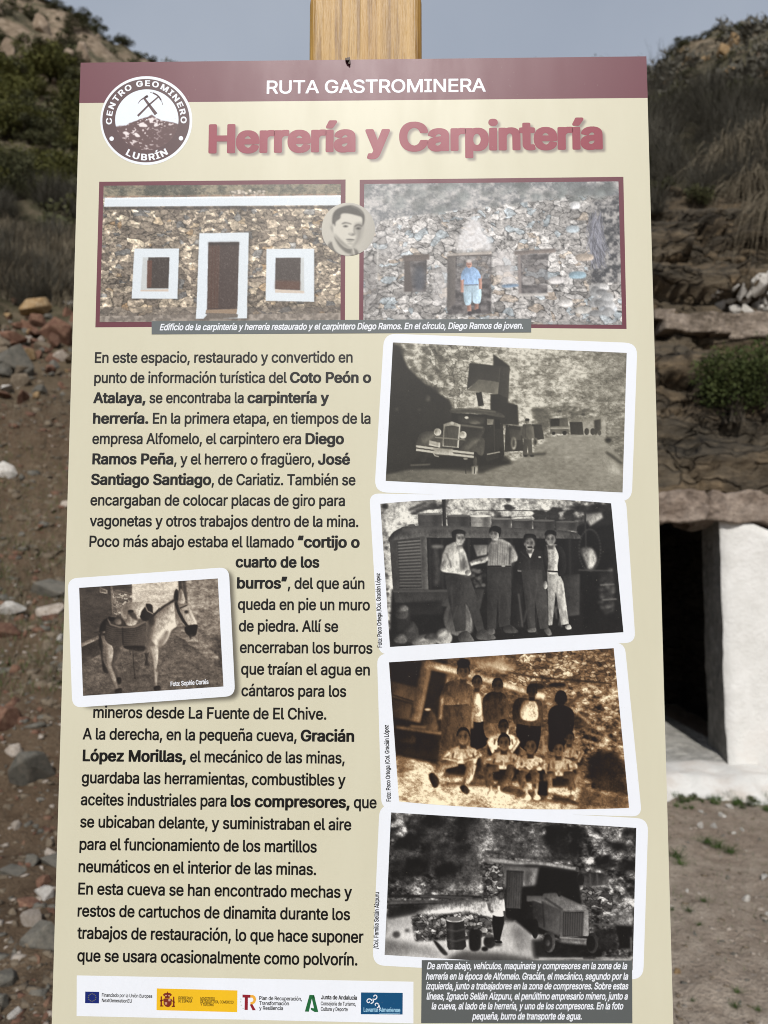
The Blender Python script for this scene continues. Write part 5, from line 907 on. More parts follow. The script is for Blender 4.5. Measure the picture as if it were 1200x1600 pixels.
F_BOLD = {
 'A': (528, [[-11,-19,5,-24,59,-24,107,-24,123,-19,128,-13,179,116,245,118,347,117,400,-13,407,-20,425,-24,515,-24,539,-19,546,-7,545,11,434,287,335,526,323,531,305,533,209,532,191,527,185,518,-18,11,-19,-7],[221,226,263,338,275,305,305,226,293,223,227,223]]),
 'B': (502, [[37,-19,65,-24,287,-24,335,-21,375,-13,409,-1,437,15,461,35,478,59,489,83,495,107,497,137,494,173,481,209,460,239,425,269,455,299,465,317,472,341,473,401,468,425,457,449,435,479,407,501,371,518,335,527,281,533,65,533,47,532,35,526,31,521,29,509,29,-1,31,-13],[179,81,175,83,174,95,174,203,179,207,281,206,305,199,329,185,347,161,354,137,346,113,329,96,305,85,281,82],[179,309,175,311,174,317,174,425,179,428,269,427,293,422,311,413,326,395,332,371,325,347,310,329,291,317,269,310]]),
 'C': (561, [[227,-26,277,-31,337,-29,379,-22,421,-9,459,10,493,36,523,70,541,103,555,142,557,166,551,178,535,184,439,184,421,180,414,172,397,133,373,106,337,86,295,77,259,83,223,100,196,124,171,160,159,190,153,220,151,262,155,298,163,328,173,352,189,376,211,399,241,418,265,427,289,431,313,429,343,420,368,406,388,388,404,364,415,334,427,326,541,326,554,334,557,346,554,370,541,406,524,436,505,460,457,500,397,526,325,539,271,539,229,535,187,525,145,508,109,485,81,460,55,428,33,388,13,322,7,250,14,178,37,112,72,58,115,19,169,-10]]),
 'D': (552, [[37,-19,59,-24,245,-24,329,-17,371,-7,413,11,452,35,479,60,509,101,530,149,542,209,545,269,538,329,522,383,499,425,467,462,437,485,401,505,359,520,317,528,263,533,65,533,47,532,35,526,31,521,29,509,29,-1,31,-13],[179,81,175,83,174,89,174,425,179,428,245,428,287,422,326,407,357,383,376,359,388,335,397,305,401,275,401,239,398,209,391,185,378,155,349,119,305,93,257,82]]),
 'E': (460, [[37,-19,59,-24,419,-24,437,-21,448,-13,449,65,447,71,437,78,419,81,179,81,175,83,174,89,175,203,395,205,419,209,425,215,428,227,428,287,425,300,419,305,401,310,203,310,175,311,174,425,179,428,419,428,436,431,444,437,447,449,447,515,443,524,431,531,419,533,65,533,41,530,31,521,29,-1,31,-13]]),
 'F': (451, [[37,-19,59,-24,149,-24,166,-19,172,-13,174,191,178,197,389,197,407,201,416,209,417,287,407,299,389,302,179,302,174,305,174,425,179,428,311,428,413,428,437,434,443,449,443,515,437,526,431,530,407,533,59,533,41,530,31,521,29,-1,31,-13]]),
 'G': (572, [[227,-26,289,-31,355,-27,412,-14,462,10,505,45,535,85,554,130,562,184,563,262,556,274,547,278,289,278,281,274,274,262,274,196,277,184,285,178,301,175,409,175,416,172,409,153,392,124,375,106,349,90,325,81,295,77,271,80,241,91,216,106,186,136,163,178,152,226,152,280,163,328,184,370,212,400,247,421,271,429,295,432,325,426,349,416,384,388,401,364,415,334,427,326,541,326,556,334,559,346,553,376,539,412,523,438,499,466,475,486,445,506,409,521,373,532,331,538,283,539,241,537,199,529,157,514,127,498,99,478,75,454,52,424,35,394,21,358,13,322,8,274,8,226,13,184,22,148,36,112,53,82,73,56,97,32,127,11,157,-5,187,-17]]),
 'I': (330, [[5,-19,27,-24,303,-24,321,-21,331,-13,333,59,331,71,324,77,309,81,243,81,238,83,238,89,238,425,243,428,309,428,322,431,330,437,333,449,333,515,327,527,321,530,303,533,27,533,9,530,-1,521,-3,449,0,437,8,431,21,428,87,428,93,425,93,419,93,83,21,81,7,77,0,71,-3,59,-3,-7]]),
 'J': (436, [[141,-26,185,-31,239,-29,281,-22,311,-12,341,5,368,28,389,58,400,88,407,142,405,520,395,530,377,533,287,532,268,526,262,514,262,412,262,142,255,112,239,90,221,79,203,74,179,81,163,94,154,106,147,124,143,184,131,194,23,196,11,194,1,184,0,130,3,100,12,70,29,40,51,16,76,-2,101,-15]]),
 'L': (432, [[37,-19,59,-24,401,-24,419,-22,432,-13,434,65,425,77,401,81,175,83,174,281,172,521,167,527,155,532,113,533,47,532,36,527,31,521,29,-1,31,-13]]),
 'M': (691, [[37,-19,59,-24,143,-24,161,-20,169,-13,173,231,280,-13,287,-20,305,-24,383,-24,407,-17,515,229,518,221,520,-13,527,-20,545,-24,635,-24,654,-19,659,-13,662,-1,662,377,661,515,655,527,635,533,557,533,509,532,494,527,347,187,197,527,179,532,137,533,53,532,36,527,31,521,29,509,29,-1,31,-13]]),
 'N': (576, [[37,-19,59,-24,149,-24,167,-19,172,-13,174,281,179,289,395,-18,413,-24,515,-24,533,-22,545,-13,547,509,545,521,533,530,425,532,413,530,403,521,401,214,180,527,161,532,65,533,47,532,35,526,31,521,29,509,29,-1,31,-13]]),
 'O': (587, [[227,-26,289,-31,355,-27,408,-14,451,6,493,36,529,76,556,124,571,172,579,238,576,310,563,364,538,418,505,461,462,496,409,522,355,535,289,540,229,535,181,523,135,502,97,475,61,436,33,388,15,334,8,268,11,196,24,142,47,94,79,51,120,16,169,-10],[265,82,235,93,211,109,191,130,174,154,161,184,154,214,151,250,153,286,161,322,170,346,184,370,205,394,229,412,256,424,289,431,313,429,343,419,367,406,391,385,411,358,425,328,432,298,436,262,434,220,426,184,416,160,397,131,379,112,353,94,324,82,295,77]]),
 'P': (489, [[37,-19,59,-24,149,-24,166,-19,172,-13,176,161,293,163,353,172,407,195,431,213,451,233,469,263,482,299,486,335,485,371,479,407,467,437,451,461,431,482,407,500,377,515,311,530,59,533,35,526,31,521,29,509,29,-1,31,-13],[179,266,174,269,174,275,174,425,179,428,269,427,293,421,317,407,334,383,342,353,338,323,322,293,299,276,275,268]]),
 'R': (494, [[37,-19,59,-24,149,-24,166,-19,172,-13,174,167,176,173,197,174,239,174,245,171,359,-19,377,-24,467,-24,485,-23,500,-19,507,-7,506,11,395,197,437,225,464,257,477,287,486,323,487,365,483,395,475,425,459,455,438,479,413,498,361,521,299,531,59,533,36,527,31,521,29,509,29,-1,31,-13],[179,279,175,281,174,287,174,425,179,428,269,427,299,420,320,407,337,383,343,353,337,323,320,299,300,287,275,281]]),
 'S': (491, [[174,-28,227,-33,293,-31,341,-23,382,-10,419,10,445,32,468,62,482,98,486,140,481,182,467,213,437,247,407,267,365,286,204,332,179,348,167,362,164,374,166,386,182,410,209,427,245,434,281,428,311,413,328,392,338,362,347,356,449,354,464,356,474,362,478,386,471,422,457,452,437,476,413,497,383,514,347,528,305,536,251,540,197,537,155,529,119,516,83,496,55,470,34,440,24,410,20,368,25,332,41,297,65,270,95,250,138,230,269,194,303,182,329,166,341,149,343,140,339,122,317,96,286,80,245,73,209,80,179,94,161,114,149,151,139,158,35,161,18,158,9,152,5,134,12,92,25,62,47,33,71,12,101,-6,137,-19]]),
 'T': (493, [[182,-19,202,-24,292,-24,310,-20,317,-13,319,425,328,428,472,428,485,431,495,443,495,515,490,526,484,530,466,533,304,533,22,532,5,527,-2,515,-1,443,9,431,28,428,166,428,175,425,175,-1,177,-13]]),
 'U': (569, [[215,-27,269,-32,329,-30,377,-23,417,-9,461,15,488,39,512,69,529,105,538,141,540,171,539,519,527,530,509,533,419,532,399,525,395,513,394,165,389,146,377,123,365,108,345,93,323,83,299,77,275,76,251,81,227,91,208,105,192,123,179,147,174,177,174,513,169,525,155,532,113,533,53,532,33,525,29,513,29,171,31,141,40,105,65,57,101,20,152,-9]]),
 'Y': (519, [[195,-19,215,-24,305,-24,323,-20,330,-13,332,197,536,497,536,521,521,531,413,533,395,530,384,521,287,378,263,342,257,341,136,521,125,530,107,533,5,532,-12,527,-19,515,-19,503,-14,491,187,197,187,-1,189,-13]]),
 'a': (428, [[117,-28,152,-32,194,-32,230,-29,272,-17,290,-24,374,-24,392,-22,404,-16,407,2,407,254,404,290,390,332,362,366,320,391,272,404,200,408,140,401,108,392,81,380,41,350,22,326,9,302,10,278,20,270,92,251,128,251,140,256,156,278,170,291,193,302,212,307,230,304,248,295,258,284,265,266,263,254,254,252,135,236,74,221,32,196,7,164,-2,134,-3,98,1,68,13,38,32,14,56,-5,80,-17],[170,73,154,80,142,92,138,104,146,122,158,132,176,138,230,147,260,151,266,146,263,122,249,98,230,83,212,74,188,70]]),
 'b': (467, [[195,-27,255,-32,315,-26,363,-9,399,15,430,51,453,99,465,153,466,213,457,267,440,309,411,349,375,379,333,398,285,407,225,408,195,404,165,395,162,399,162,513,158,525,147,531,135,533,51,533,33,530,22,519,21,-3,24,-15,39,-23,135,-24,148,-21,159,-15],[231,73,201,89,178,117,164,159,162,207,172,249,190,279,207,293,225,302,243,306,255,303,285,287,309,257,322,213,323,171,312,129,291,96,261,75,243,71]]),
 'c': (435, [[166,-27,199,-31,247,-32,283,-28,319,-20,349,-8,376,9,402,33,420,57,436,99,433,117,421,125,349,141,313,139,301,131,288,105,271,87,253,77,229,71,208,75,187,87,173,99,158,123,144,171,146,219,163,262,175,279,193,294,211,302,229,306,253,300,282,279,304,243,337,238,355,240,427,258,434,267,434,285,415,327,389,357,349,384,307,400,265,407,223,408,181,406,145,398,114,387,83,369,56,345,37,320,15,279,2,219,2,153,15,99,37,56,73,16,115,-11]]),
 'd': (467, [[156,-27,199,-32,247,-31,277,-26,307,-15,331,-24,421,-24,439,-19,445,-9,445,519,433,530,409,533,325,532,313,528,306,519,305,399,301,395,259,406,199,408,151,402,115,390,78,369,49,341,27,309,10,267,2,225,1,165,9,117,24,75,46,39,76,9,115,-14],[211,74,179,93,157,123,145,165,144,207,152,243,173,279,187,291,205,301,223,305,235,304,265,290,289,261,303,219,305,171,295,129,286,111,271,93,241,74,223,71]]),
 'e': (444, [[169,-27,217,-32,277,-30,319,-22,355,-9,391,14,416,39,435,75,438,99,433,108,421,114,355,128,319,129,305,123,290,99,271,81,247,72,223,72,195,81,171,99,154,123,147,141,151,144,429,147,439,151,444,159,444,225,432,285,406,333,391,351,367,371,319,395,253,408,175,405,145,399,115,388,91,374,67,356,45,333,31,311,8,255,1,189,2,153,9,117,31,63,66,21,112,-9],[157,245,151,249,169,276,187,292,209,303,223,306,241,303,256,297,272,285,287,267,295,251,295,248,289,245]]),
 'f': (279, [[59,-19,78,-24,168,-24,185,-19,191,-13,193,299,198,303,273,305,284,311,288,329,288,383,284,395,264,403,198,403,193,407,194,425,198,438,210,448,258,445,270,446,282,452,304,515,302,533,298,539,255,551,198,554,156,550,114,536,84,515,62,485,53,455,52,407,42,403,-12,402,-24,397,-29,389,-30,323,-26,311,-12,304,42,303,52,299,52,-1,54,-13]]),
 'g': (468, [[158,-170,205,-174,253,-174,295,-170,331,-162,361,-151,390,-134,415,-110,431,-86,442,-56,447,-20,446,388,439,398,421,403,331,403,307,393,283,402,247,407,169,405,127,395,91,377,61,354,37,325,19,292,7,256,2,220,1,178,5,136,13,106,26,76,43,52,65,28,90,10,121,-4,151,-13,187,-18,235,-19,304,-8,301,-31,289,-50,265,-65,241,-72,217,-72,193,-66,169,-52,139,-20,121,-17,86,-20,21,-56,19,-74,23,-86,40,-110,61,-129,103,-154],[205,88,174,106,154,136,144,178,146,220,158,256,181,286,211,303,223,305,241,303,270,286,293,256,305,214,304,166,293,130,270,100,253,90,235,84]]),
 'h': (451, [[29,-19,51,-24,135,-24,153,-20,160,-13,164,245,173,269,189,287,208,299,231,305,252,299,269,287,279,274,287,251,291,-13,297,-19,315,-24,405,-24,422,-19,428,-13,430,-1,430,233,427,281,417,319,397,353,371,377,333,397,285,407,217,407,165,395,162,401,162,515,155,527,135,533,81,533,45,532,27,527,23,521,21,509,21,-1,23,-13]]),
 'i': (183, [[29,-19,50,-24,140,-23,154,-19,162,-7,162,383,158,395,152,399,134,403,44,403,32,400,22,389,21,-1,23,-13],[80,449,116,450,140,457,163,473,175,497,175,527,164,551,140,570,104,578,68,577,42,569,20,551,9,527,10,497,22,473,48,455]]),
 'j': (183, [[-40,-162,-24,-166,30,-166,60,-162,90,-153,109,-144,131,-126,144,-108,155,-84,162,-36,162,384,157,396,143,402,42,403,30,399,22,390,20,-36,17,-48,6,-60,-30,-64,-45,-72,-48,-84,-48,-144,-46,-156],[66,450,102,449,132,454,156,467,171,486,175,504,175,522,168,546,150,564,120,576,78,577,54,574,30,562,13,540,8,522,8,504,16,480,36,461]]),
 'l': (208, [[98,-21,141,-26,195,-24,225,-18,231,-14,235,-3,234,15,221,69,207,77,171,78,165,80,163,87,162,513,159,523,153,528,135,533,45,532,27,526,21,513,23,57,30,33,45,8,69,-11]]),
 'm': (671, [[29,-19,51,-24,135,-24,153,-20,160,-13,163,251,169,269,182,287,199,299,219,306,237,300,249,292,258,281,264,263,265,-1,267,-13,272,-19,291,-24,381,-24,398,-19,404,-13,407,257,414,275,423,288,438,299,459,306,477,301,495,290,502,281,507,263,508,11,510,-13,519,-21,531,-23,627,-24,642,-19,649,-7,648,287,643,311,633,335,621,354,603,373,579,390,555,400,501,410,459,410,423,405,391,395,351,375,315,398,267,409,207,408,159,395,135,403,45,403,27,397,21,383,21,-1,23,-13]]),
 'n': (451, [[29,-19,51,-24,135,-24,153,-20,160,-13,163,239,168,257,178,275,195,292,213,301,231,305,255,297,274,281,286,257,289,233,289,-1,291,-13,296,-19,315,-24,393,-24,411,-23,423,-19,430,-7,430,107,430,251,425,293,417,318,405,341,387,364,371,377,327,399,279,407,213,407,159,393,147,401,135,403,34,401,25,395,21,383,21,-1,23,-13]]),
 'o': (457, [[166,-27,211,-32,271,-30,313,-22,349,-8,383,15,412,45,435,81,448,117,455,165,455,219,445,267,427,309,401,345,367,373,328,393,283,405,235,408,181,406,139,396,103,381,73,360,46,333,23,297,9,261,1,213,2,153,13,105,29,69,55,33,85,7,125,-15],[211,74,181,92,158,123,145,165,144,207,157,251,181,284,211,302,229,306,244,303,259,297,277,284,301,251,313,207,312,165,300,123,277,92,247,74,229,71]]),
 'p': (467, [[29,-162,51,-167,135,-167,153,-163,159,-157,162,-144,162,-24,165,-17,195,-27,231,-32,279,-31,315,-26,351,-15,379,0,402,18,424,42,445,78,458,114,465,156,466,210,460,252,449,288,431,324,406,354,385,372,357,388,327,400,291,407,213,407,183,401,159,392,147,401,129,403,45,403,26,396,21,378,21,-144,23,-156],[237,72,207,84,179,114,164,156,161,198,169,240,188,276,219,300,237,305,249,305,279,292,305,264,319,228,324,180,316,138,297,102,268,78,249,72]]),
 'r': (285, [[29,-19,51,-24,135,-24,153,-20,160,-13,164,251,177,275,190,287,207,296,231,302,279,299,299,305,305,317,305,389,299,401,291,406,213,408,159,397,135,403,51,403,34,401,25,395,21,383,21,-1,23,-13]]),
 's': (401, [[134,-27,176,-32,230,-31,272,-26,308,-16,338,-2,367,21,386,45,396,69,401,105,397,141,387,165,368,189,343,207,308,222,182,253,168,261,158,273,160,285,170,296,188,305,206,308,224,305,236,298,253,279,262,261,278,254,314,254,374,267,388,273,393,285,391,303,378,333,360,357,340,375,314,390,260,405,218,408,170,407,134,402,104,393,74,378,47,357,29,333,19,309,14,273,19,237,30,213,50,189,74,172,104,159,236,125,250,117,257,105,252,93,239,81,224,74,200,70,182,73,163,81,146,99,136,123,122,129,86,130,20,117,7,111,2,99,5,75,15,51,32,25,50,8,74,-7,104,-20]]),
 't': (250, [[128,-23,168,-28,228,-26,264,-17,271,-5,271,7,260,55,252,72,234,77,186,75,181,79,176,91,176,301,240,304,258,313,261,325,261,379,258,394,246,401,180,404,176,409,176,475,172,487,156,494,48,493,38,487,35,481,34,409,30,404,-18,400,-24,397,-30,385,-30,325,-27,313,-12,304,34,301,35,85,42,43,56,19,73,1,96,-13]]),
 'u': (451, [[143,-24,177,-29,225,-28,261,-23,291,-13,303,-21,321,-24,405,-24,423,-18,428,-12,430,0,430,378,425,396,405,403,321,403,303,401,291,392,289,150,279,113,255,87,237,78,219,75,189,87,177,98,168,114,162,144,162,384,157,396,141,403,69,403,39,402,26,396,21,384,21,138,28,78,43,42,68,12,105,-12]]),
 'x': (416, [[-6,-19,22,-24,112,-24,130,-19,208,86,286,-19,304,-24,394,-24,412,-23,424,-18,430,-7,430,8,426,17,292,191,421,365,424,383,420,395,410,401,394,403,286,401,277,395,208,303,143,395,136,400,118,403,22,403,8,401,-2,395,-5,383,-3,365,124,197,123,191,-9,17,-14,5,-14,-7]]),
 'y': (428, [[42,-164,78,-169,120,-169,175,-158,199,-146,222,-128,242,-104,255,-80,443,364,446,382,443,394,426,402,330,403,306,398,299,388,228,210,216,180,210,184,129,388,120,399,102,403,12,403,-6,400,-15,394,-18,382,-15,364,139,-2,121,-44,105,-62,48,-63,36,-68,32,-74,16,-128,16,-146,24,-158]]),
 'z': (418, [[16,-19,39,-24,375,-24,393,-23,405,-16,409,-7,410,59,406,71,399,77,381,80,213,80,204,83,400,317,403,383,399,395,389,401,375,403,51,403,33,402,19,395,16,383,16,317,21,306,27,302,45,299,207,299,210,293,11,59,9,-7]]),
 'á': (428, [[117,-28,152,-32,194,-32,230,-29,272,-17,290,-24,374,-24,392,-22,404,-16,407,2,407,254,404,290,390,332,362,366,320,391,272,404,200,408,140,401,108,392,81,380,41,350,22,326,9,302,10,278,20,270,92,251,128,251,140,256,156,278,170,291,193,302,212,307,230,304,248,295,258,284,265,266,263,254,254,252,135,236,74,221,32,196,7,164,-2,134,-3,98,1,68,13,38,32,14,56,-5,80,-17],[170,73,154,80,142,92,138,104,146,122,158,132,176,138,230,147,260,151,266,146,263,122,249,98,230,83,212,74,188,70],[148,440,164,435,224,435,248,435,264,440,342,548,343,566,335,578,320,583,284,583,218,583,202,578,196,572,143,470,142,452]]),
 'é': (444, [[169,-27,217,-32,277,-30,319,-22,355,-9,391,14,416,39,435,75,438,99,433,108,421,114,355,128,319,129,305,123,290,99,271,81,247,72,223,72,195,81,171,99,154,123,147,141,151,144,429,147,439,151,444,159,444,225,432,285,406,333,391,351,367,371,319,395,253,408,175,405,145,399,115,388,91,374,67,356,45,333,31,311,8,255,1,189,2,153,9,117,31,63,66,21,112,-9],[157,245,151,249,169,276,187,292,209,303,223,306,241,303,256,297,272,285,287,267,295,251,295,248,289,245],[195,435,265,435,283,443,358,549,357,573,349,580,337,583,241,583,217,577,158,465,159,447,164,441,175,436]]),
 'í': (183, [[29,-19,51,-24,141,-23,154,-19,162,-7,162,383,158,395,148,401,45,403,27,397,22,389,21,-1,23,-13],[39,437,129,435,141,437,151,443,224,545,226,569,223,575,213,581,105,583,92,581,82,575,26,467,26,449,29,443]]),
 'ó': (457, [[166,-27,211,-32,271,-30,313,-22,349,-8,383,15,412,45,435,81,448,117,455,165,455,219,445,267,427,309,401,345,367,373,328,393,283,405,235,408,181,406,139,396,103,381,73,360,46,333,23,297,9,261,1,213,2,153,13,105,29,69,55,33,85,7,125,-15],[211,74,181,92,158,123,145,165,144,207,157,251,181,284,211,302,229,306,244,303,259,297,277,284,301,251,313,207,312,165,300,123,277,92,247,74,229,71],[198,435,265,435,285,441,362,549,361,573,349,581,247,583,223,579,217,573,162,465,163,447,168,441,181,436]]),
 'ñ': (451, [[29,-19,51,-24,135,-24,153,-20,160,-13,163,239,168,257,178,275,195,292,213,301,231,305,255,297,274,281,286,257,289,233,289,-1,291,-13,296,-19,315,-24,393,-24,411,-23,423,-19,430,-7,430,107,430,251,425,293,417,318,405,341,387,364,371,377,327,399,279,407,213,407,159,393,147,401,135,403,34,401,25,395,21,383,21,-1,23,-13],[96,455,177,454,189,457,201,467,231,457,261,452,297,453,327,461,350,479,366,509,370,533,370,557,367,563,357,569,273,570,261,567,249,557,219,568,189,572,153,571,123,563,99,544,83,509,81,467,87,459]]),
 '.': (207, [[64,-23,95,-28,137,-26,167,-12,184,7,192,31,188,67,172,91,143,106,113,111,71,108,45,97,27,79,18,55,20,19,35,-6]]),
 ',': (207, [[12,-138,28,-143,100,-143,118,-140,128,-132,186,60,187,78,178,91,160,95,64,95,46,91,40,85,4,-114,6,-132]]),
 '“': (330, [[15,336,37,331,127,331,151,334,169,331,253,331,271,332,283,337,289,348,323,546,321,558,316,564,301,569,283,569,211,567,199,558,193,540,189,558,175,567,91,569,72,564,65,552,9,366,8,348]]),
 '”': (330, [[15,336,37,331,109,331,125,336,133,350,139,354,141,342,157,332,235,331,257,336,265,348,321,534,321,558,307,567,289,569,199,569,181,565,163,569,73,569,47,564,41,552,7,360,9,342]]),
 'Í': (330, [[5,-19,27,-24,303,-24,321,-21,331,-13,333,59,331,71,324,77,309,81,243,81,238,83,238,89,238,425,243,428,309,428,322,431,330,437,333,449,333,515,327,527,321,530,303,533,27,533,9,530,-1,521,-3,449,0,437,8,431,21,428,87,428,93,425,93,419,93,83,21,81,7,77,0,71,-3,59,-3,-7],[107,569,123,565,159,564,201,564,220,569,299,677,300,695,291,709,273,712,183,713,158,707,100,599,99,581]]),
 'Ñ': (576, [[37,-19,59,-24,149,-24,167,-19,172,-13,174,281,179,289,395,-18,413,-24,515,-24,533,-22,545,-13,547,509,545,521,533,530,425,532,413,530,403,521,401,214,180,527,161,532,65,533,47,532,35,526,31,521,29,509,29,-1,31,-13],[152,587,173,583,239,583,254,587,263,596,317,582,353,582,383,588,410,605,427,635,433,659,434,683,427,695,419,698,335,700,323,696,311,687,287,696,257,701,215,701,191,695,165,677,148,647,142,605,145,593]]),
 ' ': (207, []),
}
F_BLACK = {
 'C': (663, [[306,-36,388,-36,448,-29,508,-13,558,10,601,39,637,79,662,129,669,154,668,169,658,184,638,190,503,189,482,179,468,149,454,129,433,112,411,99,383,89,348,83,296,94,265,109,238,130,215,159,200,189,190,229,189,269,195,304,208,339,233,373,265,399,303,417,348,426,393,417,430,399,462,369,482,329,493,322,508,319,628,318,653,323,664,329,668,339,669,354,664,374,652,404,634,434,612,459,583,483,553,502,518,518,439,539,378,545,303,544,248,538,193,524,143,503,98,474,62,439,33,399,17,364,6,329,0,289,-1,244,2,204,9,169,21,134,39,99,62,69,87,44,118,20,146,4,218,-23]]),
 'H': (672, [[53,-29,179,-30,199,-26,211,-19,216,-4,216,196,219,202,456,201,456,-4,461,-19,484,-29,524,-30,614,-29,634,-25,643,-19,648,-4,648,511,644,526,629,536,604,539,494,538,474,535,460,526,456,511,456,321,449,319,219,319,216,321,216,511,212,526,196,536,169,539,59,538,39,534,29,527,24,511,24,-4,29,-19,39,-26]]),
 'a': (506, [[170,-38,256,-37,321,-26,346,-30,456,-30,476,-26,486,-20,492,-3,492,257,486,302,471,336,441,367,406,388,356,405,296,413,226,414,162,407,111,394,63,372,31,347,5,312,0,302,0,282,4,272,11,267,101,246,156,242,131,239,81,226,51,214,25,197,5,177,-6,157,-13,132,-14,102,-11,72,-2,47,16,23,36,5,64,-13,96,-25,131,-33],[211,77,191,85,176,97,174,107,180,117,211,132,271,141,304,142,299,122,286,103,251,82,226,76],[171,246,167,247,177,252,197,277,231,296,256,300,276,295,289,287,298,277,303,262,296,258]]),
 'e': (525, [[235,-37,295,-38,350,-34,400,-23,442,-7,480,17,507,43,527,78,527,103,520,113,505,119,420,135,370,135,350,126,335,104,320,91,300,81,275,76,246,83,220,96,200,114,187,138,490,139,519,143,530,149,536,163,536,218,531,253,522,283,510,308,493,333,473,353,446,373,418,388,351,408,305,413,260,414,210,412,170,406,106,383,74,363,50,343,15,296,1,263,-6,233,-10,193,-8,153,-1,118,11,88,25,63,45,38,68,18,95,0,155,-25],[195,251,192,253,196,258,215,278,235,291,255,298,270,299,285,296,315,278,336,253,330,251]]),
 'i': (217, [[44,-29,170,-29,190,-24,200,-14,202,386,194,401,175,408,45,408,25,403,15,391,14,-4,20,-19],[64,446,115,443,160,447,191,461,211,481,217,496,218,516,211,546,190,567,151,581,100,584,60,580,30,568,7,546,0,516,1,496,7,481,30,459]]),
 'n': (533, [[44,-29,164,-30,184,-26,197,-19,202,-4,204,241,212,261,224,276,239,287,259,296,279,297,304,286,319,271,329,251,331,-4,333,-14,339,-22,354,-28,384,-30,484,-29,509,-22,516,-14,518,-4,518,116,518,251,512,296,503,321,487,346,468,366,444,383,394,404,329,414,254,413,194,402,154,409,54,409,33,406,19,398,15,386,14,-4,19,-19,29,-26]]),
 'p': (552, [[44,-172,164,-172,184,-169,194,-164,200,-157,202,-147,202,-32,204,-29,249,-36,294,-38,349,-36,389,-30,429,-17,461,-2,489,18,514,43,540,83,554,123,560,163,560,218,552,263,537,298,514,333,483,363,454,382,419,397,384,407,339,413,254,413,194,402,159,409,54,409,34,407,19,398,14,383,14,-147,19,-162,29,-168],[284,78,249,91,221,118,205,153,201,193,208,233,228,268,259,292,289,299,320,288,348,263,366,228,372,188,366,148,347,113,319,88]]),
 'r': (337, [[44,-29,164,-30,184,-26,197,-19,202,-4,202,236,205,251,224,276,251,291,269,295,339,293,354,296,364,302,370,316,369,396,359,407,339,413,244,414,189,405,159,409,54,409,33,406,18,396,14,381,14,-4,19,-19,29,-26]]),
 't': (296, [[182,-33,249,-34,299,-28,324,-19,331,-3,329,17,315,67,309,74,284,83,224,82,219,92,219,297,289,298,313,307,319,322,319,382,315,397,299,406,218,412,217,482,204,496,164,501,69,501,44,496,37,492,31,482,30,412,-31,405,-42,397,-46,382,-45,322,-39,307,-16,298,30,297,31,82,34,57,42,37,64,7,94,-13,134,-26]]),
 'y': (506, [[80,-174,154,-174,209,-165,254,-145,290,-114,316,-74,535,366,537,386,534,396,514,407,384,409,354,403,344,391,261,216,254,200,249,208,163,391,154,402,124,409,9,409,-14,406,-28,396,-31,386,-30,366,151,1,152,-4,138,-34,119,-56,49,-58,34,-64,27,-74,8,-129,10,-154,29,-166]]),
 'í': (217, [[44,-29,169,-29,190,-24,200,-14,202,386,194,401,174,408,44,408,24,402,15,391,14,-4,19,-19,29,-26],[42,431,154,429,183,436,277,546,277,571,270,581,259,586,234,589,124,589,104,587,90,581,21,471,20,451,24,441]]),
 ' ': (244, []),
}
# ---------------------------------------------------------------- the panel's plane
BU = cam_vec(.99978, .00259, -.02087); BU /= np.linalg.norm(BU)
BV = cam_vec(*(-np.array([-5/FPX, -16040/FPX, 1.]))); BV -= BU*(BU@BV); BV /= np.linalg.norm(BV)
BN = np.cross(BU, BV)               # away from the viewer
BD = .78159
def panel_hit(px, py):
    d = pix_dir(px, py); return d*(BD/(BN@d))
P00 = panel_hit(126, 98)
def uv(px, py):                     # millimetres on the panel from its top left corner
    p = panel_hit(px, py)-P00
    return np.array([p@BU, p@BV])*1000
def on_panel(u, v, lift=0.):        # metres in the world; lift in mm toward the viewer
    if 0 < lift < 2: lift *= .2     # ink layers, a few hundredths of a millimetre apart
    return EYE+P00+BU*(u/1000)+BV*(v/1000)-BN*(lift/1000)
def uvs(pts): return np.array([uv(*p) for p in pts])

_f = on_panel(300, 0); BASE = np.array([_f[0], _f[1]+.06, 0.])
board = tag(empty('information_board', BASE), 'cream information panel with printed texts and eight photographs on a square wooden post', 'information sign')

def sheet(name, P, mat, lift, parent):
    """flat printed shape from a closed outline in panel millimetres"""
    P = np.asarray(P)
    V = [on_panel(u, v, lift) for u, v in P]
    a = np.sum(P[:, 0]*np.roll(P[:, 1], -1)-np.roll(P[:, 0], -1)*P[:, 1])
    idx = list(range(len(P)))
    if a > 0: idx = idx[::-1]
    return mesh_obj(name, V, [idx], mat, parent, BASE)
def sheets(name, polys, mat, lift, parent):
    parts = []
    for P in polys:
        P = np.asarray(P); tri = geometry.tessellate_polygon([[Vector((p[0], p[1], 0)) for p in P]])
        parts.append(([on_panel(u, v, lift) for u, v in P], orient(P, tri)))
    V, F = join(parts)
    return mesh_obj(name, V, F, mat, parent, BASE)
def orient(P, tri):
    out = []
    for a, b, c in tri:
        s = (P[b][0]-P[a][0])*(P[c][1]-P[a][1])-(P[c][0]-P[a][0])*(P[b][1]-P[a][1])
        if abs(s) < 1e-12: continue
        out.append((a, c, b) if s > 0 else (a, b, c))
    return out
def rounded(P, r, n=7):
    P = np.asarray(P, float); o = []
    for i in range(len(P)):
        a, b, c = P[i-1], P[i], P[(i+1) % len(P)]
        d0 = (a-b)/np.linalg.norm(a-b); d1 = (c-b)/np.linalg.norm(c-b)
        for k in range(n):
            t = k/(n-1); p0, p1 = b+d0*r, b+d1*r
            o.append((1-t)**2*p0+2*t*(1-t)*b+t*t*p1)
    return np.array(o)
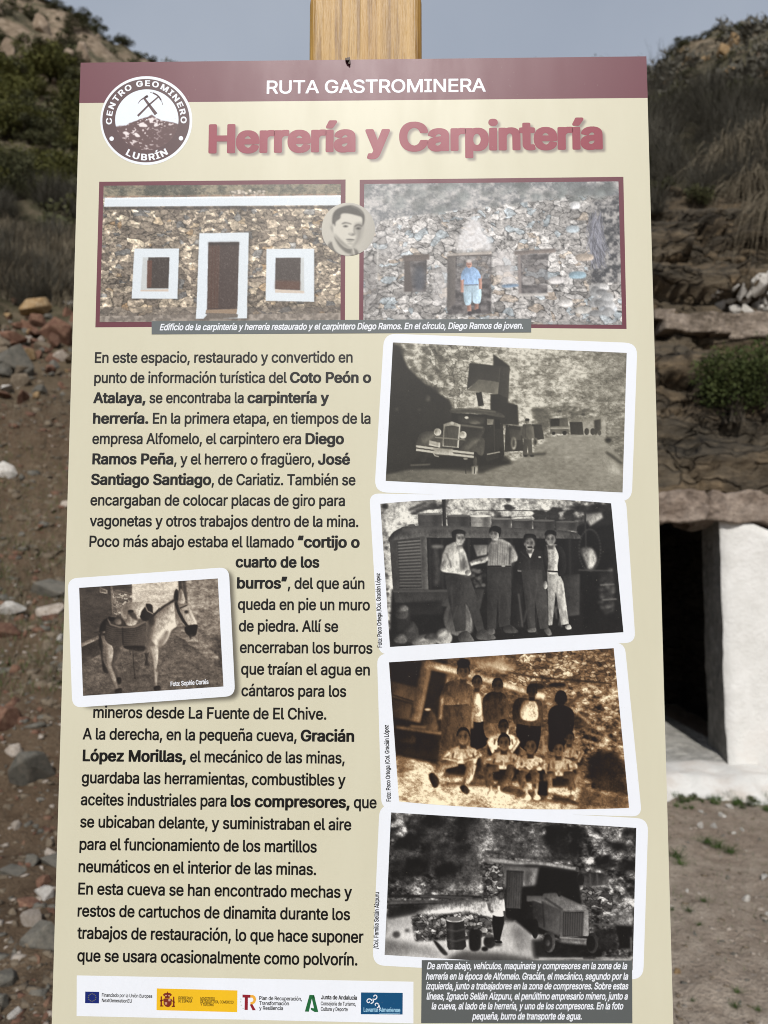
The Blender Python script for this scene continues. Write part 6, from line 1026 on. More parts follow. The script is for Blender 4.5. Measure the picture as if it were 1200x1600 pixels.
def stroke(pts, w, w2=None):
    pts = np.array(pts, float); w2 = w if w2 is None else w2
    d = np.gradient(pts, axis=0); d /= np.hypot(d[:, 0], d[:, 1])[:, None]
    n = np.c_[-d[:, 1], d[:, 0]]*np.linspace(w, w2, len(pts))[:, None]/2
    return np.vstack([pts+n, (pts-n)[::-1]])
def circle(cx, cy, rx, ry=None, n=64, a0=0):
    ry = rx if ry is None else ry
    t = np.linspace(0, 2*math.pi, n, endpoint=False)+a0
    return np.c_[cx+rx*np.cos(t), cy+ry*np.sin(t)]

# ---------------------------------------------------------------- lettering (outlines as text: advance, then contours)
class Face:
    def __init__(s, data, cap, ry):
        s.g = {}; s.cap = cap; s.ry = ry
        for ch, (adv, loops) in data.items():
            s.g[ch] = [adv/1000, [np.array(q, float).reshape(-1, 2)/1000+[0, ry] for q in loops], None]
    def tris(s, ch):
        g = s.g[ch]
        if g[2] is None and g[1]:
            area = [float(np.sum(c[:, 0]*np.roll(c[:, 1], -1)-np.roll(c[:, 0], -1)*c[:, 1])) for c in g[1]]
            off = np.cumsum([0]+[len(c) for c in g[1]]); tri = []
            for i, c in enumerate(g[1]):
                if area[i] < 0: continue                            # a counter, filled with its own outline
                lo, hi = c.min(0), c.max(0)
                ids = [i]+[j for j, h in enumerate(g[1]) if area[j] < 0 and (h.min(0) > lo).all() and (h.max(0) < hi).all()]
                ix = np.concatenate([np.arange(off[j], off[j+1]) for j in ids])
                t = geometry.tessellate_polygon([[Vector((x, y, 0)) for x, y in g[1][j]] for j in ids])
                tri += [tuple(int(ix[q]) for q in f) for f in t]
            g[2] = (np.vstack(g[1]), tri)
        return g[2]
THIN = Face(F_THIN, .533, .012); REG = Face(F_REG, .543, .017); BOLD = Face(F_BOLD, .557, .024); BLACK = Face(F_BLACK, .569, .030)
def setting(text, face=None):
    """«plain *bold* plain» -> [(face, char, x)], x extents"""
    out = []; x = 0; f = face or REG; lo, hi = 1e9, -1e9
    for ch in text:
        if ch == '*': f = BOLD if f is REG else REG; continue
        g = f.g.get(ch) or REG.g[ch]; ff = f if ch in f.g else REG
        out.append((ff, ch, x))
        if g[1]:
            q = np.vstack(g[1])[:, 0]; lo = min(lo, x+q.min()); hi = max(hi, x+q.max())
        x += g[0]-.012+(.012 if f is BOLD else 0)+(.012 if f is BLACK else 0)
    return out, lo, hi
def text_line(text, p0, p1, cap, face=None, slant=0.):
    """glyph outlines of one line between two points (panel mm); returns (contour lists, mesh parts in mm)"""
    p0, p1 = np.asarray(p0), np.asarray(p1)
    run, lo, hi = setting(text, face)
    L = np.linalg.norm(p1-p0); d = (p1-p0)/L; n = np.array([d[1], -d[0]])      # n: up on the panel
    sx = L/(hi-lo); cs, parts = [], []
    for f, ch, x in run:
        t = f.tris(ch)
        if t is None: continue
        sy = cap/f.cap
        def m(q): return p0+np.outer((q[:, 0]+x-lo)*sx+q[:, 1]*sy*slant, d)+np.outer(q[:, 1]*sy, n)
        cs.append([m(c) for c in f.g[ch][1]]); parts.append((m(t[0]), t[1]))
    return cs, parts
def lettering(name, lines, mat, lift, parent):
    """lines: (text, p0 px, p1 px, cap height mm, face, slant)"""
    allp = []
    for text, a, b, cap, face, sl in lines:
        _, parts = text_line(text, uv(*a), uv(*b), cap, face, sl)
        for P, tri in parts: allp.append(([on_panel(u, v, lift) for u, v in P], orient(P, tri)))
    V, F = join(allp)
    return mesh_obj(name, V, F, mat, parent, BASE)

def print_grid(name, Puv, tex, lift, parent, veil=0., faces=None):
    """a fine grid carrying a painted picture: Puv (h,w,2) panel mm, tex (h,w,3) sRGB"""
    h, w = Puv.shape[:2]
    V = (EYE+P00-BN*(lift*.2/1000))[None, None]+Puv[..., :1]/1000*BU+Puv[..., 1:]/1000*BV-BASE
    i = np.arange(h*w).reshape(h, w)
    F = np.stack([i[:-1, :-1], i[1:, :-1], i[1:, 1:], i[:-1, 1:]], -1).reshape(-1, 4)
    me = fast_mesh(name, V.reshape(-1, 3), F, M_PICT)
    c = np.clip(lin(np.clip(tex, 0, 1))-veil, .004, .9).reshape(-1, 3)
    a = me.color_attributes.new('ink', 'FLOAT_COLOR', 'POINT')
    a.data.foreach_set('color', np.c_[c, np.ones(len(c))].astype(np.float32).ravel())
    return link(bpy.data.objects.new(name, me), parent)
def sample(cv, X, Y):
    x = np.clip(X*cv.k-.5, 0, cv.W-1.001); y = np.clip(Y*cv.k-.5, 0, cv.H-1.001)
    ix, iy = x.astype(int), y.astype(int); fx, fy = (x-ix)[..., None], (y-iy)[..., None]
    a = cv.a
    return (a[iy, ix]*(1-fx)+a[iy, ix+1]*fx)*(1-fy)+(a[iy+1, ix]*(1-fx)+a[iy+1, ix+1]*fx)*fy
def picture(cv, quad, origin, z, lift, parent, step=1., bulge=(0, 0), veil=0.):
    """quad: TL TR BR BL in the print's own coordinates; origin/z: where those lie on the panel"""
    q = np.array(quad, float)
    w = int(np.linalg.norm(q[1]-q[0])/z/step); h = int(np.linalg.norm(q[3]-q[0])/z/step)
    s, t = np.meshgrid(np.linspace(0, 1, w), np.linspace(0, 1, h))
    s, t = s[..., None], t[..., None]
    P = (q[0]*(1-s)+q[1]*s)*(1-t)+(q[3]*(1-s)+q[2]*s)*t
    P[..., 1] += (4*s*(1-s)*((1-t)*bulge[0]+t*bulge[1]))[..., 0]
    tex = sample(cv, P[..., 0], P[..., 1])
    px = np.array(origin)+P/z
    c = [uv(*p) for p in ((px[0, 0]), (px[0, -1]), (px[-1, -1]), (px[-1, 0]))]
    U = uv_array(px)
    return print_grid('picture', U, tex, lift, parent, veil)
def uv_array(px):
    xc, yc = (px[..., 0]-600)/FPX, (px[..., 1]-800)/FPX
    d = np.stack([xc, yc*SP+CP, -yc*CP+SP], -1)
    p = d*(BD/(d@BN))[..., None]-P00
    return np.stack([p@BU, p@BV], -1)*1000
def zpx(pts, origin, z): return [(origin[0]+x/z, origin[1]+y/z) for x, y in pts]

# ---- panel, post, fixing screw
TOPL, TOPR = uv(126, 98), uv(1010, 88)
BOTL, BOTR = uv(80.9, 1600), uv(1052, 1600)
k = 1.045
OUT = np.array([TOPL, TOPR, TOPR+(BOTR-TOPR)*k, TOPL+(BOTL-TOPL)*k])
def slab(P, front, back):
    V = [on_panel(u, v, front) for u, v in P]+[on_panel(u, v, back) for u, v in P]; n = len(P)
    F = [tuple(range(n))[::-1], tuple(range(n, 2*n))]+[(i, (i+1) % n, n+(i+1) % n, n+i) for i in range(n)]
    return V, F
V, F = slab(OUT, 0, -4)
panel = mesh_obj('panel', V, F, [M_CREAM, M_EDGE], board, BASE)
for i, p in enumerate(panel.data.polygons): p.material_index = 0 if i == 0 else 1
bl, br = uv(124, 161), uv(1012, 153)
band = sheet('header_band', [TOPL, TOPR, br, bl], M_MAROON, .15, board)
lettering('lettering', [('RUTA GASTROMINERA', (416.7, 146.6), (759, 143.3), 14.7, THIN, 0)], M_WHITE, .4, band)

def post_mesh():
    a, b = uv(483, 60)[0], uv(658.5, 60)[0]
    # seen a little behind the panel, so a little wider than its outline on the panel plane
    cx = (a+b)/2; hw = (b-a)/2*1.012; r = 7.; dep = 118.
    prof = []
    for sx, sy in ((-1, 0), (1, 0), (1, 1), (-1, 1)):
        for j in range(5):
            t = j/4*math.pi/2
            x0 = cx+sx*(hw-r); y0 = 5+(r if sy == 0 else dep-r)
            ang = {(-1, 0): math.pi+t, (1, 0): 1.5*math.pi+t, (1, 1): t, (-1, 1): .5*math.pi+t}[(sx, sy)]
            prof.append((x0+r*math.cos(ang), y0+r*math.sin(ang)))
    top = on_panel(cx, uv(570, -22)[1])[2]
    zs = list(np.linspace(0, top-.012, 12))
    V, n = [], len(prof)
    o = on_panel(0, 0)
    fwd = np.array([BN[0], BN[1], 0]); fwd /= np.linalg.norm(fwd); rt = np.array([BU[0], BU[1], 0]); rt /= np.linalg.norm(rt)
    for kz, z in enumerate(zs+[top-.003, top]):
        s = [1.]*len(zs)+[.985, .94]
        for x, y in prof:
            xx = cx+(x-cx)*s[kz]; yy = 5+dep/2+(y-5-dep/2)*s[kz]
            p = o+rt*xx/1000+fwd*yy/1000; V.append((p[0], p[1], z))
    F = [tuple(range(n))[::-1]]
    for kz in range(len(zs)+1):
        for i in range(n): F.append((kz*n+i, kz*n+(i+1) % n, (kz+1)*n+(i+1) % n, (kz+1)*n+i))
    F.append(tuple(range((len(zs)+1)*n, (len(zs)+2)*n)))
    return V, F
V, F = post_mesh(); mesh_obj('post', V, F, M_WOOD, board, BASE)
# small bent, rusty screw that pokes over the top edge
su, sv = uv(543, 96)
def disc(cu, cv, r, l0, l1, n=10, sq=1.):
    V = [on_panel(cu+r*math.cos(t), cv+r*sq*math.sin(t), l) for l in (l0, l1) for t in np.linspace(0, 2*math.pi, n, endpoint=False)]
    return V, [tuple(range(n)), tuple(range(n, 2*n))[::-1]]+[(i, n+i, n+(i+1) % n, (i+1) % n) for i in range(n)]
tri = np.array([(-2.4, -2.2), (0, -1), (2.6, -3.2), (3.2, 1), (2.2, 3.6), (.4, 1.8), (-1.6, .6)])
V, F = join([slab(tri+[su, sv], 3.2, .3), disc(su+.6, sv+.2, 1.7, .2, 4.6), disc(su+2., sv+3.6, 1.0, .2, 3.0)])
mesh_obj('screw', V, F, M_SCREW, board, BASE)

# ---- title with its printed soft shadow
TITLE = ('Herrería y Carpintería', (325.5, 240), (942, 233.5), 32.2, BLACK, 0)
cs, _ = text_line(TITLE[0], uv(*TITLE[1]), uv(*TITLE[2]), TITLE[3], BLACK)
U0, V0, UW, VH = 128., 54., 432., 64.
cv = Canvas(UW, VH, 2., np.array(CREAM_S)/255, seed=2)
for glyph in cs:
    for rev in (0,):
        cvs = [c-[U0, V0]+[2.6, 2.6] for c in glyph]
        m = np.zeros((cv.H, cv.W))
        for c in cvs:
            b, mm = cv.mask(c)
            if mm is not None: t_ = m[b[1]:b[3], b[0]:b[2]]; t_ += mm*(1-2*t_)
        cv.wash(blur(np.clip(m, 0, 1), 2)*.85, C8(128, 118, 112))
s_, t_ = np.meshgrid(np.linspace(0, UW, int(UW*2)), np.linspace(0, VH, int(VH*2)))
tex = sample(cv, s_, t_)
edge_c = np.array(CREAM_S)/255
tex[0] = tex[-1] = edge_c; tex[:, 0] = tex[:, -1] = edge_c
title = lettering('title_lettering', [TITLE], M_TITLE, .5, board)
print_grid('drop_shadow', np.stack([s_+U0, t_+V0], -1), tex, .03, title)

# ---- round emblem
EO, EZ = (130, 85), 6.
def ez(pts): return uv_array(np.array(EO)+np.asarray(pts, float)/EZ)
EC = (592, 621)
emblem = sheet('emblem', ez(circle(*EC, 431, 416, 96)), M_WHITE, .55, board)
# ring as a sheet with a round hole
o_, i_ = circle(589, 622, 409, 391, 96), circle(597, 613, 297, 285, 96)
V = [on_panel(u, v, .7) for u, v in np.vstack([ez(o_), ez(i_)])]
mesh_obj('ring', V, [(i, 96+i, 96+(i+1) % 96, (i+1) % 96) for i in range(96)], M_BROWN, emblem, BASE)
cvE = art_emblem()
t_, r_ = np.meshgrid(np.linspace(0, 2*math.pi, 240), np.linspace(0.02, 1.01, 110))
X_, Y_ = 597+297*r_*np.cos(t_), 613+285*r_*np.sin(t_)
print_grid('picture', uv_array(np.array(EO)+np.stack([X_, Y_], -1)/EZ)[::-1], sample(cvE, X_, Y_)[::-1], .65, emblem, .02)
sheets('pick_and_hammer', [ez(stroke([(512, 578), (610, 480), (706, 398)], 20, 13)), ez(stroke([(572, 412), (630, 490), (684, 562)], 20, 32)),
    ez(stroke([(628, 357), (660, 364), (695, 384), (722, 414), (738, 445), (746, 474)], 5, 5)), ez(stroke([(655, 362), (690, 380), (712, 400), (730, 430)], 14, 14)),
    ez(stroke([(514, 462), (535, 432), (562, 414), (582, 402), (607, 392)], 4, 20)), ez(stroke([(580, 405), (607, 390)], 22, 24))], M_BROWN, .85, emblem)
for cx_, cy_ in ((267, 791), (917, 787)): sheet('dot', ez(circle(cx_, cy_, 21, 21, 20)), M_WHITE, .85, emblem)
def arc_text(text, rad, cap, a0, a1, inside, face):
    run, lo, hi = setting(text, face); parts = []; sy = cap/face.cap; sx = sy*1.12
    # letter centres spread evenly by advance between the two angles
    cen = []
    for f, ch, x in run:
        g = f.g[ch]; cen.append(x+g[0]/2)
    c0, c1 = cen[0], cen[-1]
    for (f, ch, x), c in zip(run, cen):
        t = f.tris(ch)
        if t is None: continue
        a = a0+(a1-a0)*(c-c0)/(c1-c0)
        q = t[0]; lx = (q[:, 0]+x-c)*sx; ly = q[:, 1]*sy
        up = np.array([math.cos(a), math.sin(a)])*(1 if not inside else -1); rt = np.array([-up[1], up[0]])
        base = np.array(EC)+np.array([math.cos(a), math.sin(a)])*rad
        P = base+np.outer(lx, rt)+np.outer(ly, up)
        P = ez(P); parts.append(([on_panel(u, v, .85) for u, v in P], orient(P, t[1])))
    return parts
for arc in (('CENTRO GEOMINERO', 322, 56, R(-181), R(-1), False, BOLD), ('LUBRÍN', 374, 62, R(118), R(61.5), True, BOLD)):
    V, F = join(arc_text(*arc)); mesh_obj('lettering', V, F, M_WHITE, emblem, BASE)

# ---- printed photographs
def photo(outline, cvs, quad, origin, z, lift, label, frame_mat, rad=0, veil=0., bulge=(0, 0), step=1.):
    P = uvs(outline)
    if rad: P = rounded(P, rad)
    fr = sheet('printed_photo', P, frame_mat, lift, board); tag(fr, label)
    picture(cvs, quad, origin, z, 1.0+lift*.2, fr, step, bulge, veil)
    return fr
photo([(155, 284), (540, 280.5), (539, 509), (149, 511.5)], art_restored(), [(63, 58), (1122, 50), (1120, 660), (45, 667)], (140, 270), 2.857, .2, 'maroon framed colour photo of a restored stone house with white surrounds', M_MAROON, veil=.02)
photo([(562, 281), (974, 276.3), (979, 514), (561, 510)], art_ruin(), [(52, 48), (1135, 37), (1151, 648), (48, 642)], (550, 270), 2.727, .2, 'maroon framed colour photo of a ruined stone house with a man in its doorway', M_MAROON, veil=.03)
photo([(600, 521), (996, 536), (987, 784), (585, 769)], art_truck(), [(70, 44), (1139, 92), (1120, 730), (37, 677)], (590, 520), 2.927, .30, 'grey old photo of a truck in a mine yard', M_WHITE, 13, .012)
p4 = photo([(577, 771), (978, 777), (993, 1004), (592, 1023)], art_compressor(), [(55, 49), (1085, 47), (1140, 622), (98, 688)], (575, 770), 2.857, .36, 'black and white photo of four men standing by a compressor', M_WHITE, 10, .004, (-24, 0))
p5 = photo([(589, 1022), (976, 1004), (1003, 1276), (596, 1264)], art_group(), [(65, 85), (1068, 22), (1137, 735), (110, 706)], (585, 1005), 2.857, .42, 'sepia photo of ten workers in two rows', M_WHITE, 10, 0, (0, 18))
p6 = photo([(593, 1257), (1013, 1279), (1005, 1531), (582, 1508)], art_cave(), [(97, 25), (1130, 90), (1115, 690), (70, 625)], (575, 1260), 2.6966, .48, 'black and white photo of a man and a compressor outside a cave', M_WHITE, 12)
p7 = photo([(105.8, 904), (357.5, 886), (367.5, 1087.5), (113, 1106)], art_donkey(), [(102, 165), (1030, 102), (1068, 825), (128, 888)], (100, 880), 4.286, .30, 'brown toned photo of a donkey with two panniers', M_WHITE, 10)
M_CRED = M_BLACK
lettering('credit_lettering', [('Foto: Paco Ortega /Col. Gracián López', (597, 1011.5), (594, 895.5), 4.6, REG, 0)], M_BLACK, 1.2, p4)
lettering('credit_lettering', [('Foto: Paco Ortega /Col. Gracián López', (611, 1252), (607, 1132.5), 4.6, REG, 0)], M_BLACK, 1.2, p5)
lettering('credit_lettering', [('/Col. Familia Sellán Aizpuru', (591, 1482.5), (592.5, 1394), 4.6, REG, 0)], M_BLACK, 1.2, p6)
lettering('credit_lettering', [('Foto: Sophie Cortés', (266.8, 1072.3), (326, 1068.6), 4.6, REG, 0)], M_WHITE, 1.3, p7)
# soft printed shadow of the small photo
u0, v0 = 10., uv(110, 880)[1]; UW, VH = 190., 160.
cv = Canvas(UW, VH, 1.5, np.array(CREAM_S)/255, seed=2)
q = rounded(uvs([(110, 912), (357.5, 888), (368.5, 1089.5), (122, 1104)])-[u0, v0]+[3.6, 1.6], 10)
cv.poly(q, C8(84, 80, 70), 2.2, .85)
s_, t_ = np.meshgrid(np.linspace(0, UW, 300), np.linspace(0, VH, 240)); tex = sample(cv, s_, t_)
tex[0] = tex[-1] = edge_c; tex[:, 0] = tex[:, -1] = edge_c
print_grid('drop_shadow', np.stack([s_+u0, t_+v0], -1), tex, .03, p7)
# round portrait
cvP = art_portrait()
t_, r_ = np.meshgrid(np.linspace(0, 2*math.pi, 90), np.linspace(.01, 1, 46))
X_, Y_ = 592+455*r_*np.cos(t_), 528+452*r_*np.sin(t_)
pp = print_grid('round_portrait', uv_array(np.array((490, 310))+np.stack([X_, Y_], -1)/10.909)[::-1], sample(cvP, X_, Y_)[::-1], 1.5, board, .05)
tag(pp, 'round grey portrait of a dark haired young man between the two upper photos')

# ---- caption strips
cap1 = sheet('caption_strip', uvs([(237, 502), (830, 498), (830, 519.5), (237, 522.5)]), M_GREY, 1.15, board); tag(cap1, 'narrow grey caption strip under the two colour photos')
lettering('lettering', [('Edificio de la carpintería y herrería restaurado y el carpintero Diego Ramos. En el círculo, Diego Ramos de joven.', (249.5, 516.3), (817, 513.8), 6.9, REG, .2)], M_WHITE, 1.3, cap1)
cap2 = sheet('caption_strip', uvs([(659, 1500), (987.5, 1500.5), (988, 1598.5), (658, 1598.5)]), ink('dark_grey_ink', rgb(88, 92, 92)), 1.25, board); tag(cap2, 'large dark grey caption box at the foot of the panel')
CO, CZ = (650, 1490), 3.3333
L2 = [('De arriba abajo, vehículos, maquinaria y compresores en la zona de la', 57, 1097, 81), ('herrería en la época de Alfomelo. Gracián, el mecánico, segundo por la', 51, 1102, 135), ('izquierda, junto a trabajadores en la zona de compresores. Sobre estas', 51, 1103, 186),
      ('líneas, Ignacio Sellán Aizpuru, el penúltimo empresario minero, junto a', 54, 1100, 239), ('la cueva, al lado de la herrería, y uno de los compresores. En la foto', 80, 1077, 290), ('pequeña, burro de transporte de agua.', 293, 862, 343)]
MED = BOLD
lettering('lettering', [(s, (CO[0]+a/CZ, CO[1]+y/CZ), (CO[0]+b/CZ, CO[1]+y/CZ), 6.5, REG, .2) for s, a, b, y in L2], M_WHITE, 1.45, cap2)

# ---- body text
T = [('En este espacio, restaurado y convertido en', 148, 551, 567.3), ('punto de información turística del *Coto Peón o*', 147, 580, 598.8), ('*Atalaya,* se encontraba la *carpintería y*', 145.5, 514, 630.2),
     ('*herrería.* En la primera etapa, en tiempos de la', 145, 579, 662.3), ('empresa Alfomelo, el carpintero era *Diego*', 144, 537.5, 694), ('*Ramos Peña*, y el herrero o fragüero, *José*', 144, 547, 725.8),
     ('*Santiago Santiago*, de Cariatiz. También se', 142, 555.5, 757.8), ('encargaban de colocar placas de giro para', 141, 539, 790), ('vagonetas y otros trabajos dentro de la mina.', 140, 560, 822.5), ('Poco más abajo estaba el llamado *“cortijo o*', 139.5, 562, 854.6),
     ('*cuarto de los*', 368, 499, 886.8), ('*burros”*, del que aún', 370, 569.5, 919.8), ('queda en pie un muro', 371.5, 578, 953), ('de piedra. Allí se', 373, 528.5, 986.8), ('encerraban los burros', 374.5, 582, 1020.4), ('que traían el agua en', 376.5, 578, 1054.2), ('cántaros para los', 377, 541, 1088),
     ('mineros desde La Fuente de El Chive.', 145.5, 510, 1121.8)]
T2 = [('A la derecha, en la pequeña cueva, *Gracián*', 129, 553.5, 1155.6), ('*López Morillas,* el mecánico de las minas,', 129, 538.5, 1189.6), ('guardaba las herramientas, combustibles y', 127.5, 540, 1224), ('aceites industriales para *los compresores,* que', 126, 588.5, 1258.3),
      ('se ubicaban delante, y suministraban el aire', 125, 549, 1293), ('para el funcionamiento de los martillos', 124, 495, 1328), ('neumáticos en el interior de las minas.', 122.5, 494, 1363)]
T3 = [('En esta cueva se han encontrado mechas y', 122, 550, 1397.8), ('restos de cartuchos de dinamita durante los', 121, 547, 1432.3), ('trabajos de restauración, lo que hace suponer', 120.5, 568, 1467), ('que se usara ocasionalmente como polvorín.', 120.5, 558.5, 1502.4)]
def level(px0, px1, py):            # right end of a level line that starts at px0
    v = uv(px0, py)[1]; y = py
    for _ in range(6): y += (v-uv(px1, y)[1])/.66
    return (px1, y)
for block in (T, T2, T3):
    lettering('text_paragraph', [(s, (a, y), level(a, b, y), 11.6, REG, 0) for s, a, b, y in block], M_BLACK, .3, board)

# ---- strip of funding marks
strip = sheet('logo_strip', uvs([(120, 1524), (646, 1533.8), (646, 1599), (119.7, 1587.5)]), M_WHITE, .35, board)
LO, LZ = (110, 1520), 4.4444
def lz(pts): return uvs(zpx(pts, LO, LZ))
def L1(s, a, b, y, y2, cap, f=REG): return (s, zpx([(a, y)], LO, LZ)[0], zpx([(b, y2)], LO, LZ)[0], cap, f, 0)
fl = sheet('flag', lz([(103, 130), (200, 132), (199, 212), (102, 210)]), M_BLUE, .5, strip)
sheets('star', [lz(circle(151+26*math.cos(t), 171+26*math.sin(t), 4.2, 4.2, 5)) for t in np.linspace(0, 2*math.pi, 12, endpoint=False)], ink('dim_gold_ink', rgb(120, 116, 80)), .6, strip)
lettering('lettering', [L1('Financiado por la Unión Europea', 218, 568, 166, 174, 3.4, REG), L1('NextGenerationEU', 218, 427, 203, 208, 3.4, REG)], M_BLACK, .5, strip)
gb = sheet('yellow_plate', lz([(600, 108), (1160, 122), (1158, 273), (598, 259)]), M_YEL, .5, strip)
crest = [lz([(648, 178), (704, 180), (703, 218), (690, 234), (676, 238), (660, 233), (647, 216)]), lz(circle(674, 152, 30, 14, 20)), lz([(655, 160), (692, 161), (688, 178), (656, 177)]), lz([(672, 130), (678, 130), (678, 145), (672, 145)]),
         lz([(627, 163), (636, 163), (638, 234), (625, 234)]), lz([(713, 165), (722, 165), (724, 237), (711, 237)]), lz([(622, 190), (648, 184), (648, 192), (622, 200)]), lz([(702, 188), (726, 200), (726, 208), (702, 196)]), lz([(624, 226), (646, 226), (646, 234), (622, 234)]), lz([(704, 228), (726, 228), (726, 237), (703, 237)])]
sheets('crest', crest, ink('crest_red_ink', rgb(120, 44, 30)), .6, strip)
sheets('crest_detail', [lz([(678, 186), (692, 178), (698, 190), (684, 200)]), lz(circle(664, 158, 7, 5, 10)), lz(circle(686, 159, 7, 5, 10)), lz([(655, 204), (672, 204), (672, 220), (657, 220)])], ink('crest_pale_ink', rgb(196, 150, 120)), .68, strip)
lettering('lettering', [L1('GOBIERNO', 748, 848, 183, 186, 2.7, REG), L1('DE ESPAÑA', 748, 846, 205, 208, 2.7, REG), L1('MINISTERIO', 903, 1003, 188, 190, 2.7, REG), L1('DE INDUSTRIA, COMERCIO', 903, 1133, 209, 214, 2.7, REG), L1('Y TURISMO', 903, 997, 230, 232, 2.7, REG)], ink('brown_black_ink', rgb(70, 50, 16)), .6, strip)
LO, LZ = (370, 1530), 4.138
sheets('red_letter_t', [lz([(37, 99), (88, 101), (88, 120), (37, 118)]), lz([(52, 117), (72, 118), (71, 199), (50, 198)]), lz([(84, 164), (100, 160), (123, 200), (102, 201)])], M_RED, .5, strip)
sheets('amber_bowl', [lz([(88, 102), (106, 102), (120, 112), (126, 132), (118, 152), (102, 164), (88, 164), (88, 148), (100, 146), (108, 134), (102, 120), (88, 118)])], M_AMBER, .5, strip)
sheets('grey_dot', [lz(circle(27, 128, 4, 4, 8)), lz(circle(25, 146, 4, 4, 8)), lz(circle(29, 168, 4, 4, 8)), lz(circle(41, 189, 4, 4, 8))], ink('pale_green_ink', rgb(176, 190, 172)), .5, strip)
sheets('green_letter_a', [lz([(440, 209), (470, 101), (500, 102), (506, 124), (487, 118), (466, 210)]), lz([(500, 102), (527, 212), (504, 212), (480, 198), (478, 184), (499, 188), (484, 120)])], M_GREEN, .5, strip)
lettering('lettering', [L1('Plan de Recuperación,', 145, 421, 134, 139, 3.6, REG), L1('Transformación', 145, 337, 167, 169, 3.6, REG), L1('y Resiliencia', 145, 299, 198, 200, 3.6, REG),
                        L1('Junta de Andalucía', 545, 777, 130, 133, 4.0, BOLD), L1('Consejería de Turismo,', 543, 770, 169, 172, 3.6, REG), L1('Cultura y Deporte', 543, 717, 204, 207, 3.6, REG)], M_BLACK, .5, strip)
sheet('blue_plate', lz([(803, 85), (1073, 88), (1072, 228), (802, 226)]), M_TEAL, .5, strip)
def spiral(cx, cy, r0, r1, a0, a1, n=18): return [(cx+(r0+(r1-r0)*i/(n-1))*math.cos(a0+(a1-a0)*i/(n-1)), cy+(r0+(r1-r0)*i/(n-1))*math.sin(a0+(a1-a0)*i/(n-1))) for i in range(n)]
sheets('spirals', [lz(stroke(spiral(892, 112, 4, 20, 2.6, 8.6), 5, 7)), lz(stroke(spiral(854, 143, 4, 20, 0, 6.1), 5, 7)), lz(stroke(spiral(902, 166, 4, 20, 2.2, 7.6), 5, 7)), lz(stroke([(880, 126), (884, 140), (880, 150), (866, 158)], 7)), lz(stroke([(912, 158), (922, 172), (926, 190), (918, 200)], 7, 3))], M_WHITE, .65, strip)
lettering('lettering', [L1('Levante', 820, 912, 210, 211, 4.0, REG), L1('Almeriense', 920, 1057, 211, 213, 4.0, REG)], M_PALE, .65, strip)
sheets('underline', [lz([(920, 219), (1056, 221), (1056, 223), (920, 221)])], M_PALE, .65, strip)

# ---------------------------------------------------------------- ground and hillsides
rng = random.Random(11); nrng = np.random.RandomState(11)
_LAT = np.random.RandomState(3).rand(64, 64)*2-1
def vn(x, y):                       # smooth value noise on arrays
    ix, iy = np.floor(x).astype(int), np.floor(y).astype(int); fx, fy = x-ix, y-iy
    fx = fx*fx*(3-2*fx); fy = fy*fy*(3-2*fy); ix &= 63; iy &= 63; jx, jy = (ix+1) & 63, (iy+1) & 63
    return (_LAT[iy, ix]*(1-fx)+_LAT[iy, jx]*fx)*(1-fy)+(_LAT[jy, ix]*(1-fx)+_LAT[jy, jx]*fx)*fy
def fbm(x, y, o=4, g=.5):
    s = 0; a = 1.
    for i in range(o): s = s+a*vn(x*2**i+7.3*i, y*2**i+3.1*i); a *= g
    return s
LEFT = ([0, 2.7, 4.2, 6, 8, 11, 14, 18, 26, 40, 50, 60, 90, 300], [0, 0, .08, .81, 1.8, 4.03, 6.5, 9.74, 15.1, 28.3, 39.5, 44, 46, 30])
MID = ([0, 6, 9, 9.6, 12, 20, 40, 60, 90, 300], [0, 0, .5, 1.6, 3.0, 7, 17, 26, 30, 20])
RIGHT = ([0, 6, 9.2, 9.9, 11, 14, 20, 28, 36, 44, 60, 90, 300], [0, 0, .0, 6.1, 7.4, 10.6, 15.2, 21.2, 27.2, 29, 30, 30, 20])
def smoothstep(a, b, x): t = np.clip((x-a)/(b-a), 0, 1); return t*t*(3-2*t)
def H(x, y):
    x, y = np.asarray(x, float), np.asarray(y, float)
    r = np.hypot(x, y); az = np.arctan2(x, np.where(y == 0, 1e-6, y)); d = r/1.09
    wl = smoothstep(-.06, -.25, az); wr = smoothstep(.02, .2, az); wm = np.clip(1-wl-wr, 0, 1)
    z = wl*np.interp(d, *LEFT)+wm*np.interp(d, *MID)+wr*np.interp(d, *RIGHT)
    z = z*(1-smoothstep(1.25, 1.7, np.abs(az)))
    # skyline: the left crest sinks toward the gap, the right one too
    crest = smoothstep(24, 40, d)
    z = z*(1-crest*(.07*smoothstep(-.42, -.27, az)*wl+.16*smoothstep(.4, .3, az)*wr+.05*smoothstep(.42, .52, az)*wr))
    rough = smoothstep(7, 20, d)*(1-smoothstep(1.25, 1.7, np.abs(az)))
    z = z+rough*(.9*fbm(x*.11, y*.11, 4)+.02*d*fbm(x*.4+9, y*.4, 3))
    z = z+smoothstep(3.6, 6, d)*wl*.10*fbm(x*1.3, y*1.3, 4)
    return z+.022*fbm(x*1.7, y*1.7, 4)+.011*fbm(x*8, y*8, 3)*(1+.8*wl)
def hit(px, py, far=130.):          # the ground point seen at a pixel
    d = pix_dir(px, py); d = d/d[1]
    s = np.concatenate([np.arange(1.6, 12, .01), np.arange(12, far, .05)])
    P = EYE+d*s[:, None]
    b = np.nonzero(P[:, 2] < H(P[:, 0], P[:, 1]))[0]
    if not len(b): return None
    p = P[b[0]]; return np.array([p[0], p[1], float(H(p[0], p[1]))])

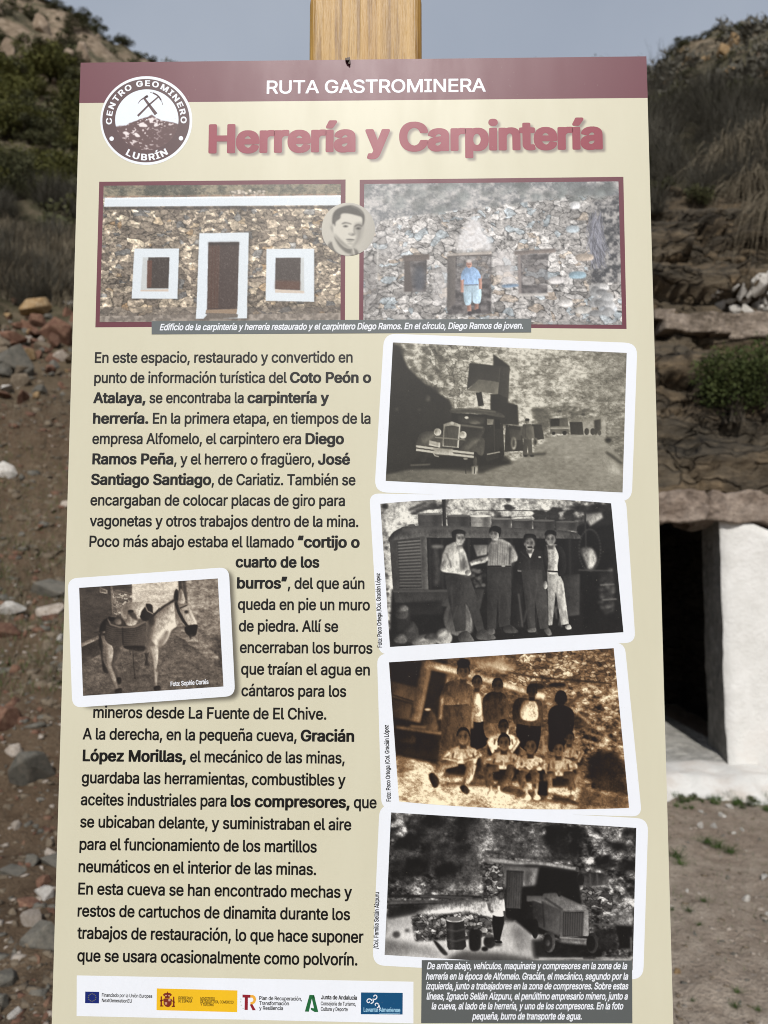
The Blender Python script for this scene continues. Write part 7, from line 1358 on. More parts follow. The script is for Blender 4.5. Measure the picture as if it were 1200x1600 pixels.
def soil_mat():
    m, nt, b = material('stony_soil')
    v = coords(nt, world_space=True)
    n1 = noise_tex(nt, v, .7, 5, .6); n2 = noise_tex(nt, v, 9, 6, .7); n3 = noise_tex(nt, v, 60, 4, .7)
    c = ramp(nt, n2, [(.3, (.23, .186, .145)), (.5, (.37, .31, .25)), (.7, (.50, .43, .355))])
    c = mixc(nt, ramp(nt, n1, [(.45, (0, 0, 0)), (.62, (.4, .4, .4))]), c, mixc(nt, n3, (.13, .085, .06), (.26, .185, .135)))
    vo = N(nt, 'ShaderNodeTexVoronoi', feature='F1'); vo.inputs['Scale'].default_value = 55; nt.links.new(v, vo.inputs['Vector'])
    spk = ramp(nt, vo.outputs['Color'], [(.9, (0, 0, 0)), (.93, (.8, .8, .8))]); c = mixc(nt, spk, c, (.33, .29, .25))
    c = mixc(nt, .6, c, ramp(nt, n3, [(.3, (.55, .54, .52)), (.7, (1.4, 1.39, 1.36))]), 'MULTIPLY')
    gx_ = N(nt, 'ShaderNodeNewGeometry'); sx2 = N(nt, 'ShaderNodeSeparateXYZ'); nt.links.new(gx_.outputs['Position'], sx2.inputs[0])
    lf = N(nt, 'ShaderNodeMapRange'); lf.inputs['From Min'].default_value = .3; lf.inputs['From Max'].default_value = -.8; nt.links.new(sx2.outputs['X'], lf.inputs['Value'])
    c = mixc(nt, lf.outputs[0], c, (.39, .335, .27), 'MULTIPLY')       # darker slate earth on the left bank
    # higher up: olive scrub floor with pale broken rock
    g = N(nt, 'ShaderNodeNewGeometry'); sep = N(nt, 'ShaderNodeSeparateXYZ'); nt.links.new(g.outputs['Position'], sep.inputs[0])
    up = N(nt, 'ShaderNodeMapRange'); up.inputs['From Min'].default_value = 3.2; up.inputs['From Max'].default_value = 6.5; nt.links.new(sep.outputs['Z'], up.inputs['Value'])
    s1 = noise_tex(nt, v, .35, 6, .65); s2 = noise_tex(nt, v, 2.6, 6, .7)
    hill = ramp(nt, s2, [(.32, (.042, .040, .022)), (.5, (.085, .076, .046)), (.66, (.17, .135, .092))])
    rock = ramp(nt, s2, [(.3, (.10, .075, .05)), (.5, (.24, .185, .13)), (.72, (.36, .29, .215))])
    up2 = N(nt, 'ShaderNodeMapRange'); up2.inputs['From Min'].default_value = 17; up2.inputs['From Max'].default_value = 26; nt.links.new(sep.outputs['Z'], up2.inputs['Value'])
    k1 = N(nt, 'ShaderNodeMath', operation='MULTIPLY'); nt.links.new(ramp(nt, s1, [(.42, (0, 0, 0)), (.55, (1, 1, 1))]), k1.inputs[0]); nt.links.new(up2.outputs[0], k1.inputs[1])
    hill = mixc(nt, k1.outputs[0], hill, rock)
    c = mixc(nt, up.outputs[0], c, hill)
    nt.links.new(c, b.inputs['Base Color']); b.inputs['Roughness'].default_value = .95; b.inputs['Specular IOR Level'].default_value = .15
    hsum = N(nt, 'ShaderNodeMath', operation='ADD'); nt.links.new(n2, hsum.inputs[0]); nt.links.new(n3, hsum.inputs[1])
    bump(nt, b, hsum.outputs[0], .9, .03); return m
M_SOIL = soil_mat()
az_d = np.concatenate([np.linspace(-math.pi, -.75, 60, endpoint=False), np.linspace(-.75, .75, 420, endpoint=False), np.linspace(.75, math.pi, 60, endpoint=False)])
rad = np.concatenate([np.geomspace(.35, 16, 190, endpoint=False), np.geomspace(16, 75, 110, endpoint=False), np.geomspace(75, 900, 14)])
A_, R_ = np.meshgrid(az_d, rad); X = R_*np.sin(A_); Y = R_*np.cos(A_); Z = H(X, Y)
V = np.stack([X, Y, Z], -1).reshape(-1, 3); n_a, n_r = len(az_d), len(rad)
i = np.arange(n_r*n_a).reshape(n_r, n_a); j = np.roll(i, -1, 1)
F = np.stack([i[:-1], j[:-1], j[1:], i[1:]], -1).reshape(-1, 4)
V = np.vstack([V, [[0, 0, 0]]]); cap = np.stack([i[0], np.full(n_a, len(V)-1), j[0]], -1)
me = fast_mesh('ground', V, F[:, ::-1], M_SOIL, True)
bm = bmesh.new(); bm.from_mesh(me); bm.verts.ensure_lookup_table()
for a_, b_, c_ in cap: bm.faces.new((bm.verts[int(a_)], bm.verts[int(b_)], bm.verts[int(c_)]))
bmesh.ops.recalc_face_normals(bm, faces=bm.faces[:]); bm.to_mesh(me); bm.free()
ground = tag(link(bpy.data.objects.new('ground', me)), kind='structure')

# ---------------------------------------------------------------- rock face with the cave
def rock_mat(name, dark, mid, light, scale=1., bedding=3.2, cracks=True):
    m, nt, b = material(name)
    v = coords(nt, world_space=True); vs = coords(nt, (.8 if bedding > 2 else 1., .8, bedding), (R(4), R(-14), 0), world_space=True)
    n1 = noise_tex(nt, vs, 1.3*scale, 6, .65); n2 = noise_tex(nt, v, 7*scale, 6, .7); n3 = noise_tex(nt, vs, 6*scale, 5, .65)
    c = ramp(nt, n1, [(.3, dark), (.48, mid), (.62, light), (.72, mid)])
    c = mixc(nt, ramp(nt, n3, [(.5, (0, 0, 0)), (.66, (.75, .75, .75))]), c, tuple(x*1.25 for x in light))
    c = mixc(nt, .75, c, ramp(nt, n2, [(.28, (.45, .45, .45)), (.7, (1.3, 1.28, 1.22))]), 'MULTIPLY')
    nt.links.new(c, b.inputs['Base Color']); b.inputs['Roughness'].default_value = .9; b.inputs['Specular IOR Level'].default_value = .2
    h = N(nt, 'ShaderNodeMath', operation='ADD'); nt.links.new(n3, h.inputs[0]); nt.links.new(n2, h.inputs[1])
    if cracks:
        wp = N(nt, 'ShaderNodeVectorMath', operation='ADD'); nz = N(nt, 'ShaderNodeTexNoise'); nz.inputs['Scale'].default_value = 3; nt.links.new(v, nz.inputs['Vector'])
        nt.links.new(vs, wp.inputs[0]); nt.links.new(nz.outputs['Color'], wp.inputs[1])
        cr = N(nt, 'ShaderNodeTexVoronoi', feature='DISTANCE_TO_EDGE'); cr.inputs['Scale'].default_value = 1.9*scale; nt.links.new(wp.outputs[0], cr.inputs['Vector'])
        cell = N(nt, 'ShaderNodeTexVoronoi', feature='F1'); cell.inputs['Scale'].default_value = 1.9*scale; nt.links.new(wp.outputs[0], cell.inputs['Vector'])
        hv = N(nt, 'ShaderNodeSeparateColor'); nt.links.new(cell.outputs['Color'], hv.inputs[0])
        c = mixc(nt, .6, c, ramp(nt, hv.outputs[0], [(.0, (.66, .7, .74)), (.5, (1, 1, 1)), (1., (1.4, 1.25, 1.05))]), 'MULTIPLY')
        c = mixc(nt, 1., c, ramp(nt, cr.outputs['Distance'], [(.0, (.5, .48, .46)), (.022, (1, 1, 1))]), 'MULTIPLY')
        nt.links.new(c, b.inputs['Base Color'])
        h2 = N(nt, 'ShaderNodeMath', operation='ADD'); nt.links.new(h.outputs[0], h2.inputs[0]); nt.links.new(ramp(nt, cr.outputs['Distance'], [(0, (0, 0, 0)), (.06, (1, 1, 1))]), h2.inputs[1]); h = h2
    bump(nt, b, h.outputs[0], .9, .05); return m
M_ROCK = rock_mat('schist', (.034, .029, .022), (.078, .064, .047), (.128, .100, .068))
M_LINTEL = rock_mat('pale_schist', (.13, .10, .08), (.23, .18, .145), (.34, .28, .235), 1.6, 1.2, False)
def white_mat():
    m, nt, b = material('whitewash')
    v = coords(nt, world_space=True); n = noise_tex(nt, v, 5, 5, .65); n2 = noise_tex(nt, v, 40, 3)
    g = N(nt, 'ShaderNodeNewGeometry'); sep = N(nt, 'ShaderNodeSeparateXYZ'); nt.links.new(g.outputs['Position'], sep.inputs[0])
    low = N(nt, 'ShaderNodeMapRange'); low.inputs['From Min'].default_value = .45; low.inputs['From Max'].default_value = .0; low.inputs['To Max'].default_value = .7; nt.links.new(sep.outputs['Z'], low.inputs['Value'])
    st = N(nt, 'ShaderNodeMath', operation='MULTIPLY'); nt.links.new(ramp(nt, n, [(.4, (0, 0, 0)), (.62, (1, 1, 1))]), st.inputs[0]); nt.links.new(low.outputs[0], st.inputs[1])
    c = ramp(nt, n, [(.3, (.58, .57, .535)), (.6, (.70, .69, .66))]); c = mixc(nt, st.outputs[0], c, (.42, .36, .30))
    nt.links.new(c, b.inputs['Base Color']); b.inputs['Roughness'].default_value = .9
    h = N(nt, 'ShaderNodeMath', operation='ADD'); nt.links.new(n, h.inputs[0]); nt.links.new(n2, h.inputs[1])
    bump(nt, b, h.outputs[0], .35, .02); return m
M_LIME = white_mat()
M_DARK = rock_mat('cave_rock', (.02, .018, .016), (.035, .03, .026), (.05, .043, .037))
M_REVEAL = rock_mat('shaded_reveal', (.17, .165, .155), (.22, .21, .195), (.26, .25, .235), 2, 1.2, False)  # shade of the unlit jamb put into the colour as a darker grey
M_FLOOR = rock_mat('cave_floor', (.34, .33, .31), (.46, .45, .42), (.56, .55, .52), 2, 1.2, False)

# outcrop: a folded sheet that climbs from the ground, over the lintel, back to the slope above
PROF = [(6.02, -.3), (5.98, .6), (5.95, 1.6), (5.97, 1.9), (5.93, 2.05), (6.02, 2.3), (6.2, 2.5), (6.28, 2.75), (6.5, 2.95), (6.55, 3.3), (6.8, 3.5), (6.9, 3.85), (7.25, 4.1), (7.35, 4.5), (7.8, 4.75), (8.0, 5.2), (8.6, 5.5), (9.2, 6.1), (10.4, 6.7)]
pl = np.array(PROF); ss = np.concatenate([[0], np.cumsum(np.hypot(*np.diff(pl, axis=0).T))])
nx, ns = 480, 300
xs = np.linspace(-4.2, 8.5, nx); sv_ = np.linspace(0, ss[-1], ns)
py_, pz_ = np.interp(sv_, ss, pl[:, 0]), np.interp(sv_, ss, pl[:, 1])
Xo, So = np.meshgrid(xs, sv_); Yo = np.repeat(py_[:, None], nx, 1); Zo = np.repeat(pz_[:, None], nx, 1)
layer_z = Zo+.24*Xo+.16*fbm(Xo*.7, Zo*.7, 3)                       
def hsh(a, b=0.): q = np.sin(a*127.1+b*311.7)*43758.5453; return q-np.floor(q)
def strata(th, seed, wl_):
    q = layer_z/th+.35*vn(Xo*.5+seed, layer_z*.5); course = np.floor(q); fr = q-course
    bw = .5+1.3*hsh(course+seed, 1.); u = Xo/bw*wl_+hsh(course, seed)*9+.35*vn(Zo*2+seed, Xo*.8); bx = np.floor(u); fu = u-bx
    gap = np.minimum(np.minimum(fr, 1-fr)*th, np.minimum(fu, 1-fu)*bw/wl_)
    return hsh(course*1.7+seed, bx*2.3)-.5, np.clip(1-gap/.03, 0, 1)
o1, g1 = strata(.62, 3., .55); o2, g2 = strata(.23, 8., 1.); o3, g3 = strata(.09, 15., 1.6)
crk = np.abs(fbm(Xo*1.1+3, Zo*.8, 4))
fade = smoothstep(1.7, 2.3, Zo)*.9+.1
disp = fade*(.34*o1+.15*o2+.05*o3-.07*g1-.05*g2*hsh(np.floor(Xo*2), np.floor(Zo*3))-.14*np.clip(.05-crk, 0, 1)/.05+.05*fbm(Xo*2.3, Zo*3, 4)+.035*fbm(Xo*8, Zo*10, 3))
Yo = Yo-disp*.9; Zo = Zo+disp*.25
side = smoothstep(.3, -4.2, Xo); Yo = Yo+side*4.2; Zo = Zo*(1-.3*side)
V = np.stack([Xo, Yo, Zo], -1).reshape(-1, 3)
i = np.arange(ns*nx).reshape(ns, nx)
F = np.stack([i[:-1, :-1], i[:-1, 1:], i[1:, 1:], i[1:, :-1]], -1)
OPX0, OPX1, OPZ = 1.22, 2.60, 1.93
xm, zm = Xo[:-1, :-1], np.repeat(pz_[:-1, None], nx-1, 1)
F = F[~((xm > OPX0) & (xm < OPX1) & (zm < OPZ))]
me = fast_mesh('rock_outcrop', V, F, M_ROCK, False)
tag(link(bpy.data.objects.new('rock_outcrop', me)), kind='structure')

def lumpy(V, amp, f=3., seed=0):
    V = np.asarray(V, float)
    return np.array([v+amp*np.array(mnoise.noise_vector(Vector(v*f)+Vector((seed*7.1, 0, 0)))) for v in V])
def grid_box(x0, x1, y0, y1, z0, z1, n=(6, 4, 8)):
    """box whose faces are gridded so it can be made uneven"""
    V, F, idx = [], [], {}
    def vid(p):
        k = tuple(round(q, 5) for q in p)
        if k not in idx: idx[k] = len(V); V.append(p)
        return idx[k]
    ax = [np.linspace(x0, x1, n[0]+1), np.linspace(y0, y1, n[1]+1), np.linspace(z0, z1, n[2]+1)]
    for d in range(3):
        u, w = [(1, 2), (2, 0), (0, 1)][d]
        for end in (0, 1):
            for a in range(n[u]):
                for b in range(n[w]):
                    q = []
                    for da, db in ((0, 0), (1, 0), (1, 1), (0, 1)):
                        p = [0, 0, 0]; p[d] = ax[d][-end]; p[u] = ax[u][a+da]; p[w] = ax[w][b+db]; q.append(vid(tuple(p)))
                    F.append(tuple(q if end else q[::-1]))
    return np.array(V), F
cave = tag(empty('cave_entrance', (1.9, 5.8, 0)), 'whitewashed cave entrance under a stone lintel in the rock face', 'cave entrance')
CB = np.array([1.9, 5.8, 0])
def plaster(x0, x1, inner, sgn, mat, name):
    V, F = grid_box(x0, x1, 5.79, 6.33, -.12, 1.9, (14, 6, 26))
    V = lumpy(V, .014, 2.2, 1); V = lumpy(V, .006, 11, 2)
    for v in V:
        t = (v[1]-5.79)/.54
        d = abs(v[0]-inner)
        if d < .3: v[0] += sgn*.09*t*(1-d/.3)                        # splayed reveal
        foot = max(0, .42-v[2])/.42; v[1] -= .05*foot**1.5*(1-t)        # spreads at the foot
        out = max(0, sgn*(v[0]-inner)-.12)
        if v[2] > 1.2: v[2] -= .30*min(1, out/.7)*(v[2]-1.2)/.7          # top edge falls away from the opening
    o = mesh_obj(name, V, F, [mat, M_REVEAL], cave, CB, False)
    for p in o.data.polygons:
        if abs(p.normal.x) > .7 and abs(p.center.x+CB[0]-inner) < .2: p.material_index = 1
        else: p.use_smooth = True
    return o
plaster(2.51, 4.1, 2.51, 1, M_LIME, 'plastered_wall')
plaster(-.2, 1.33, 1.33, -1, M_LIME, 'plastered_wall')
# threshold: floor that runs out as a lumpy white apron
V, F = [], []
gx, gy = np.linspace(1.2, 2.72, 40), np.concatenate([np.linspace(5.2, 5.85, 26), np.linspace(5.9, 8.6, 30)])
for y in gy:
    for x in gx:
        z = .1 if y > 5.6 else .1*smoothstep(5.24, 5.5, y)-.02*(y < 5.3)
        z += (.012 if y > 5.6 else .022)*float(fbm(np.array(x*4), np.array(y*4), 3)); V.append((x, y+(.09*float(fbm(np.array(x*5.), np.array(3.), 3)) if y < 5.5 else 0), z))
n = len(gx); F = [(a*n+b, a*n+b+1, (a+1)*n+b+1, (a+1)*n+b) for a in range(len(gy)-1) for b in range(n-1)]
th = mesh_obj('threshold', V, F, [M_LIME, M_FLOOR], cave, CB, True)
for p in th.data.polygons:
    if p.center.y > .0: p.material_index = 1
# chamber
V, F = grid_box(.75, 3.2, 6.36, 8.7, -.1, 2.05, (10, 10, 8)); V = lumpy(V, .09, 1.8, 5)
F = [f[::-1] for f in F if not (np.mean([V[q][1] for q in f]) < 6.44 and 1.2 < np.mean([V[q][0] for q in f]) < 2.7)]
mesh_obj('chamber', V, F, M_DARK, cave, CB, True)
def slab_stone(x0, x1, y0, y1, z0, z1, seed, tilt=0., amp=.075):
    V, F = grid_box(x0, x1, y0, y1, z0, z1, (34, 8, 10)); V = lumpy(V, amp, 2.4, seed); V = lumpy(V, amp*.5, 6, seed+3); V = lumpy(V, amp*.2, 17, seed+5)
    V[:, 2] += (V[:, 0]-x0)*tilt
    return V, F
for q in ((1.0, 2.40, 5.73, 6.45, 1.885, 2.09, 4, -.02), (2.41, 3.6, 5.72, 6.4, 1.87, 2.12, 9, -.13), (-.3, .99, 5.74, 6.4, 1.88, 2.1, 13, .0)):
    V, F = slab_stone(*q); mesh_obj('lintel_stone', V, F, M_LINTEL, cave, CB, True)

# ---------------------------------------------------------------- loose things: stones, bushes, grass
from mathutils.bvhtree import BVHTree
_oc = bpy.data.objects['rock_outcrop'].data
OUT_BVH = BVHTree.FromPolygons([v.co for v in _oc.vertices], [tuple(p.vertices) for p in _oc.polygons])
def ground_at(x, y):
    h = OUT_BVH.ray_cast(Vector((x, y, 40)), Vector((0, 0, -1)))
    z = float(H(x, y)); return z if h[0] is None else max(z, h[0].z)
def seen(px, py):
    g = hit(px, py); d = pix_dir(px, py)
    h = OUT_BVH.ray_cast(Vector(EYE), Vector(d).normalized())
    if h[0] is not None and (g is None or (h[0]-Vector(EYE)).length < np.linalg.norm(g-EYE)): return np.array(h[0])
    return g

def stone_mat(name, a, b_, c_, sc=9.):
    m, nt, b = material(name)
    v = coords(nt); oi = N(nt, 'ShaderNodeObjectInfo')
    n = noise_tex(nt, v, sc, 5, .65); n2 = noise_tex(nt, v, sc*5, 4, .7)
    c = ramp(nt, n, [(.3, a), (.5, b_), (.7, c_)])
    c = mixc(nt, .7, c, ramp(nt, n2, [(.3, (.6, .6, .6)), (.7, (1.2, 1.2, 1.2))]), 'MULTIPLY')
    k = N(nt, 'ShaderNodeMapRange'); k.inputs['To Min'].default_value = .72; k.inputs['To Max'].default_value = 1.2; nt.links.new(oi.outputs['Random'], k.inputs['Value'])
    h = N(nt, 'ShaderNodeHueSaturation'); nt.links.new(k.outputs[0], h.inputs['Value']); nt.links.new(c, h.inputs['Color'])
    nt.links.new(h.outputs[0], b.inputs['Base Color']); b.inputs['Roughness'].default_value = .85; b.inputs['Specular IOR Level'].default_value = .25
    bump(nt, b, n2, .6, .02); return m
STONE = {'grey': stone_mat('grey_schist_stone', (.10, .096, .08), (.165, .155, .13), (.23, .205, .165)), 'rust': stone_mat('rusty_stone', (.10, .05, .033), (.19, .10, .066), (.27, .17, .11)),
         'brown': stone_mat('brown_stone', (.12, .09, .06), (.19, .15, .105), (.26, .21, .15)), 'pale': stone_mat('pale_stone', (.30, .25, .20), (.42, .36, .30), (.52, .47, .41)),
         'white': stone_mat('white_quartz', (.34, .30, .26), (.54, .51, .46), (.68, .66, .62)), 'ochre': stone_mat('ochre_stone', (.18, .11, .05), (.30, .20, .10), (.38, .28, .17)),
         'cliff': stone_mat('hill_rock', (.17, .125, .085), (.28, .215, .155), (.40, .325, .25), 1.2)}
def stone_mesh(mat, seed, flat, chip=22):
    r = random.Random(seed); bm = bmesh.new()
    for _ in range(chip):
        v = Vector((r.gauss(0, 1), r.gauss(0, 1), r.gauss(0, 1))).normalized()
        bm.verts.new((v.x*(.4+.16*r.random()), v.y*(.28+.12*r.random()), v.z*flat*(.5+.2*r.random())))
    q = bmesh.ops.convex_hull(bm, input=bm.verts[:])
    bmesh.ops.delete(bm, geom=[e for e in q['geom_interior'] if isinstance(e, bmesh.types.BMVert)], context='VERTS')
    bmesh.ops.bevel(bm, geom=bm.edges[:], offset=.016, segments=1, affect='EDGES', profile=.6)
    me = bpy.data.meshes.new('stone'); bm.to_mesh(me); bm.free(); me.materials.append(mat); return me
STONES = {k: [stone_mesh(m, 10*i+j, [.6, .42, .78, .85][j], [13, 12, 18, 14][j]) for j in range(4)] for i, (k, m) in enumerate(STONE.items())}
def stone(kind, var, p, size, rot=None, name='stone', label=None, cat='stone', group=None, squash=1., sink=.12):
    o = bpy.data.objects.new(name, STONES[kind][var]); link(o)
    o.location = (p[0], p[1], p[2]+size*(.16-sink)*squash)
    o.scale = (size, size, size*squash)
    o.rotation_euler = rot or (rng.uniform(-.35, .35), rng.uniform(-.35, .35), rng.uniform(0, 6.28))
    return tag(o, label, cat, group)

# the stones that can be told apart on the left (pixel, width in pixels)
NAMED = [('grey', 3, 54, 1212, 66, (.5, -.6, .8), 'large dark grey angular stone lying on the soil close to the panel', 1.35), ('rust', 0, 8, 1135, 70, (.1, .2, 1.0), 'large pinkish rounded stone at the left edge of the soil', .9),
         ('pale', 2, 22, 1180, 30, None, 'small pale stone just left of the large dark grey angular stone', 1.), ('grey', 1, 72, 928, 78, (.1, -.18, .3), 'flat grey slate lying above the white stones', 1.),
         ('white', 0, 14, 958, 44, None, 'white quartz stone beside a pale beige one', 1.), ('pale', 1, 84, 958, 54, None, 'pale beige stone just under the flat grey slate', .9), ('rust', 1, 6, 990, 46, (.4, .3, .2), 'dark red stone at the left edge below the white quartz', 1.1),
         ('white', 2, 94, 1000, 18, None, 'small whitish stone close to the panel edge', 1.), ('white', 0, 70, 1405, 34, (.2, .5, .9), 'slim white stone standing on end near the panel foot', 1.3), ('rust', 1, 44, 1418, 46, (.1, .3, .6), 'rust brown stone beside the slim white stone', .9),
         ('grey', 2, 64, 1475, 66, (.2, .1, .2), 'dark grey boulder under the rust brown stone', 1.), ('grey', 0, 12, 1536, 46, (.6, .2, .3), 'upright brownish stone in the lower left corner', 1.3), ('white', 1, 24, 1588, 26, None, 'white stone chip at the bottom of the view', 1.),
         ('white', 2, 6, 742, 34, (.2, .4, .5), 'white stone on the soil bank under the rubble', 1.), ('grey', 1, 78, 1345, 60, (.05, .1, .1), 'flat grey stone half buried close to the lower panel edge', .5), ('grey', 1, 10, 1362, 58, (.0, .1, .4), 'flat grey stone half buried at the left edge', .5),
         ('pale', 1, 78, 1336, 30, (.3, .2, .1), 'pale stone seen right beside the lower panel edge', .9), ('pale', 0, 50, 1440, 40, None, 'beige stone below the rust brown stone', .8)]
for kd, var, px, py, w, rot, lab, sq in NAMED:
    p = seen(px, py); d = p[1]; stone(kd, var, p, w*d/FPX*1.15, rot, 'stone', lab, 'stone', None, sq)
def pick(r, table):
    q = r.random()*sum(w for _, w in table)
    for k_, w in table:
        q -= w
        if q <= 0: return k_
    return table[-1][0]
WORD = {'grey': 'grey', 'rust': 'rust red', 'brown': 'brown', 'pale': 'pale beige', 'white': 'white', 'ochre': 'ochre'}
r1 = random.Random(5)
for i_ in range(120):
    px, py = r1.uniform(-30, 130), 620+980*r1.random()**.85
    kd = pick(r1, [('grey', 3), ('brown', 6), ('pale', 1.2), ('white', .5), ('rust', 3)])
    w = (6+26*r1.random()**3.2)*(.7+.5*(py-600)/1000)
    p = seen(px, py)
    stone(kd, r1.randrange(4), p, max(.012, w*p[1]/FPX), None, 'stone', 'small %s stone strewn on the soil left of the panel' % WORD[kd], 'stone', 'small %s stones strewn left of the panel' % WORD[kd])
# rubble heap of slabs below the dry grass
RUB = [('ochre', 1, 52, 492, 62, (.3, -.7, .5), 'tilted ochre slab on top of the rubble heap', 1.), ('rust', 2, 82, 530, 56, (.2, .3, .2), 'rounded reddish boulder in the rubble heap', 1.), ('ochre', 0, 42, 560, 34, None, 'ochre stone in the middle of the rubble heap', 1.),
       ('grey', 2, 16, 580, 74, (.3, .2, .1), 'dark grey boulder at the foot of the rubble heap', 1.), ('white', 1, 10, 612, 40, None, 'flat whitish slab at the foot of the rubble heap', .6), ('rust', 1, 15, 535, 50, None, 'rust red slab at the left of the rubble heap', 1.), ('pale', 0, 94, 568, 36, None, 'pale stone beside the panel in the rubble heap', 1.)]
for kd, var, px, py, w, rot, lab, sq in RUB:
    p = seen(px, py); stone(kd, var, p, w*p[1]/FPX*1.1, rot, 'rubble_stone', lab, 'stone', None, sq, .05)
for i_ in range(135):
    px, py = r1.uniform(-30, 125), r1.gauss(545, 38)
    kd = pick(r1, [('rust', 6), ('grey', 2.4), ('brown', 4), ('pale', .9), ('ochre', 1.2), ('white', .3)])
    p = seen(px, py)
    stone(kd, r1.randrange(4), p, (8+34*r1.random()**2)*p[1]/FPX, None, 'rubble_stone', '%s slab among the others of the rubble heap' % WORD[kd], 'stone', '%s slabs of the rubble heap' % WORD[kd], 1., .05)
# pale outcropping boulders on the hilltops
for i_ in range(46):
    px, py = r1.uniform(-30, 150), r1.uniform(20, 150)
    if px > 100 and py < 70: continue
    p = seen(px, py)
    if p is not None and p[1] < 70: stone('cliff', r1.randrange(4), p, (14+34*r1.random()**1.6)*p[1]/FPX, None, 'hill_boulder', 'pale weathered boulder high on the left hill', 'boulder', 'pale boulders on the left hilltop', 1.3, .1)
for i_ in range(34):
    px, py = r1.uniform(1005, 1230), r1.uniform(70, 150)
    p = seen(px, py)
    if p is not None and p[1] < 70: stone('ochre' if r1.random() < .4 else 'cliff', r1.randrange(4), p, (10+30*r1.random()**1.6)*p[1]/FPX, None, 'hill_boulder', 'tawny weathered boulder near the top of the right hill', 'boulder', 'tawny boulders on the right hilltop', 1.2, .1)
# white quartz blocks on the ledge above the cave, pale ledge blocks under them
for i_, (px, py, w) in enumerate([(1128, 458, 26), (1142, 470, 24), (1124, 474, 20), (1160, 456, 30), (1166, 474, 28), (1150, 488, 24), (1188, 450, 24), (1196, 470, 30), (1190, 488, 24), (1176, 444, 16), (1206, 440, 26), (1216, 462, 28), (1134, 486, 18), (1158, 470, 20), (1172, 458, 22), (1180, 476, 20), (1120, 466, 16), (1148, 452, 18), (1200, 458, 22), (1168, 492, 18)]):
    p = seen(px, py); stone('white', i_ % 4, p, w*p[1]/FPX*(.8+.45*r1.random()), None, 'quartz_block', 'white quartz block in the pile on the ledge above the cave', 'stone', 'white quartz blocks piled on the ledge', 1.5, .06)
M_LEDGE = rock_mat('pale_ledge_rock', (.13, .105, .08), (.24, .195, .155), (.36, .30, .25), 2.5, 1.2, False)
for q_, (px, py, w, hh, lab) in enumerate(((1075, 508, 84, 34, 'long pale slab set in the rock face beside the panel'), (1119, 511, 36, 32, 'short pale block set in the rock face between two longer slabs'), (1168, 514, 62, 36, 'pale slab set in the rock face at the right edge'), (1036, 494, 26, 16, 'small pale block set in the rock face beside the panel edge'))):
    p = seen(px, py); k_ = p[1]/FPX
    V, F = slab_stone(-w*k_/2, w*k_/2, -.10, .3, -hh*k_/2, hh*k_/2, 21+q_, 0, .05)
    o = mesh_obj('ledge_block', V, F, M_LEDGE, None, None, True); o.location = p; o.rotation_euler = (0, .06, 0); tag(o, lab, 'stone')
# chips of white rubble on the track in front of the cave
for i_, (px, py, w) in enumerate([(1140, 1262, 14), (1128, 1276, 18), (1094, 1292, 16), (1116, 1294, 12), (1096, 1270, 10), (1194, 1372, 22), (1166, 1407, 16), (1200, 1432, 12), (1058, 1522, 16), (1146, 1302, 9), (1160, 1298, 9), (1074, 1394, 8)]):
    p = seen(px, py); stone('white' if i_ != 8 else 'ochre', i_ % 4, p, w*p[1]/FPX*1.1, None, 'stone', 'white stone chip on the earth in front of the cave' if i_ != 8 else 'ochre stone on the earth at the right edge of the panel', 'stone', 'white stone chips in front of the cave' if i_ != 8 else None)

def chips(name, n, region, s0, s1, mats, label):
    """loose gravel: too many and small to count, one object"""
    r = np.random.RandomState(hash_seed(name)); Vs, Fs, M = [], [], []; k_ = 0
    base = [np.array([v.co for v in STONES[m][i].vertices]) for m in mats for i in (0, 1)]
    hull = []
    for m in mats:
        for sd in (1, 2):
            bm = bmesh.new(); rr = random.Random(sd)
            for _ in range(9): bm.verts.new((rr.uniform(-.5, .5), rr.uniform(-.4, .4), rr.uniform(-.3, .3)))
            q = bmesh.ops.convex_hull(bm, input=bm.verts[:]); bmesh.ops.triangulate(bm, faces=bm.faces[:])
            bmesh.ops.delete(bm, geom=[e for e in q['geom_interior'] if isinstance(e, bmesh.types.BMVert)], context='VERTS')
            bm.verts.index_update(); hull.append((np.array([v.co for v in bm.verts]), np.array([[v.index for v in f.verts] for f in bm.faces]), mats.index(m))); bm.free()
    for _ in range(n):
        x, y = region(r); s = s0+(s1-s0)*r.rand()**4; v, f, mi = hull[r.randint(len(hull))]
        a = r.rand()*6.28; ca, sa = math.cos(a), math.sin(a)
        q = v*s; q = np.c_[q[:, 0]*ca-q[:, 1]*sa, q[:, 0]*sa+q[:, 1]*ca, q[:, 2]]
        Vs.append(q+[x, y, 0]); Fs.append(f+k_); M += [mi]*len(f); k_ += len(v)
    V = np.vstack(Vs); cnt = [len(v) for v in Vs]
    cx = np.array([v[:, 0].mean() for v in Vs]); cy = np.array([v[:, 1].mean() for v in Vs])
    V[:, 2] += np.repeat(H(cx, cy), cnt)
    me = fast_mesh(name, V, np.vstack(Fs), STONE[mats[0]])
    for m in mats[1:]: me.materials.append(STONE[m])
    if len(me.polygons) == len(M): me.polygons.foreach_set('material_index', M)
    return tag(link(bpy.data.objects.new(name, me)), label, 'gravel', None, 'stuff')
def hash_seed(s): return sum(ord(c)*(i+1) for i, c in enumerate(s)) % 9973
def fan(t0, t1, y0, y1, pw=1.6):
    def f(r):
        y = y0+(y1-y0)*r.rand()**pw; return (t0+(t1-t0)*r.rand())*y, y
    return f
chips('gravel', 8500, fan(-.62, -.3, 2.2, 11), .006, .075, ['brown', 'grey', 'brown', 'rust', 'pale'], 'loose gravel and stone chips over the left bank')
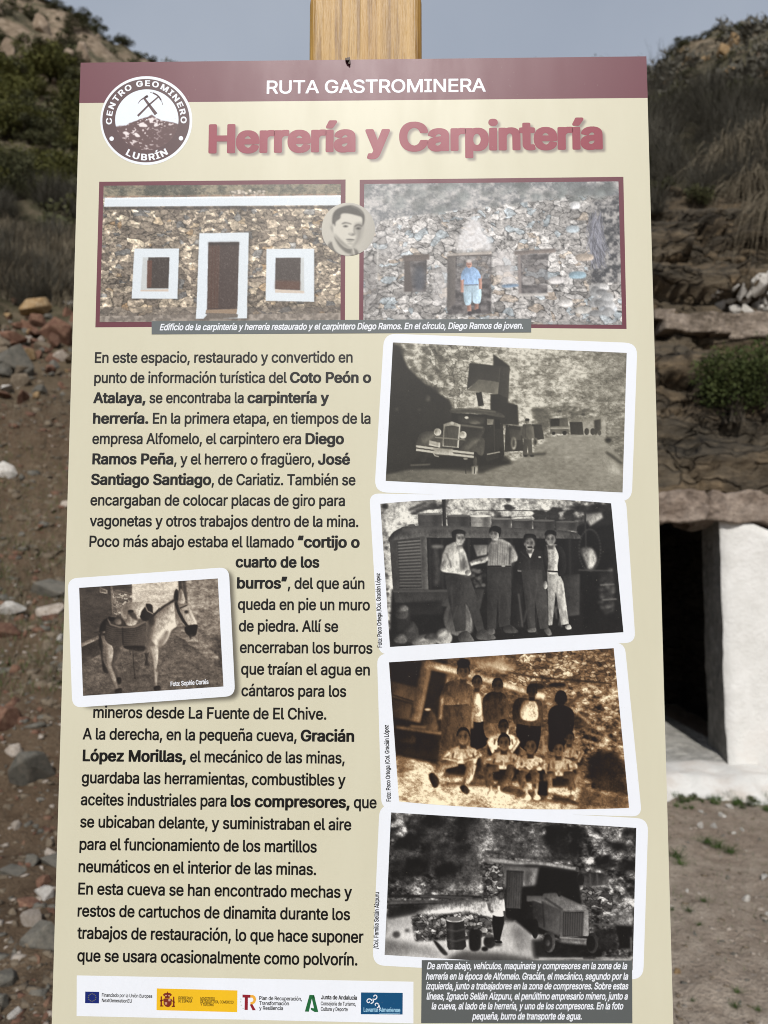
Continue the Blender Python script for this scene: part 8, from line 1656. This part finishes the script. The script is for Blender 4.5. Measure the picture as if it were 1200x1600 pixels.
chips('gravel', 5200, fan(-.3, .62, 2.2, 5.3), .005, .04, ['brown', 'pale', 'grey', 'brown'], 'loose gravel over the earth in front of the cave')

chips('gravel', 3600, fan(-.62, -.33, 5, 12.5, 1.), .02, .17, ['brown', 'rust', 'grey', 'brown'], 'broken slate over the left soil bank')
# ---- plants
def leaf_mat(name, a, b_, rough=.75):
    m, nt, b = material(name)
    v = coords(nt); oi = N(nt, 'ShaderNodeObjectInfo')
    n = noise_tex(nt, v, 5, 3); n2 = noise_tex(nt, v, 40, 2)
    c = mixc(nt, ramp(nt, n, [(.35, (0, 0, 0)), (.65, (1, 1, 1))]), a, b_)
    c = mixc(nt, .8, c, ramp(nt, n2, [(.3, (.55, .55, .55)), (.7, (1.35, 1.35, 1.3))]), 'MULTIPLY')
    k = N(nt, 'ShaderNodeMapRange'); k.inputs['To Min'].default_value = .7; k.inputs['To Max'].default_value = 1.25; nt.links.new(oi.outputs['Random'], k.inputs['Value'])
    h = N(nt, 'ShaderNodeHueSaturation'); nt.links.new(k.outputs[0], h.inputs['Value']); nt.links.new(c, h.inputs['Color'])
    nt.links.new(h.outputs[0], b.inputs['Base Color']); b.inputs['Roughness'].default_value = rough; b.inputs['Specular IOR Level'].default_value = .2
    return m
L_OLIVE = leaf_mat('olive_leaf', (.066, .070, .018), (.125, .120, .034)); L_DARK = leaf_mat('dark_leaf', (.046, .050, .022), (.085, .082, .038))
L_GREY = leaf_mat('grey_twig', (.085, .080, .064), (.15, .138, .112)); L_DRY = leaf_mat('dry_straw', (.13, .105, .072), (.22, .185, .13)); L_FRESH = leaf_mat('fresh_green', (.034, .048, .013), (.068, .082, .026)); L_GRASS = leaf_mat('grass_green', (.045, .085, .018), (.09, .14, .035))
L_BARK = leaf_mat('bark', (.05, .04, .03), (.09, .075, .055))
def leaves(r, n, size, clumps, rx, rz, flat=.0):
    cen = [(r.gauss(0, .42)*rx, r.gauss(0, .42)*rx, rz*(.35+.6*r.random()*(1-.25*r.random())), (.3+.35*r.random())*rx) for _ in range(clumps)]
    V = np.zeros((n*4, 3)); rs = np.random.RandomState(r.randrange(9999))
    ci = rs.randint(0, clumps, n); C_ = np.array(cen)[ci]
    d = rs.randn(n, 3); d /= np.linalg.norm(d, axis=1)[:, None]
    P = C_[:, :3]+d*(C_[:, 3]*rs.rand(n)**.45)[:, None]*[1, 1, .8]
    P[:, 2] = np.abs(P[:, 2])+.02*rz
    a = rs.randn(n, 3)*.8+d; a /= np.linalg.norm(a, axis=1)[:, None]; a[:, 2] += flat
    b = np.cross(a, rs.randn(n, 3)); b /= np.linalg.norm(b, axis=1)[:, None]
    s = size*(.5+rs.rand(n))[:, None]
    for q, (u, w) in enumerate(((-.9, 0), (0, -.4), (.9, 0), (0, .4))): V[q::4] = P+a*s*u+b*s*w
    return V, np.arange(n*4).reshape(n, 4)
def twigs(r, n, h, spread, w, droop=0., segs=4):
    rs = np.random.RandomState(r.randrange(9999)); V, F = [], []; k_ = 0
    az = rs.rand(n)*6.283; L = h*(.45+.6*rs.rand(n)); tilt = rs.rand(n)**.7*spread; org = rs.randn(n, 2)*.10*h
    for i in range(n):
        dx, dy = math.cos(az[i]), math.sin(az[i]); pts = []; bend = rs.randn(2)*.12*L[i]; x0 = rs.rand()*.35
        for s in range(segs+1):
            t = s/segs; rad_ = math.sin(tilt[i])*L[i]*t; up = math.cos(tilt[i])*L[i]*t
            pts.append((org[i, 0]+dx*rad_+bend[0]*t*t, org[i, 1]+dy*rad_+bend[1]*t*t, up-droop*L[i]*t*t*t))
        sx, sy = -dy, dx
        for s, p in enumerate(pts):
            ww = w*(1-.75*s/segs); V += [(p[0]-sx*ww, p[1]-sy*ww, p[2]), (p[0]+sx*ww, p[1]+sy*ww, p[2]), (p[0]+dx*ww, p[1]+dy*ww, p[2]+ww)]
        for s in range(segs):
            a = k_+s*3
            for q in range(3): F.append((a+q, a+(q+1) % 3, a+3+(q+1) % 3, a+3+q))
        k_ += 3*(segs+1)
    return np.array(V), np.array(F)
rb = random.Random(77)
GREEN = [fast_mesh('foliage', *leaves(rb, 2400, .036, 11, .5, .75), L_OLIVE) for _ in range(3)]
DARKB = [fast_mesh('foliage', *leaves(rb, 2000, .036, 9, .5, .7), L_DARK) for _ in range(2)]
FRESH = [fast_mesh('foliage', *leaves(rb, 4200, .024, 14, .5, .8), L_FRESH) for _ in range(2)]
STEMS = [fast_mesh('stems', *twigs(rb, 26, .7, .9, .012), L_BARK) for _ in range(2)]
TWIG = [fast_mesh('twigs', *twigs(rb, 520, 1., 1.0, .0042, .05), L_GREY) for _ in range(3)]
TUSS = [fast_mesh('blades', *twigs(rb, 420, 1., 1.2, .0055, 1.35, 6), L_DRY) for _ in range(2)]
TUFT = [fast_mesh('blades', *twigs(rb, 46, 1., .9, .014, .3, 3), L_GRASS) for _ in range(3)]
def plant(name, meshes, p, size, label, cat, group=None, stems=False, tall=1.):
    m = rb.choice(meshes)
    if stems:
        o = empty(name, p); link(bpy.data.objects.new('foliage', m), o); link(bpy.data.objects.new('stems', rb.choice(STEMS)), o)
    else: o = link(bpy.data.objects.new(name, m)); o.location = p
    o.scale = (size, size, size*tall); o.rotation_euler = (0, 0, rb.uniform(0, 6.28))
    return tag(o, label, cat, group)
# green scrub across the left slope
for i_ in range(92):
    py = rb.uniform(108, 318); px = rb.uniform(-50, 135); p = seen(px, py)
    dark = rb.random() < .25+.5*(py > 270)
    plant('bush', DARKB if dark else GREEN, p-[0, 0, .1], rb.uniform(42, 78)*p[1]/FPX, 'dark green bush on the left slope' if dark else 'olive green bush on the left slope', 'bush', 'dark bushes on the left slope' if dark else 'olive bushes on the left slope', py > 200, .8)
for i_ in range(26):                # along and below the rocky crest
    px = rb.uniform(-20, 140); py = rb.uniform(8, 105); p = seen(px, py)
    if p is None or p[1] > 80: continue
    plant('bush', DARKB, p-[0, 0, .2], rb.uniform(22, 46)*p[1]/FPX, 'low dark bush between the pale boulders of the left hilltop', 'bush', 'dark bushes on the left hilltop', False, .7)
for px in range(40, 280, 22):       # on the skyline itself
    for py in range(0, 130, 3):
        p = seen(px, py)
        if p is not None: break
    if p is not None: plant('bush', DARKB, p-[0, 0, .3], rb.uniform(22, 40)*p[1]/FPX, 'dark bush on the skyline of the left hill', 'bush', 'bushes on the left skyline', False, .7)
# grey dead brush under the green
for i_ in range(34):
    px, py = rb.uniform(-50, 130), rb.uniform(318, 480); p = seen(px, py)
    plant('dry_shrub', TWIG, p-[0, 0, .05], rb.uniform(48, 84)*p[1]/FPX, 'leafless grey brown shrub above the rubble heap', 'dry shrub', 'leafless shrubs above the rubble heap', False, .8)
# right: skyline, grey thicket, hanging straw, green bush
for px in range(1020, 1225, 17):
    for py in range(30, 160, 2):
        p = seen(px, py)
        if p is not None: break
    if p is not None: plant('bush', DARKB, p-[0, 0, .3], rb.uniform(20, 42)*p[1]/FPX, 'dark bush on the skyline of the right hill', 'bush', 'bushes on the right skyline', False, .7)
for i_ in range(26):
    px, py = rb.uniform(1000, 1225), rb.uniform(85, 175); p = seen(px, py)
    if p is None or p[1] > 80: continue
    plant('bush', DARKB if rb.random() < .6 else GREEN, p-[0, 0, .2], rb.uniform(20, 44)*p[1]/FPX, 'small bush below the crest of the right hill', 'bush', 'small bushes on the right hill', False, .7)
for i_ in range(44):
    px, py = rb.uniform(1000, 1240), rb.uniform(165, 335); p = seen(px, py)
    k_ = rb.random()
    if k_ < .72: plant('dry_shrub', TWIG, p-[0, 0, .05], rb.uniform(70, 120)*p[1]/FPX, 'leafless grey shrub in the thicket above the cave', 'dry shrub', 'leafless shrubs in the thicket above the cave', False, .9)
    else: plant('bush', DARKB, p-[0, 0, .05], rb.uniform(46, 84)*p[1]/FPX, 'dark green bush in the thicket above the cave', 'bush', 'dark bushes in the thicket above the cave', True, .9)
for px, py, w in ((1150, 262, 120), (1185, 240, 130), (1205, 290, 120), (1172, 310, 110), (1215, 340, 110)):
    p = seen(px, py); plant('straw_tussock', TUSS, p+np.array([0, -.05, .0]), w*p[1]/FPX*1.1, 'straw tussock hanging over the rock face on the right', 'tussock', 'straw tussocks hanging over the rock face', False, 1.1)
for px, py, w, lab in ((1135, 655, 112, 'green leafy bush growing out of the rock face'), (1192, 650, 118, 'green leafy bush at the right edge of the rock face')):
    p = seen(px, py); plant('bush', FRESH, p+np.array([0, -.12, -.05]), w*p[1]/FPX*1.1, lab, 'bush', None, True, 1.05)
# tufts of fresh grass on the track, weeds at the threshold
for px, py, w in ((1056, 1340, 50), (1064, 1352, 40), (1106, 1318, 46), (1122, 1326, 50), (1142, 1334, 46), (1100, 1410, 26), (1076, 1426, 28), (1092, 1446, 20), (1152, 1552, 28), (1148, 1576, 30), (1050, 1424, 22), (1184, 1580, 24), (1082, 1566, 16)):
    p = seen(px, py); plant('grass_tuft', TUFT, p, w*p[1]/FPX*.8, 'small tuft of green grass on the earth in front of the cave', 'grass tuft', 'grass tufts in front of the cave', False, .55)
for px, py, w in ((1052, 1246, 30), (1066, 1252, 22), (1086, 1250, 22), (1106, 1250, 24), (1134, 1248, 38), (1156, 1256, 34), (1176, 1262, 36), (1192, 1252, 44), (1200, 1268, 40)):
    p = seen(px, py); plant('weed', FRESH if rb.random() < .4 else TUFT, p, w*p[1]/FPX*.6, 'straggling weed along the foot of the white threshold', 'weed', 'weeds along the white threshold', False, .9)
for i_ in range(34):
    px = rb.uniform(1040, 1225); p = seen(px, rb.gauss(1253, 9))
    plant('weed', TUFT, p, rb.uniform(12, 30)*p[1]/FPX*.8, 'straggling weed along the foot of the white threshold', 'weed', 'weeds along the white threshold', False, .9)
def blades(name, n, region, h, mat, label, zoff=0., zlim=None):
    r = np.random.RandomState(hash_seed(name+label)); P = np.array([region(r) for _ in range(n)])
    z = H(P[:, 0], P[:, 1]); s = h*(.5+r.rand(n)); a = r.rand(n)*6.283; w = s*.05; l = r.randn(n, 2)*.35*s[:, None]
    V = np.zeros((n*3, 3)); V[0::3] = np.c_[P[:, 0]-np.cos(a)*w, P[:, 1]-np.sin(a)*w, z-.01]; V[1::3] = np.c_[P[:, 0]+np.cos(a)*w, P[:, 1]+np.sin(a)*w, z-.01]; V[2::3] = np.c_[P[:, 0]+l[:, 0], P[:, 1]+l[:, 1], z+s]
    return tag(link(bpy.data.objects.new(name, fast_mesh(name, V, np.arange(n*3).reshape(n, 3), mat))), label, 'grass', None, 'stuff')
blades('dry_grass', 24000, fan(-.60, -.3, 13.6, 20, 1.), .36, L_DRY, 'dry straw coloured grass over the slope above the rubble')
blades('dry_grass', 9000, fan(-.60, -.3, 5.5, 11, 1.), .07, L_DRY, 'sparse dry grass over the left soil bank')
blades('short_grass', 6000, fan(-.60, -.3, 5.5, 9.5, 1.), .045, L_GRASS, 'sparse short green grass over the left soil bank')
blades('short_grass', 1600, fan(.28, .6, 3.0, 5.4, .8), .02, L_GRASS, 'sparse short grass on the earth in front of the cave')
# far scrub over both hills, where single bushes no longer read
def scrub(name, n, region, size, mat, label):
    r = np.random.RandomState(hash_seed(label)); V, F = [], []; k_ = 0; rr = random.Random(3)
    lib = [leaves(rr, 110, .085, 5, .5, .6) for _ in range(5)]
    P = np.array([region(r) for _ in range(n)]); z = H(P[:, 0], P[:, 1])
    for i in range(n):
        v, f = lib[r.randint(5)]; s = size*(.5+1.1*r.rand()); V.append(v*s+[P[i, 0], P[i, 1], z[i]-.05]); F.append(f+k_); k_ += len(v)
    return tag(link(bpy.data.objects.new(name, fast_mesh(name, np.vstack(V), np.vstack(F), mat))), label, 'scrub', None, 'stuff')
scrub('scrub', 700, fan(-.75, .05, 19, 62, .9), .9, L_DARK, 'far low scrub over the left hill')
scrub('scrub', 420, fan(.02, .75, 15, 50, .9), .8, L_GREY, 'far grey scrub over the right hill')
r_ = random.Random(9); Vb, Fb, k_ = [], [], 0
tw = [(np.array([v.co for v in m.vertices]), np.array([tuple(p.vertices) for p in m.polygons])) for m in TWIG]
for _ in range(22):
    x, y = r_.uniform(-3.5, 3.4), r_.uniform(8.2, 13); v, f = tw[r_.randrange(3)]
    Vb.append(v*r_.uniform(.7, 1.3)+[x, y, ground_at(x, y)-.05]); Fb.append(f+k_); k_ += len(v)
tag(link(bpy.data.objects.new('brush', fast_mesh('brush', np.vstack(Vb), np.vstack(Fb), L_GREY))), 'tangled leafless brush over the top of the rock face', 'brush', None, 'stuff')
# a thin bare pole on the right skyline
for py in range(30, 160, 1):
    p = seen(1169, py)
    if p is not None: break
if p is not None:
    h_, w_ = 26*p[1]/FPX, 1.3*p[1]/FPX
    t = np.linspace(0, 6.283, 8, endpoint=False)
    V = [(p[0]+w_*k_*math.cos(a), p[1]+w_*k_*math.sin(a), p[2]-.5+(h_+.5)*zz) for zz, k_ in ((0, 1.2), (.5, 1.), (.86, .8), (.88, .45), (1, .3)) for a in t]
    F = [(q*8+i, q*8+(i+1) % 8, q*8+8+(i+1) % 8, q*8+8+i) for q in range(4) for i in range(8)]+[tuple(range(32, 40))]
    tag(mesh_obj('pole', V, F, L_BARK), 'thin dark pole standing on the skyline of the right hill', 'pole')
